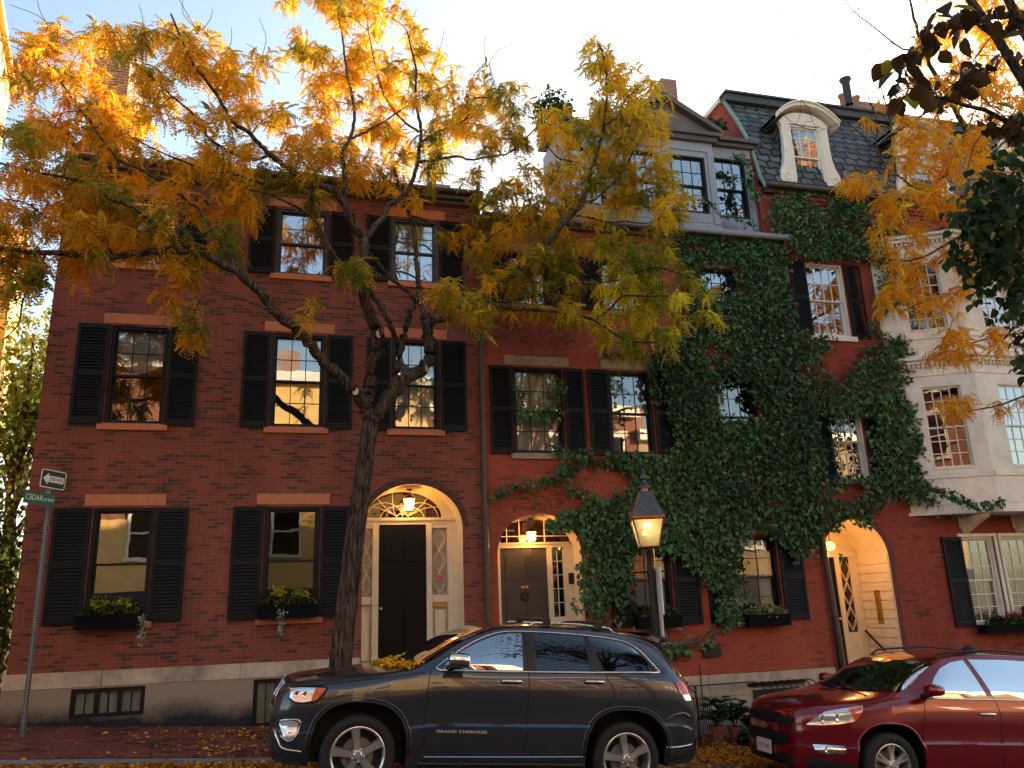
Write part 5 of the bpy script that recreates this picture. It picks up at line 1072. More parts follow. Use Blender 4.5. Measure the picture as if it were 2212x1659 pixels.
# roof garden pots on the middle house
for (x,y,z,lab,sd,r0) in ((8.35,13.45,11.0,'terracotta pot with bushy rosemary on the wing roof beside the slate mansard',95,.14),(7.9,14.0,11.1,'green bush on the roof between the chimney and the slate mansard',96,.12)):
    t=thing('roof_plant',lab,'potted plant',(x,y,z)); b=MB(); b.lathe([(0,0),(r0*.75,0),(r0,.26),(r0*1.12,.26),(r0*1.12,.32),(0,.32)],(x,y,z),n=18); b.build('pot','terracotta',t,smooth=True,angle=35); tuft(t,(x-.08,y,z+.42),(.34,.2,.22),500,(.05,.09,.03),(.05,.09),sd)
t=thing('roof_plant','round green shrub standing on the roof left of the pediment behind golden leaves','potted plant',(4.9,14,9.0)); b=MB(); b.lathe([(0,0),(.18,0),(.22,.4),(.26,.4),(.26,.46),(0,.46)],(4.9,14,9.0),n=18); b.tube([(4.9,14,9.4),(4.9,14,11.3)],.03,6); b.build('pot','terracotta',t); tuft(t,(4.9,14,11.6),(.45,.4,.7),900,(.05,.09,.03),(.05,.10),97)
# ======================================================= iron railings and window cage
t=thing('iron_railing','low black iron railing beside the pots just behind the grey car','railing',(6.0,11.9,walk(6,11.9)))
b=MB()
for x,y in ((5.95,11.95),(6.08,12.5)):
    z=walk(x,y); b.tube([(x,y,z),(x,y,z+.82)],.016,6); b.lathe([(0,-.03),(.026,-.01),(.026,.01),(0,.035)],(x,y,z+.85),n=8)
b.build('post','iron',t)
b=MB(); b.tube([(5.95,11.95,walk(5.95,12)+.78),(6.08,12.5,walk(6.1,12.5)+.80),(7.5,12.9,walk(7.5,12.9)+.86)],.012,6); b.tube([(6.55,12.93,.0),(6.55,12.93,.75)],.010,6);b.build('rail','iron',t)
b=MB()
for i in range(8): x=5.90+.04*i; b.tube([(x,11.9+.01*i,walk(x,12)),(x-.02,11.9+.01*i,walk(x,12)+.72)],.008,5)
b.build('baluster','iron',t)
t=thing('window_cage','black iron cage with curved bars over the basement window left of the red car','window cage',(7.95,12.8,-.3))
z0=walk(8,12.8)
b=MB(); b.box(7.42,8.50,12.50,12.54,.28,.33); b.box(7.42,8.50,12.92,12.97,.36,.41); b.build('frame','iron',t)
for i in range(9):
    x=7.47+i*.123; b=MB(); b.tube([(x,12.93,.40),(x,12.78,.44),(x,12.60,.42),(x,12.50,.34),(x,12.46,.20),(x,12.46,z0)],.011,6); b.build('bar','iron',t,smooth=True)
b=MB(); b.box(7.50,8.42,12.955,12.965,z0,.30); b.build('basement_opening','darkstone',t)
b=MB(); b.box(7.44,8.48,12.50,12.56,z0,.16); b.build('panel','iron',t)
b=MB(); b.tube([(8.62,12.5,walk(8.6,12.5)),(8.62,12.5,.30)],.015,6); b.lathe([(0,-.04),(.03,-.01),(.03,.01),(0,.05)],(8.62,12.5,.33),n=8); b.tube([(8.62,12.5,.22),(9.0,12.2,.20)],.010,6)
tag(b.build('iron_finial_post','iron'),'short black iron finial post between the window cage and the red car hood','post')
# ======================================================= sign post
bx=P(48,1590,12.35); tx=P(108,1062,12.2); t=thing('sign_post','leaning galvanised post carrying a one way sign and green street sign at the left corner','sign post',(float(bx[0]),12.35,float(bx[2])))
b=MB(); d=Vector(tx)-Vector(bx); n=44; bot=Vector(bx)-Vector((0,0,.1))
top=Vector(tx)
def seg(a,c,w0,w1,mb):  # u channel profile
    for (dx0,dx1,dy0,dy1) in ((-.034,-.012,0,.006),(.012,.034,0,.006),(-.012,-.006,-.022,.006),(.006,.012,-.022,.006),(-.006,.006,-.024,-.018)):
        mb.add([(a.x+dx0,a.y+dy0,a.z),(a.x+dx1,a.y+dy0,a.z),(a.x+dx1,a.y+dy1,a.z),(a.x+dx0,a.y+dy1,a.z),(c.x+dx0,c.y+dy0,c.z),(c.x+dx1,c.y+dy0,c.z),(c.x+dx1,c.y+dy1,c.z),(c.x+dx0,c.y+dy1,c.z)],[(0,1,5,4),(1,2,6,5),(2,3,7,6),(3,0,4,7),(4,5,6,7)])
seg(bot,top,0,0,b); pst=b.build('post','steel',t)
b=MB()
for i in range(90):
    q=bot.lerp(top,(i+.5)/90)
    for s in(-1,1): b.box(q.x+s*.023-.006,q.x+s*.023+.006,q.y-.0015,q.y-.0003,q.z-.008,q.z+.008)
b.build('holes','gapm',pst)
def rrect(w_,h_,r_,n=5):
    o=[]
    for cx,cy,a0 in((w_/2-r_,h_/2-r_,0),(-w_/2+r_,h_/2-r_,90),(-w_/2+r_,-h_/2+r_,180),(w_/2-r_,-h_/2+r_,270)):
        for i in range(n+1): a=R_(a0+90*i/n); o.append((cx+r_*cos(a),cy+r_*sin(a)))
    return o
def plate(name,mats,layers,parent,mw):
    b=MB(); off=0
    for pts,m_,thk in layers:
        n=len(pts); vs=[mw@Vector((x,y,off)) for x,y in pts]+[mw@Vector((x,y,off+thk)) for x,y in pts]; b.add(vs,[tuple(range(n-1,-1,-1)),tuple(range(n,2*n))]+[(i,(i+1)%n,(i+1)%n+n,i+n) for i in range(n)],m_); off+=thk
    return b.build(name,mats,parent)
c0=P(115,1036,12.0); yaw=R_(50)
mw=Matrix.Translation(c0)@Matrix.Rotation(yaw,4,'Z')@Matrix.Rotation(R_(3),4,'Y')@Matrix.Rotation(pi/2,4,'X')
W_=.36;H_=.245
arrow=[(-.15,0),(-.075,.078),(-.075,.043),(.15,.043),(.15,-.043),(-.075,-.043),(-.075,-.078)][::-1]
sg=plate('one_way_sign',['signwhite','signblack','signwhite'],[(rrect(W_,H_,.03),0,.003),(rrect(W_-.025,H_-.025,.022),1,.0015),(arrow,2,.0012)],t,mw)
text('lettering','ONE WAY',.076,'signblack',sg,mw@Matrix.Translation((.040,-.002,.0062)),ext=.0008,sx=.56)
c1=P(85,1077,11.97); yaw2=R_(50)
mw=Matrix.Translation(c1)@Matrix.Rotation(yaw2,4,'Z')@Matrix.Rotation(R_(2),4,'Y')@Matrix.Rotation(pi/2,4,'X')
sg=plate('street_sign',['signgreen'],[(rrect(.44,.16,.015),0,.004)],t,mw)
text('lettering','CEDAR',.105,'signwhite',sg,mw@Matrix.Translation((-.075,.003,.005)),ext=.0006,sx=.72); text('lettering','LN WAY',.066,'signwhite',sg,mw@Matrix.Translation((.135,-.005,.005)),ext=.0006,sx=.62)
MB().box(tx[0]-.03,tx[0]+.03,12.13,12.21,tx[2]-.16,tx[2]+.02).build('bracket','steel',t)
# ======================================================= gas street lamp
lx,ly=P(1411,1300,11.3)[:2]; lx=float(lx); ly=11.3; zb=walk(lx,ly); zt=float(P(1405,1038,11.3)[2]); z_=lambda v:float(P(1408,v,11.3)[2])
t=thing('gas_street_lamp','old gas street lamp with four sided glass lantern in front of the ivy','street lamp',(lx,ly,zb))
b=MB(); zl=z_(1182)
b.lathe([(.16,0),(.16,.12),(.13,.16),(.13,.5),(.10,.56),(.085,.62),(.07,.66),(.052,.9),(.046,1.5),(.046,zl-zb-.42),(.062,zl-zb-.41),(.062,zl-zb-.36),(.045,zl-zb-.34),(.040,zl-zb-.10),(.06,zl-zb-.06),(.05,zl-zb)],(lx,ly,zb),n=18); 
for z in (z_(1345),z_(1235)): b.lathe([(.046,-.02),(.066,-.015),(.066,.015),(.046,.02)],(lx,ly,z),n=16)
po=b.build('post','iron',t,smooth=True,angle=35)
b=MB(); b.tube([(lx-.24,ly,z_(1243)+.05),(lx+.24,ly,z_(1243)+.05)],.012,6); 
for s in(-1,1): b.lathe([(0,-.02),(.02,0),(0,.02)],(lx+s*.25,ly,z_(1243)+.05),n=8)
b.build('ladder_bar','iron',t)
b=MB(); b.tube([(lx+.05,ly-.03,zl-.33),(lx+.06,ly-.03,zl-.12),(lx+.045,ly-.03,zl)],.008,6); b.build('gas_pipe','brass',t)
zg0,zg1,zr,zc_=zl,z_(1122),z_(1062),z_(1050); rot=R_(-18)
def ring(w_,z): return [(lx+w_*cos(a+rot),ly+w_*sin(a+rot),z) for a in [pi/4+pi/2*i for i in range(4)]]
w0,w1,w2=.135*1.414,.225*1.414,.075*1.414
g=MB(); g.add(ring(w0,zg0)+ring(w1*.97,zg1-.015),[(i,(i+1)%4,(i+1)%4+4,i+4) for i in range(4)]); g.build('glass','lampglass',t)
f=MB()
A=ring(w0,zg0);B=ring(w1,zg1)
for i in range(4): f.tube([A[i],B[i]],.012,6); f.tube([A[i],A[(i+1)%4]],.014,6)
f.lathe([(w1*1.06,0),(w1*1.10,.02),(w1*1.10,.06),(w1*1.0,.07)],(lx,ly,zg1-.02),n=4,a0=pi/4+rot); f.add(ring(w0,zg0-.005),[(0,1,2,3)])
f.lathe([(0,-.08),(.05,-.07),(.06,-.02),(w0,0)],(lx,ly,zg0),n=12)
f.build('lantern_frame','copperm',t)
r_=MB(); r_.lathe([(w1*1.0,0),(w2*1.15,zr-zg1-.05)],(lx,ly,zg1+.045),n=4,a0=pi/4+rot)
r_.build('lantern_roof','lampmetal',t)
f=MB(); B=ring(w1,zg1+.05);Cc=ring(w2*1.15,zr)
for i in range(4): f.tube([B[i],Cc[i]],.009,6)
f.lathe([(.055,-.02),(.06,0),(.06,.05),(.055,.06)],(lx,ly,zr),n=12); f.build('roof_ribs','copperm',t)
f=MB(); k=zt-zr; f.lathe([(.06,.05),(.10,.06),(.10,.075),(.075,.10),(.05,.13),(.038,.15),(.035,.17),(.055,.20),(.055,.235),(.035,.27),(.02,.29),(.022,.31),(.006,.34),(0,.36)],(lx,ly,zr),n=16); f.build('finial','lampmetal',t,smooth=True,angle=40)
fm=MB()
for dx in (-.03,.03): fm.lathe([(0,-.04),(.018,-.03),(.024,0),(.016,.03),(0,.04)],(lx+dx,ly,zg1-.09),n=10); 
fm.build('gas_mantle','flame2',t,smooth=True)
fm=MB(); fm.tube([(lx,ly,zg0),(lx,ly,zg1-.18)],.010,6); fm.tube([(lx-.03,ly,zg1-.13),(lx,ly,zg1-.18),(lx+.03,ly,zg1-.13)],.006,6); fm.build('burner','brass',t)
b=MB(); b.box(lx+.075,lx+.095,ly-.15,ly+.15,z_(1328),z_(1228)+.02); b.build('parking_sign','signwhite',t)
b=MB(); b.box(lx+.08,lx+.095,ly-.09,ly+.09,z_(1392),z_(1328)-.005); b.build('parking_sign','signwhite',t)
b=MB(); b.tube([(lx+.06,ly,z_(1420)),(lx+.06,ly,z_(1240))],.009,6); b.build('sign_bracket','iron',t)
def lamp(loc,e,col=(1,.42,.10),r=.03):
    l=bpy.data.lights.new('lamp_light','POINT'); l.energy=e; l.color=col; l.shadow_soft_size=r; o=bpy.data.objects.new('lamp_light',l); COL.objects.link(o); o.location=loc; return o
lamp((lx,ly,zg1-.09),3.5,(1,.74,.34))
# hanging door lanterns
def lantern(x,y,ztop,zg,h,w_,label,e,sides=6):
    t=thing('hanging_lantern',label,'lantern',(x,y,zg)); b=MB(); b.tube([(x,y,ztop),(x,y,zg+h+.05)],.006,6); b.lathe([(.05,0),(.045,-.02),(.015,-.03)],(x,y,ztop),n=12); b.build('chain','iron',t)
    g=MB(); g.lathe([(w_*.62,0),(w_,h)],(x,y,zg),n=sides); g.build('glass','lampglass',t)
    f=MB()
    for i in range(sides): a=2*pi*i/sides; f.tube([(x+w_*.62*cos(a),y+w_*.62*sin(a),zg),(x+w_*cos(a),y+w_*sin(a),zg+h)],.004,5)
    f.lathe([(0,0),(w_*.66,0),(w_*.66,.012),(0,.012)],(x,y,zg-.008),n=sides); f.lathe([(w_*1.05,0),(w_*1.05,.015),(w_*.35,.06),(.01,.08)],(x,y,zg+h-.005),n=sides); f.build('frame','iron',t)
    m_=MB(); m_.lathe([(0,-.035),(.014,-.02),(.018,.005),(.008,.035),(0,.05)],(x,y,zg+h*.5),n=10); m_.build('bulb','flame',t,smooth=True); lamp((x,y,zg+h*.5),e)
p=P(884,1090,13.28); lantern(float(p[0]),13.28,3.72,3.36,.20,.095,'glowing glass lantern hanging in the arch above the black door',20)
p=P(1148,1160,13.2); lantern(float(p[0]),13.2,3.22,2.82,.17,.085,'glowing glass lantern hanging over the grey panelled door',22)
t=thing('globe_lamp','glowing round glass globe lamp by the arched entrance at the right','lamp',(9.62,13.3,2.6)); p=P(1793,1180,13.3)
b=MB(); b.lathe([(0,-.085),(.05,-.075),(.085,-.03),(.09,.01),(.07,.06),(.03,.085),(0,.09)],(float(p[0]),13.3,float(p[2])),n=20)
gm,tt=newmat('globe_glow'); o=N(tt,'ShaderNodeOutputMaterial'); e=N(tt,'ShaderNodeEmission'); g=N(tt,'ShaderNodeNewGeometry'); no=N(tt,'ShaderNodeTexVoronoi'); no.inputs['Scale'].default_value=22; L(tt,g.outputs['Position'],no.inputs['Vector']); cr=N(tt,'ShaderNodeValToRGB'); cr.color_ramp.elements[0].color=(1,.62,.20,1); cr.color_ramp.elements[1].color=(.9,.20,.02,1); cr.color_ramp.elements[1].position=.7; L(tt,no.outputs[0],cr.inputs[0]); L(tt,cr.outputs[0],e.inputs[0]); e.inputs[1].default_value=3.2; L(tt,e.outputs[0],o.inputs[0])
M['globe']=gm; b.build('globe','globe',t,smooth=True); b=MB(); b.tube([(float(p[0]),13.3,float(p[2])+.08),(float(p[0]),13.3,float(p[2])+.42)],.008,6); b.build('rod','iron',t); lamp((float(p[0]),13.15,float(p[2])-.15),8)
# orange paper decoration in the dark window behind the lamp
b=MB(); x,z=P(1356,1232,12.97)[[0,2]]; x=float(x); z=float(z)
b.tube([(x-.09,12.93,z+.05),(x-.02,12.93,z+.09),(x+.08,12.93,z+.07),(x+.09,12.93,z-.02),(x+.04,12.93,z-.04)],.017,6); b.tube([(x-.09,12.93,z+.05),(x-.08,12.93,z-.05),(x+.02,12.93,z-.12),(x+.06,12.93,z-.3),(x-.03,12.93,z-.36)],.014,6)
tag(b.build('paper_decoration','orangep'),'curled orange paper decoration at the dark window between the ivy and the street lamp','decoration')
# ======================================================= cars
class Car:
    TS=(0,.12,.36,.435,.464,.535,.66,.78,.90,1.0); wd=0
    def __init__(s,tab,wheels,wr,arch,hw):
        s.tab=np.array(tab); s.wheels=wheels; s.wr=wr; s.arch=arch; s.hw=hw; s.root=None
    def st(s,x):
        T_=s.tab; return [float(np.interp(x,T_[:,0],s.S[:,k])) if False else s.ip[k](x) for k in range(1,8)]
    def prep(s):
        X=s.tab[:,0]; s.ip={}
        for k in range(1,8):
            Yk=s.tab[:,k]; h=np.diff(X); dl=np.diff(Yk)/h; m=np.zeros(len(X)); m[0]=dl[0]; m[-1]=dl[-1]
            for i in range(1,len(X)-1):
                if dl[i-1]*dl[i]>0: w1=2*h[i]+h[i-1]; w2=h[i]+2*h[i-1]; m[i]=(w1+w2)/(w1/dl[i-1]+w2/dl[i])
            def f(x,X=X,Yk=Yk,h=h,m=m):
                x=min(max(x,X[0]),X[-1]); i=min(int(np.searchsorted(X,x,side='right'))-1,len(X)-2); t=(x-X[i])/h[i]
                return float((2*t**3-3*t*t+1)*Yk[i]+(t**3-2*t*t+t)*h[i]*m[i]+(-2*t**3+3*t*t)*Yk[i+1]+(t**3-t*t)*h[i]*m[i+1])
            s.ip[k]=f
    def side(s,x):
        zb,hw,zs,ws,zt,wt,zc=s.st(x); H=zs-zb
        off=(-.055,-.022,-.004,.002,-.028,-.030,-.020,-.012,-.032); ws-=s.wd
        pts=[(hw+o,zb+H*t) for o,t in zip(off,s.TS[:9])]+[(ws,zs)]
        n=4
        for i in range(1,n+1):
            t=i/n; pts.append((ws+(wt-ws)*t+.022*sin(pi*t)*(1 if zt-zs>.15 else .3),zs+(zt-zs)*t))
        return pts
    def top(s,x):
        zb,hw,zs,ws,zt,wt,zc=s.st(x); d=zc-zt
        return [(wt-.035,zt+d*.28),(wt*.88,zt+d*.50),(wt*.70,zt+d*.72),(wt*.45,zt+d*.90),(wt*.22,zt+d*.98),(0,zc)]
    def sy(s,x,z):
        p=s.side(x); return float(np.interp(z,[q[1] for q in p],[q[0] for q in p]))
    def tz(s,x,y):
        p=[s.side(x)[-1]]+s.top(x); p=p[::-1]; return float(np.interp(abs(y),[q[0] for q in p],[q[1] for q in p]))
    def body(s,mat,xs):
        rows=[]
        for x in xs:
            zb=s.st(x)[0]; p=s.side(x); tp=s.top(x); half=[(p[0][0]*.6,zb-.002)]+p+tp[:-1]
            loop=[(x,-a,z) for a,z in half]+[(x,0,tp[-1][1])]+[(x,a,z) for a,z in half[::-1]]
            rows.append(loop)
        n=len(rows[0]); b=MB(); vs=[p for r_ in rows for p in r_]; fs=[]
        for i in range(len(rows)-1):
            for j in range(n): fs.append((i*n+j,i*n+(j+1)%n,(i+1)*n+(j+1)%n,(i+1)*n+j))
        fs.append(tuple(range(n-1,-1,-1))); fs.append(tuple((len(rows)-1)*n+j for j in range(n)))
        b.add(vs,fs); o=b.build('body',[mat,'blackp'],s.root)
        bm=bmesh.new(); bm.from_mesh(o.data); bmesh.ops.recalc_face_normals(bm,faces=bm.faces); bm.to_mesh(o.data); bm.free()
        cut=[]
        for wx in s.wheels:
            for sg in(-1,1):
                c=MB(); n=48; ys=sorted((sg*(s.hw-.40),sg*(s.hw+.15))); pr=s.arch
                ring=[]
                for i in range(n):
                    a=2*pi*i/n; ca,sa=cos(a),sin(a); k=(abs(ca)**2.6+abs(sa)**2.6)**(-1/2.6); ring.append((wx+pr*k*ca*.97,s.wr+pr*k*sa))
                c.add([(x,ys[0],z) for x,z in ring]+[(x,ys[1],z) for x,z in ring],[tuple(range(n)),tuple(range(2*n-1,n-1,-1))]+[(i,i+n,(i+1)%n+n,(i+1)%n) for i in range(n)])
                co_=c.build('cutter_tmp','blackp',s.root); 
                bm=bmesh.new(); bm.from_mesh(co_.data); bmesh.ops.recalc_face_normals(bm,faces=bm.faces); bm.to_mesh(co_.data); bm.free(); cut.append(co_)
        for c in cut:
            md=o.modifiers.new('b','BOOLEAN'); md.object=c; md.operation='DIFFERENCE'; md.solver='EXACT'
        dg=bpy.context.evaluated_depsgraph_get(); dg.update(); me=bpy.data.meshes.new_from_object(o.evaluated_get(dg)); o.modifiers.clear(); o.data=me; me.name='body'
        for c in cut: bpy.data.objects.remove(c)
        me.materials.clear(); me.materials.append(M[mat]); me.materials.append(M['blackp'])
        for p in me.polygons:
            c=p.center; p.use_smooth=True; p.material_index=0
            for wx in s.wheels:
                dx,dz=c.x-wx,c.z-s.wr; r_=(abs(dx/.97)**2.6+abs(dz)**2.6)**(1/2.6)
                if r_<s.arch+.006 and abs(c.y)<s.hw+.02 and (abs(p.normal.y)<.6 or abs(c.y)<s.hw-.2): p.material_index=1
            if c.z<s.st(c.x)[0]+.03: p.material_index=1
        me.set_sharp_from_angle(angle=R_(35)); return o
    def cols(s,lo,hi,n,nz,off,rows=False):
        "grid hugging the body side between two (x,z) polylines"
        lo=np.array(lo); hi=np.array(hi); g=[]
        for i in range(n+1):
            t=i/n; a=[np.interp(t,np.linspace(0,1,len(lo)),lo[:,k]) for k in(0,1)]; c=[np.interp(t,np.linspace(0,1,len(hi)),hi[:,k]) for k in(0,1)]
            g.append([(a[0]+(c[0]-a[0])*j/nz,a[1]+(c[1]-a[1])*j/nz) for j in range(nz+1)])
        return g
    def patch(s,b,lo,hi,n=14,nz=6,off=.004,m=0,sides=(-1,1)):
        g=s.cols(lo,hi,n,nz,off)
        for sg in sides: b.grid([[(x,sg*(s.sy(x,z)+off),z) for x,z in r_] for r_ in g],m)
    def line(s,b,pts,r,off=0,m=0,sides=(-1,1),k=6,n=6):
        q=smoothpath([(x,0,z) for x,z in pts],k) if k>1 else [np.array((x,0,z)) for x,z in pts]
        for sg in sides: b.tube([(p[0],sg*(s.sy(p[0],p[2])+off),p[2]) for p in q],r,n,m)
def make_wheel(root,x,y,R1,rr,spokes,width,side,rimmat='rim',split=False):
    t=MB(); w2=width/2
    prof=[(rr-.01,-w2*.75),(rr+.01,-w2*.95),(rr+.04,-w2),(R1-.04,-w2*.98),(R1-.012,-w2*.85),(R1,-w2*.6),(R1,w2*.6),(R1-.012,w2*.85),(R1-.04,w2*.98),(rr+.04,w2),(rr+.01,w2*.95),(rr-.01,w2*.75)]
    t.lathe(prof,(x,y,R1),'y',56); w_=t.build('wheel','tyre',root,smooth=True,angle=40)
    yo=y+side*w2*.78; b=MB()
    b.lathe([(rr-.002,yo-y),(rr+.004,yo-y+side*.012),(rr-.006,yo-y+side*.016),(rr-.022,yo-y+side*.004),(rr-.03,yo-y-side*.06),(rr-.035,-(yo-y)*.6)],(x,y,R1),'y',56,0)
    for k in range(spokes):
        a0=pi/2+2*pi*k/spokes+(.18 if spokes==5 else 0)
        for sub in ((0,) if not split else (-.13,.13)):
            a=a0+sub; wd0,wd1=(.034,.052) if not split else (.02,.024); ra,rb=.055,rr-.014
            u=Vector((cos(a),0,sin(a))); v=Vector((-sin(a),0,cos(a))); nrm=Vector((0,side,0)); c=Vector((x,yo,R1))
            vs=[]
            for (r_,wd,d) in ((ra,wd0,.004),((ra+rb)/2,(wd0+wd1)/2,-.008),(rb,wd1,.006)):
                for (s_,dd) in ((-1,-.03),(-.72,0),(.72,0),(1,-.03)): vs.append(c+u*r_+v*wd*s_+nrm*(d+dd+.006))
            b.add(vs,[(i*4+j,i*4+j+1,(i+1)*4+j+1,(i+1)*4+j) for i in range(2) for j in range(3)],0)
    b.lathe([(.075,-side*.03),(.07,side*.0),(.045,side*.006),(.034,side*.016),(.0,side*.018)],(x,yo,R1),'y',24,0)
    for k in range(5):
        a=pi/2+2*pi*k/5+.18+pi/5; b.lathe([(.011,-side*.01),(.011,side*.010),(.0,side*.013)],(x+.062*cos(a),yo,R1+.062*sin(a)),'y',8,1)
    b.lathe([(0,-side*.10),(.16,-side*.10),(.165,-side*.085),(0,-side*.085)],(x,yo,R1),'y',32,2); b.lathe([(0,-side*.13),(rr-.04,-side*.13)],(x,yo,R1),'y',32,3)
    b.build('rim',[rimmat,'chrome','steel','blackp'],w_,smooth=True,angle=30)
# ---------------- grey sport utility
suv=thing('parked_car','dark grey sport utility car with chrome trim and fallen leaves on its hood','car',(0.6773,9.90,-.0),local=True)
oz=P(773,1633.6,8.95); suv.location=(float(oz[0]),8.95+.95,float(oz[2])); suv.rotation_euler=(0,R_(5.09),0)
# car space: x to the tail, z up from the tyre contact; root sits at the front hub so shift everything by -.385
tab=[(-.905,.42,.50,.70,.47,.76,.42,.79),(-.89,.37,.62,.78,.59,.84,.52,.88),(-.86,.33,.72,.86,.69,.92,.60,.97),(-.80,.30,.80,.93,.76,.985,.68,1.05),(-.68,.28,.87,.965,.84,1.02,.76,1.09),(-.40,.27,.93,1.00,.90,1.06,.82,1.14),
 (0,.27,.955,1.06,.925,1.12,.84,1.20),(.30,.27,.96,1.11,.925,1.17,.86,1.24),(.50,.27,.96,1.14,.92,1.205,.86,1.30),(.70,.27,.96,1.20,.905,1.27,.845,1.425),(.95,.27,.96,1.225,.90,1.43,.785,1.575),(1.20,.27,.96,1.235,.90,1.57,.725,1.675),(1.45,.27,.96,1.24,.90,1.665,.69,1.735),
 (1.8,.27,.96,1.25,.90,1.70,.675,1.765),(2.4,.27,.96,1.27,.90,1.705,.67,1.77),(2.9,.28,.96,1.285,.90,1.68,.665,1.75),(3.2,.30,.955,1.29,.895,1.63,.66,1.72),(3.4,.32,.94,1.29,.88,1.54,.67,1.67),(3.55,.34,.92,1.25,.86,1.40,.69,1.53),(3.68,.36,.89,1.16,.84,1.27,.71,1.36),(3.76,.39,.86,1.02,.81,1.12,.72,1.18),(3.80,.42,.82,.80,.79,.90,.72,.95)]
c=Car(tab,(0,2.915),.385,.50,.96); c.prep(); c.wd=.014
SH_=-.385
root=suv; c.root=root
xs=sorted(set([round(v,4) for v in list(np.linspace(-.905,-.6,14))+list(np.linspace(-.6,3.3,66))+list(np.linspace(3.3,3.80,22))]))
parts_before=set(bpy.data.objects)
c.body('bluepaint',xs)
g=MB(); c.patch(g,[(.83,1.245),(1.70,1.262)],[(.86,1.315),(1.02,1.43),(1.20,1.525),(1.36,1.59),(1.52,1.635),(1.71,1.648)],22,8,.005); g.build('front_side_window','driverglass',root,smooth=True)
g=MB(); c.patch(g,[(1.86,1.265),(2.48,1.283)],[(1.86,1.652),(2.44,1.648)],14,8,.005); c.patch(g,[(2.66,1.290),(3.27,1.305)],[(2.50,1.643),(2.75,1.625),(2.92,1.60),(3.04,1.55),(3.13,1.47),(3.27,1.315)],24,8,.005); g.build('rear_side_window','tintglass',root,smooth=True)
g=MB(); c.patch(g,[(1.715,1.262),(1.85,1.264)],[(1.72,1.65),(1.85,1.652)],4,8,.003);c.patch(g,[(2.49,1.283),(2.65,1.29)],[(2.45,1.648),(2.49,1.645)],4,8,.003); g.build('pillar_trim','blackp',root,smooth=True)
def screen(b,x0c,x0e,x1c,x1e,wf,off=.006,nx=16,ny=22):
    rows=[]
    for i in range(nx+1):
        r_=[]
        for j in range(ny+1):
            e=-1+2*j/ny; xa=x0c+(x0e-x0c)*e*e; xb=x1c+(x1e-x1c)*e*e; x=xa+(xb-xa)*i/nx; y=e*(c.st(x)[5]-wf); r_.append((x,y,c.tz(x,y)+off))
        rows.append(r_)
    b.grid(rows)
g=MB(); screen(g,.37,.62,1.26,1.40,.045,.010); g.build('windshield',glassmat('windshield_glass',.03,wave=.0008,dark=(.008,.008,.008)),root,smooth=True)
g=MB()
c.line(g,[(3.33,1.300),(3.24,1.40),(3.13,1.515),(3.02,1.585),(2.88,1.625),(2.6,1.652),(2.2,1.668),(1.8,1.668),(1.5,1.652),(1.3,1.595),(1.12,1.51),(.95,1.405),(.82,1.31),(.75,1.25),(.80,1.228)],.0105,.004,k=6); c.line(g,[(.78,1.228),(1.6,1.243),(2.4,1.265),(3.33,1.297)],.013,.006,k=8)
g.build('window_trim','chrome',root,smooth=True)
g=MB()
for pts in ([(.70,1.25),(.665,1.09),(.655,.9),(.66,.5)],[(1.745,1.69),(1.765,1.25),(1.765,.9),(1.75,.42)],[(2.44,1.665),(2.52,1.62),(2.645,1.28),(2.74,1.10),(2.745,1.0)],[(.66,.345),(1.7,.35),(2.35,.355)],[(-.40,.90),(-.18,.955)],[(2.75,.86),(2.60,.82)]): c.line(g,pts,.0045,.0005,k=6,n=5)
c.line(g,[(-.66,1.012),(-.3,1.055),(0,1.10),(.3,1.15),(.62,1.20)],.0045,.0,k=6)
g.build('panel_gaps','gapm',root)
g=MB()
for hx,hz in((1.57,1.145),(2.52,1.172)):
    for sg in(-1,1):
        y=sg*(c.sy(hx,hz)+.002); g.tube([(hx-.115,y,hz),(hx-.10,y+sg*.030,hz+.004),(hx+.09,y+sg*.030,hz+.006),(hx+.12,y,hz+.002)],[.012,.017,.018,.012],8)
g.build('door_handle','chrome',root,smooth=True)
g=MB(); c.line(g,[(2.86,1.13),(2.84,1.10),(2.84,1.02),(2.88,.98),(3.00,.98),(3.04,1.02),(3.04,1.10),(3.0,1.135),(2.86,1.13)],.0035,.0,k=3,n=5); g.build('fuel_door','gapm',root)
g=MB()
for sg in(-1,1):
    y=lambda x,z: sg*(c.tz(x,sg*.60)+0)
    g.tube([(1.84,sg*.60,c.tz(1.84,.60)+.005),(1.90,sg*.605,c.tz(1.9,.6)+.04),(2.4,sg*.605,c.tz(2.4,.6)+.045),(2.80,sg*.60,c.tz(2.8,.6)+.035),(2.86,sg*.60,c.tz(2.86,.6))],.013,8)
g.build('roof_rail','chrome',root,smooth=True)
g=MB()
for x in (2.03,2.66):
    for sg in(-1,1): g.box(x-.045,x+.045,sg*.60-.03,sg*.60+.03,c.tz(x,.6)+.01,c.tz(x,.6)+.085)
    g.tube([(x,-.6,c.tz(x,.6)+.08),(x,0,c.tz(x,0)+.05),(x,.6,c.tz(x,.6)+.08)],.016,8)
g.build('roof_rack','blackp',root)
g=MB()
for sg in(-1,1):
    rows=[]
    for i,(x,hw_,hh) in enumerate(((.845,.055,.050),(.86,.075,.066),(.92,.085,.072),(1.0,.085,.070),(1.05,.075,.062),(1.065,.05,.05))):
        rows.append([(x,sg*(1.04+hw_*cos(a)*(1 if cos(a)*1>0 else .8)),1.350+hh*(abs(sin(a))**.6)*(1 if sin(a)>0 else -1)) for a in [2*pi*k/20 for k in range(21)]])
    g.grid(rows); g.add([p for p in rows[0][:-1]],[tuple(range(20))]); g.add([p for p in rows[-1][:-1]],[tuple(range(20))])
mi=g.build('mirror','chrome',root,smooth=True,angle=50)
g=MB()
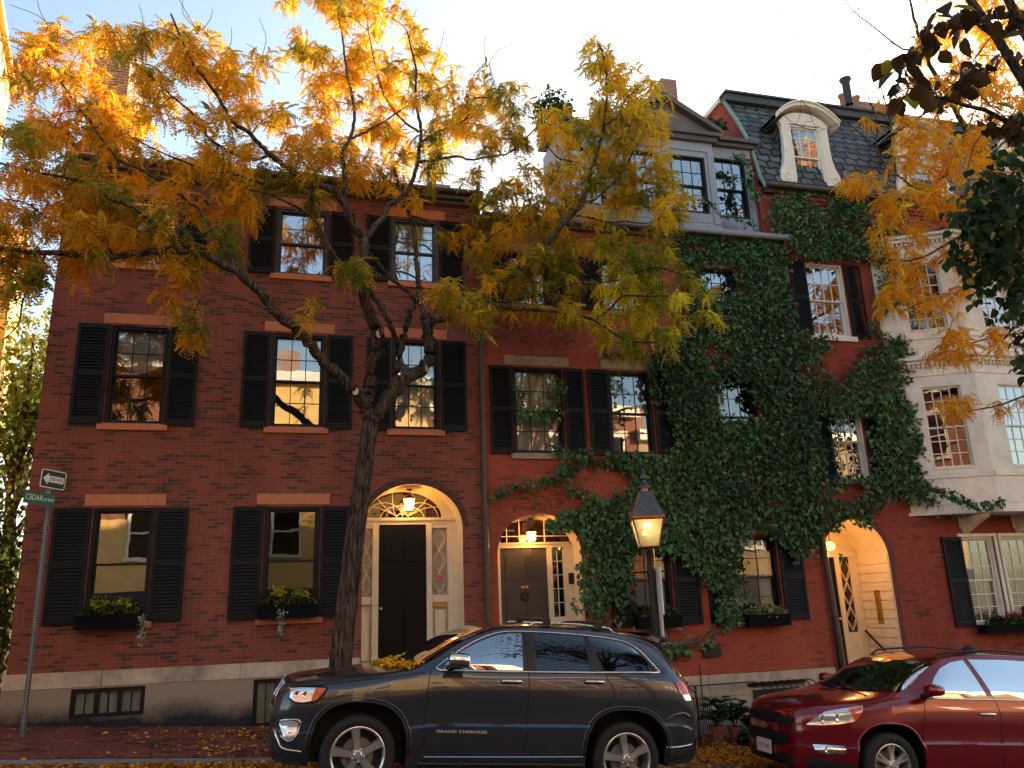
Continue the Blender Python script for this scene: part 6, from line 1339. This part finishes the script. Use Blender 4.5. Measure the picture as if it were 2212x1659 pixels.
for sg in(-1,1): g.tube([(.87,sg*.86,1.245),(.92,sg*.94,1.275),(.95,sg*1.02,1.295)],[.04,.035,.045],8); g.box(.84,1.06,sg*1.04-.075,sg*1.04+.075,1.272,1.292)
g.build('mirror_arm','blackp',mi,smooth=True,angle=40)
g=MB()   # arch flares
for wx in c.wheels:
    pts=[]
    for i in range(31):
        a=R_(4+172*i/30); ca,sa=cos(a),sin(a); k=(abs(ca)**2.6+abs(sa)**2.6)**(-1/2.6); pts.append((wx+(c.arch+.012)*k*ca*.97,.385+(c.arch+.012)*k*sa))
    pts=[p_ for p_ in pts if -.9<p_[0]<3.75]
    for sg in(-1,1):
        q=[(x,sg*(c.sy(x,z)+.006),z) for x,z in pts]; g.tube(q,.013,8,0); q=[(wx+(x-wx)*1.07,sg*(c.sy(wx+(x-wx)*1.07,.385+(z-.385)*1.065)+.010),.385+(z-.385)*1.065) for x,z in pts]; g.tube(q,.005,6,1)
g.build('wheel_arch_trim',['blackp',plain('dull_trim',(.18,.18,.18),.3,.6,var=0)],root,smooth=True)
g=MB(); c.line(g,[(.62,.315),(1.5,.32),(2.42,.325)],.03,-.012,k=3); g.build('sill','blackp',root,smooth=True); g=MB(); c.line(g,[(.67,.385),(1.5,.395),(2.42,.41)],.006,.004,k=3); g.build('sill_trim','chrome',root)
g=MB()
for i,yy in enumerate((-.50,-.36,-.22,-.08,.08,.22,.36,.50)):
    xx=-.915 if abs(yy)<.4 else -.895
    for dy in(-.045,.045): g.tube([(xx,yy+dy,.80),(xx+.03,yy+dy,.92),(xx+.085,yy+dy,1.035)],.010,6,0)
    g.add([(xx+.012,yy-.045,.80),(xx+.012,yy+.045,.80),(xx+.097,yy+.045,1.035),(xx+.097,yy-.045,1.035)],[(0,1,2,3)],1); g.tube([(xx,yy-.045,.80),(xx,yy+.045,.80)],.010,6,0); g.tube([(xx+.085,yy-.045,1.035),(xx+.085,yy+.045,1.035)],.010,6,0)
g.build('grille',['chrome','gapm'],root,smooth=True)
g=MB(); c.patch(g,[(-.735,.905),(-.68,.872),(-.60,.868),(-.52,.885)],[(-.735,.992),(-.66,1.004),(-.58,1.008),(-.485,1.012)],14,5,.008,0); hl_=g.build('headlight','lens',root,smooth=True)
g=MB(); c.patch(g,[(-.515,.888),(-.47,.895)],[(-.48,1.010),(-.385,1.012)],5,5,.010,0); g.build('indicator','amber',hl_,smooth=True); g=MB(); c.line(g,[(-.745,.90),(-.68,.862),(-.58,.860),(-.46,.888),(-.375,1.018),(-.55,1.018),(-.735,1.0)],.008,.004,k=3); g.build('headlight_rim','gapm',hl_)
for sg in(-1,1):
    for hx in(-.66,-.58): q=MB(); y=sg*(c.sy(hx,.94)+.006); q.lathe([(0,-.004*1),(.028,0),(.034,sg*.010),(.030,sg*.014)],(hx,y,.94),'y',16); q.build('bulb','chrome',hl_,smooth=True)
g=MB(); c.patch(g,[(-.81,.66),(-.76,.55),(-.70,.51),(-.63,.56)],[(-.80,.675),(-.74,.69),(-.68,.69),(-.615,.68)],8,4,.010); g.build('fog_lamp','lens',root,smooth=True); g=MB(); c.line(g,[(-.83,.675),(-.70,.70),(-.60,.685),(-.63,.55),(-.70,.50),(-.78,.55)],.009,.008,k=3); c.line(g,[(-.85,.60),(-.80,.50),(-.74,.43),(-.56,.41)],.012,.006,k=4); g.build('bumper_trim','chrome',root,smooth=True)
g=MB(); c.patch(g,[(-.86,.36),(-.5,.30)],[(-.86,.50),(-.5,.44)],10,3,.004); c.patch(g,[(3.36,.36),(3.76,.42)],[(3.36,.50),(3.76,.52)],8,3,.004); g.build('bumper_lower','blackp',root,smooth=True)
g=MB(); c.patch(g,[(3.57,1.075),(3.64,1.075),(3.735,1.085)],[(3.50,1.205),(3.60,1.210),(3.695,1.200)],8,5,.012); c.patch(g,[(3.72,.985),(3.76,.99)],[(3.715,1.19),(3.745,1.15)],3,5,.012)
tl_=g.build('tail_light','redlens',root,smooth=True); g=MB(); c.patch(g,[(3.625,1.01),(3.735,1.01)],[(3.59,1.07),(3.735,1.08)],5,3,.012); g.build('reverse_lamp','lens',tl_,smooth=True)
g=MB(); c.line(g,[(3.40,.80),(3.50,.855),(3.62,.87),(3.70,.83)],.022,-.010,k=5); g.build('rear_bumper_ledge','bluepaint',root,smooth=True); g=MB(); c.line(g,[(3.38,.52),(3.55,.525),(3.73,.55)],.008,.005,k=4); g.build('rear_bumper_trim','chrome',root,smooth=True)
g=MB(); g.prism([(3.34,1.69),(3.66,1.615),(3.66,1.655),(3.30,1.725)],-.60,.60); g.build('rear_spoiler','bluepaint',root); 
g=MB(); screen(g,3.44,3.40,3.62,3.60,.07,.008,8,14); g.build('rear_window','tintglass',root,smooth=True)
yq=-(c.sy(1.0,.64)+.004); tm=Matrix.Translation((1.05,yq,.635))@Matrix.Rotation(pi/2,4,'X'); text('door_badge','GRAND CHEROKEE',.038,'badge',root,tm,ext=.002,sx=1.62)
g=MB(); g.box(3.75,3.80,-.26,.26,.86,.98); g.build('licence_plate','signwhite',root)
for wx in c.wheels:
    for sg in(-1,1): make_wheel(root,wx,sg*(.955-.135),.385,.275,5,.25,sg)
# everything of this car is modelled from the ground up; move it to hub height
for o in root.children: o.location.z+=SH_
# ---------------- red crossover
red=thing('parked_car','dark red crossover car with black grille parked behind the grey one at the right edge','car',(0,0,0),local=True)
o2_=P(1934,1656.8,9.05); R2=.375; red.location=(float(o2_[0]),9.05+.98,float(o2_[2])); red.rotation_euler=(0,R_(5.3),0)
tab=[(-1.14,.36,.22,.68,.20,.76,.17,.80),(-1.12,.33,.36,.74,.34,.83,.30,.87),(-1.07,.29,.50,.80,.48,.89,.43,.94),(-.98,.27,.62,.85,.60,.94,.54,.995),(-.87,.26,.72,.885,.70,.965,.63,1.03),(-.72,.25,.83,.92,.80,.99,.72,1.065),(-.5,.24,.92,.96,.89,1.02,.80,1.105),(-.15,.24,.975,1.01,.94,1.08,.85,1.155),(.0,.24,.98,1.04,.94,1.11,.86,1.185),
 (.22,.24,.985,1.09,.94,1.155,.86,1.29),(.40,.24,.985,1.13,.93,1.20,.85,1.40),(.6,.24,.985,1.155,.925,1.33,.81,1.52),(.8,.24,.985,1.165,.92,1.47,.765,1.61),(1.02,.24,.985,1.17,.92,1.60,.72,1.67),(1.32,.24,.985,1.175,.92,1.675,.69,1.71),(2.0,.24,.985,1.19,.92,1.71,.68,1.745),(2.6,.24,.985,1.20,.92,1.71,.675,1.745),(3.3,.25,.98,1.22,.91,1.67,.67,1.71),(3.7,.28,.96,1.22,.89,1.58,.67,1.64),(3.9,.32,.93,1.15,.86,1.34,.69,1.42),(4.02,.36,.90,1.0,.84,1.12,.72,1.2),(4.06,.4,.85,.8,.80,.9,.72,.95)]
c=Car(tab,(0,3.02),R2,.47,.985); c.prep(); root=red; c.root=root
xs=sorted(set([round(v,4) for v in list(np.linspace(-1.13,-.75,16))+list(np.linspace(-.75,3.5,66))+list(np.linspace(3.5,4.06,18))])); c.body('redpaint',xs)
g=MB(); c.patch(g,[(.62,1.175),(1.50,1.185)],[(.66,1.25),(.80,1.40),(.95,1.52),(1.15,1.60),(1.36,1.635)],22,8,.005); c.patch(g,[(1.60,1.19),(2.50,1.205)],[(1.44,1.645),(2.0,1.665),(2.45,1.66)],18,8,.005);c.patch(g,[(2.65,1.21),(3.35,1.24)],[(2.60,1.655),(3.1,1.62),(3.3,1.56)],14,8,.005); g.build('side_window',glassmat('red_car_glass',.05,wave=.0008,dark=(.008,.010,.012)),root,smooth=True)
g=MB(); screen(g,-.02,.24,.72,.92,.04,.010); g.build('windshield',glassmat('windshield_glass2',.03,wave=.0008,dark=(.010,.012,.012)),root,smooth=True)
g=MB(); g.tube([(-.02,-.55,c.tz(-.0,.55)+.03),(.02,-.2,c.tz(.03,.2)+.03),(.08,.1,c.tz(.10,.1)+.03)],.012,6); g.tube([(-.02,.1,c.tz(-.0,.1)+.03),(.02,.5,c.tz(.05,.5)+.03)],.012,6); g.build('wiper','blackp',root)
g=MB(); c.line(g,[(.60,1.160),(1.4,1.172),(2.4,1.19),(3.35,1.222)],.009,.006,k=6); g.build('window_trim','chrome',root,smooth=True)
g=MB()
for pts in ([(.53,1.15),(.50,1.0),(.43,.62),(.45,.40)],[(1.40,1.66),(1.52,1.5),(1.60,1.18),(1.625,.9),(1.60,.40)],[(2.52,1.66),(2.62,1.2),(2.6,.85)],[(-.34,1.045),(-.1,1.09),(.25,1.15)]): c.line(g,pts,.0045,.0005,k=6,n=5)
g.build('panel_gaps','gapm',root)
g=MB()
for hx,hz in((1.42,1.0),(2.38,1.02)):
    for sg in(-1,1): y=sg*(c.sy(hx,hz)+.002); g.tube([(hx-.12,y,hz),(hx-.10,y+sg*.028,hz+.004),(hx+.09,y+sg*.028,hz+.006),(hx+.12,y,hz+.002)],[.012,.016,.017,.012],8)
g.build('door_handle','chrome',root,smooth=True)
g=MB()
for sg in(-1,1):
    rows=[]
    for i,(x,hw_,hh) in enumerate(((.46,.05,.04),(.48,.085,.062),(.55,.10,.072),(.62,.095,.066),(.66,.08,.056),(.665,.05,.04))): rows.append([(x,sg*(1.07+hw_*cos(a)),1.265+hh*(abs(sin(a))**.6)*(1 if sin(a)>0 else -1)) for a in [2*pi*k/20 for k in range(21)]])
    g.grid(rows); g.add([p for p in rows[0][:-1]],[tuple(range(20))]); g.add([p for p in rows[-1][:-1]],[tuple(range(20))],1)
mi=g.build('mirror',['redpaint','chrome'],root,smooth=True,angle=50); g=MB()
for sg in(-1,1): g.tube([(.52,sg*.88,1.165),(.54,sg*.97,1.195),(.56,sg*1.03,1.215)],[.035,.03,.035],8)
g.build('mirror_arm','blackp',mi,smooth=True)
g=MB()
for sg in(-1,1): g.tube([(.98,sg*.60,c.tz(.98,.6)),(1.1,sg*.605,c.tz(1.1,.6)+.045),(1.9,sg*.605,c.tz(1.9,.6)+.055),(2.9,sg*.60,c.tz(2.9,.6)+.045),(3.0,sg*.60,c.tz(3.0,.6))],.014,8)
g.build('roof_rail','blackp',root,smooth=True)
g=MB(); g.lathe([(.12,0),(.11,.04),(.06,.075),(0,.08)],(2.15,0,c.tz(2.15,0)),n=14); g.build('roof_antenna','blackp',root,smooth=True)
g=MB(); c.patch(g,[(-.95,.78),(-.82,.79),(-.64,.82),(-.47,.86)],[(-.88,.865),(-.76,.95),(-.55,1.0),(-.30,1.045)],22,6,.008); hl_=g.build('headlight','lens',root,smooth=True)
g=MB(); c.patch(g,[(-.47,.865),(-.42,.90)],[(-.52,.985),(-.32,1.035)],5,4,.012); g.build('indicator','amber',hl_,smooth=True)
for sg in(-1,1):
    for hx,hz in((-.80,.86),(-.65,.89)): q=MB(); y=sg*(c.sy(hx,hz)+.008); q.lathe([(.015,-.0),(.045,sg*.006),(.055,sg*.014),(.048,sg*.016)],(hx,y,hz),'y',18); q.build('bulb','chrome',hl_,smooth=True)
def nose(y,z):   # x of the front surface at height z and half width y
    for x in np.linspace(-1.13,-.7,90):
        if z<=c.tz(x,y) and z>=c.st(x)[0] and (abs(y)<=c.sy(x,min(z,c.side(x)[-1][1]))): return float(x)
    return -.7
def noseplate(b,poly,off,m=0):
    poly=np.array(poly); ys=np.linspace(poly[:,0].min(),poly[:,0].max(),19); g_=[]
    for y in ys:
        zz=[]
        for i in range(len(poly)):
            (y0,z0),(y1,z1)=poly[i],poly[(i+1)%len(poly)]
            if (y0-y)*(y1-y)<=0 and y0!=y1: zz.append(z0+(z1-z0)*(y-y0)/(y1-y0))
        za,zb_=min(zz),max(zz); g_.append([(nose(abs(y),za+(zb_-za)*j/6)-off,y,za+(zb_-za)*j/6) for j in range(7)])
    b.grid(g_,m)
g=MB(); noseplate(g,[(-.50,.75),(.50,.75),(.54,.83),(.25,.88),(-.25,.88),(-.54,.83)],.012); noseplate(g,[(-.49,.66),(.49,.66),(.40,.50),(-.40,.50)],.012); gr=g.build('grille','gapm',root,smooth=True)
g=MB(); q=[(-.09,.70),(.09,.70),(.075,.685),(.09,.67)]
g.add([(-1.155,-.11,.715),(-1.155,-.045,.715),(-1.155,-.035,.735),(-1.155,.035,.735),(-1.155,.045,.715),(-1.155,.11,.715),(-1.155,.095,.68),(-1.155,.04,.68),(-1.155,.035,.66),(-1.155,-.035,.66),(-1.155,-.04,.68),(-1.155,-.095,.68)],[tuple(range(12))]); g.v+=[(-1.14,y,z) for _,y,z in g.v[:12]]; g.f+=[(i,(i+1)%12,(i+1)%12+12,i+12) for i in range(12)]; g.m+=[0]*12; g.build('emblem','brass',root)
g=MB()
for z in (.79,.82,.85,.88,.53,.57,.61): g.tube([(nose(abs(y),z)-.014,y,z) for y in np.linspace(-.35,.35,9)],.004,4)
g.build('grille_bars','blackp',gr)
g=MB(); c.patch(g,[(-.90,.50),(-.84,.475),(-.76,.475),(-.60,.50)],[(-.90,.565),(-.8,.575),(-.74,.575),(-.60,.575)],12,3,.008); fl_=g.build('fog_lamp_bezel','chrome',root,smooth=True)
for sg in(-1,1): q=MB(); q.lathe([(.0,-.0),(.038,0),(.044,sg*.012),(.036,sg*.014)],(-.79,sg*(c.sy(-.79,.525)+.006),.525),'y',18); q.build('fog_lamp','lens',fl_,smooth=True)
g=MB(); c.patch(g,[(-.95,.30),(-.46,.27)],[(-.95,.42),(-.46,.38)],12,3,.006); noseplate(g,[(-.5,.30),(.5,.30),(.5,.42),(-.5,.42)],.008); g.build('bumper_lower','blackp',root,smooth=True); 
g=MB(); c.line(g,[(.40,.30),(1.5,.31),(2.6,.32)],.03,-.012,k=3); g.build('sill','blackp',root,smooth=True)
g=MB(); g.box(-1.165,-1.15,-.16,.16,.38,.54); pl=g.build('licence_plate','signwhite',root)
text('lettering','7TV 918',.072,plain('plate_red',(.35,.02,.03),.5) and 'redlens',pl,Matrix.Translation((-1.166,0,.452))@Matrix.Rotation(-pi/2,4,'Z')@Matrix.Rotation(pi/2,4,'X'),ext=.0005)
g=MB()
for wx in c.wheels:
    for sg in(-1,1):
        q=[]
        for i in range(31):
            a=R_(4+172*i/30); ca,sa=cos(a),sin(a); k=(abs(ca)**2.6+abs(sa)**2.6)**(-1/2.6); x,z=wx+(c.arch+.012)*k*ca*.97,R2+(c.arch+.012)*k*sa; q.append((x,sg*(c.sy(x,z)+.0),z))
        g.tube(q,.016,8)
g.build('wheel_arch_lip','redpaint',root,smooth=True)
for wx in c.wheels:
    for sg in(-1,1): make_wheel(root,wx,sg*(.975-.135),R2,.25,6,.24,sg,split=True)
for o in root.children: o.location.z-=R2
# ======================================================= fallen leaves
def litter(name,label,n,fn,tint2,sc=(.03,.07),seed=5):
    r_=np.random.default_rng(seed); p=np.array([fn(r_) for _ in range(n)]); a=r_.uniform(0,2*pi,n); d=np.stack([np.cos(a),np.sin(a),r_.normal(size=n)*.25],1)
    k=r_.random((n,1)); cols=(np.array(tint2[0])*k+np.array(tint2[1])*(1-k))*r_.uniform(.6,1.15,(n,1))
    V,F,C_=leaves(p,d,r_.normal(size=n)*.35,r_.uniform(*sc,n)*1.0,cols,'round'); 
    o=numpy_mesh(name,V,F,'litter',C_); return tag(o,kind='stuff',label=label,cat='leaves')
YO=((.80,.42,.03),(.62,.22,.02))
def f1(r_):
    x=r_.uniform(3.5,9.5); y=r_.uniform(11.0,12.9) if r_.random()<.6 else 11+abs(r_.normal())*.5
    return (x,y,walk(x,y)+.012+r_.random()*.02)
litter('pavement_leaves','thick golden fallen leaves on the brick pavement between the two parked cars',6500,f1,YO,(.03,.06))
def f2(r_):
    x=-.2-abs(r_.normal())*.9; y=r_.uniform(11.05,12.9); 
    if r_.random()<.3: x=r_.uniform(-3.6,.5)
    return (x,y,walk(x,y)+.010)
litter('scattered_leaves','sparse yellow leaves scattered on the brick pavement in front of the left brick townhouse',260,f2,YO,(.035,.08),8)
def f3(r_):
    x=r_.uniform(-4,10); y=10.98-abs(r_.normal())*.20; return (x,y,road(x,y)+.012+r_.random()*.03+.085*math.exp(-(11-y)/.14))
litter('gutter_leaves','golden leaves drifted along the kerb in the gutter of the road',7000,f3,YO,(.03,.06),9)
def f4(r_):
    x=r_.uniform(-6,16); y=r_.uniform(5.5,10.9); return (x,y,road(x,y)+.010)
litter('road_leaves','yellow leaves strewn thinly over the asphalt road',1800,f4,YO,(.03,.06),10)
mwm=Matrix.Translation(suv.location)@Matrix.Rotation(R_(5.09),4,'Y')
cs=Car([],None,None,None,None); 
tabs=[(-.905,.42,.50,.70,.47,.76,.42,.79),(-.40,.27,.93,1.00,.90,1.06,.82,1.14),(0,.27,.955,1.06,.925,1.12,.84,1.20),(.30,.27,.96,1.11,.925,1.17,.86,1.24),(.50,.27,.96,1.14,.92,1.205,.86,1.30),(.70,.27,.96,1.20,.905,1.27,.845,1.425),(.95,.27,.96,1.225,.90,1.43,.785,1.575)]
cs=Car(tabs,(0,),.385,.5,.96); cs.prep()
def f5(r_):
    y=r_.uniform(-.80,.80); x=.25+.26*(y/.8)**2+abs(r_.normal())*.075-.10*r_.random(); p=mwm@Vector((x,y,cs.tz(x,y)-.385+.012+.012*r_.random())); return tuple(p)
litter('hood_leaves','heap of golden leaves caught at the foot of the windshield on the grey car',1300,f5,((.95,.60,.04),(.85,.38,.02)),(.025,.055),12)

# ======================================================= one object per piece
def split_by(o,fn):
    me=o.data; bm0=bmesh.new(); bm0.from_mesh(me); bm0.faces.ensure_lookup_table()
    # islands first, so a piece is never torn
    seen=set(); isl=[]
    for f in bm0.faces:
        if f.index in seen: continue
        st_=[f]; seen.add(f.index); cur=[]
        while st_:
            g=st_.pop(); cur.append(g.index)
            for e in g.edges:
                for h in e.link_faces:
                    if h.index not in seen: seen.add(h.index); st_.append(h)
        cx=sum((bm0.faces[i].calc_center_median() for i in cur),Vector())/len(cur); isl.append((fn(cx),cur))
    keys=sorted({k for k,_ in isl}); bm0.free()
    if len(keys)<2: return {keys[0]:o} if keys else {}
    base=o.name.split('.')[0]; out={}
    for n_,k in enumerate(keys):
        keep=set(i for kk,c_ in isl if kk==k for i in c_); bm=bmesh.new(); bm.from_mesh(me); bm.faces.ensure_lookup_table()
        bmesh.ops.delete(bm,geom=[f for f in bm.faces if f.index not in keep],context='FACES')
        m2=me.copy(); bm.to_mesh(m2); bm.free()
        if n_==0: first=m2; out[k]=o
        else:
            c_=o.copy(); c_.data=m2; c_.name=base; COL.objects.link(c_); out[k]=c_
    o.data=first
    return out
def split_tree(o,fn):
    kids=list(o.children); out=split_by(o,fn)
    for c_ in kids:
        for k,q in split_by(c_,fn).items(): q.parent=out.get(k,o)
sgn=lambda v: 1 if v.y>0 else -1
for root in (suv,red):
    for o in list(root.children):
        b_=o.name.split('.')[0]
        if b_ in('headlight','tail_light','mirror','fog_lamp_bezel'): split_tree(o,sgn)
        elif b_ in('window_trim','roof_rail','fog_lamp','bumper_trim','sill','sill_trim','rear_bumper_ledge','rear_bumper_trim','fuel_door'): split_by(o,sgn)
        elif b_ in('side_window','rear_side_window','door_handle','front_side_window'): split_by(o,lambda v:(sgn(v),round(v.x/.45)))
        elif b_=='wheel_arch_trim' or b_=='wheel_arch_lip': split_by(o,lambda v:(sgn(v),v.x>1.4))
        elif b_=='pillar_trim' or b_=='wiper': split_by(o,lambda v:(sgn(v),v.x>2.1 if b_=='pillar_trim' else v.y>.2))
for o in list(h3.children)+list(h1.children):
    b_=o.name.split('.')[0]
    if b_=='bay_bracket': split_by(o,lambda v:round(v.x/1.2))
    if b_=='sidelight' and o.parent is h1: split_tree(o,lambda v:v.x>1.7)
for o in list(bpy.data.objects):
    if o.type=='MESH' and o.parent and o.name.split('.')[0]=='post' and o.parent.name.startswith('iron_railing'): split_by(o,lambda v:round(v.x/.08))
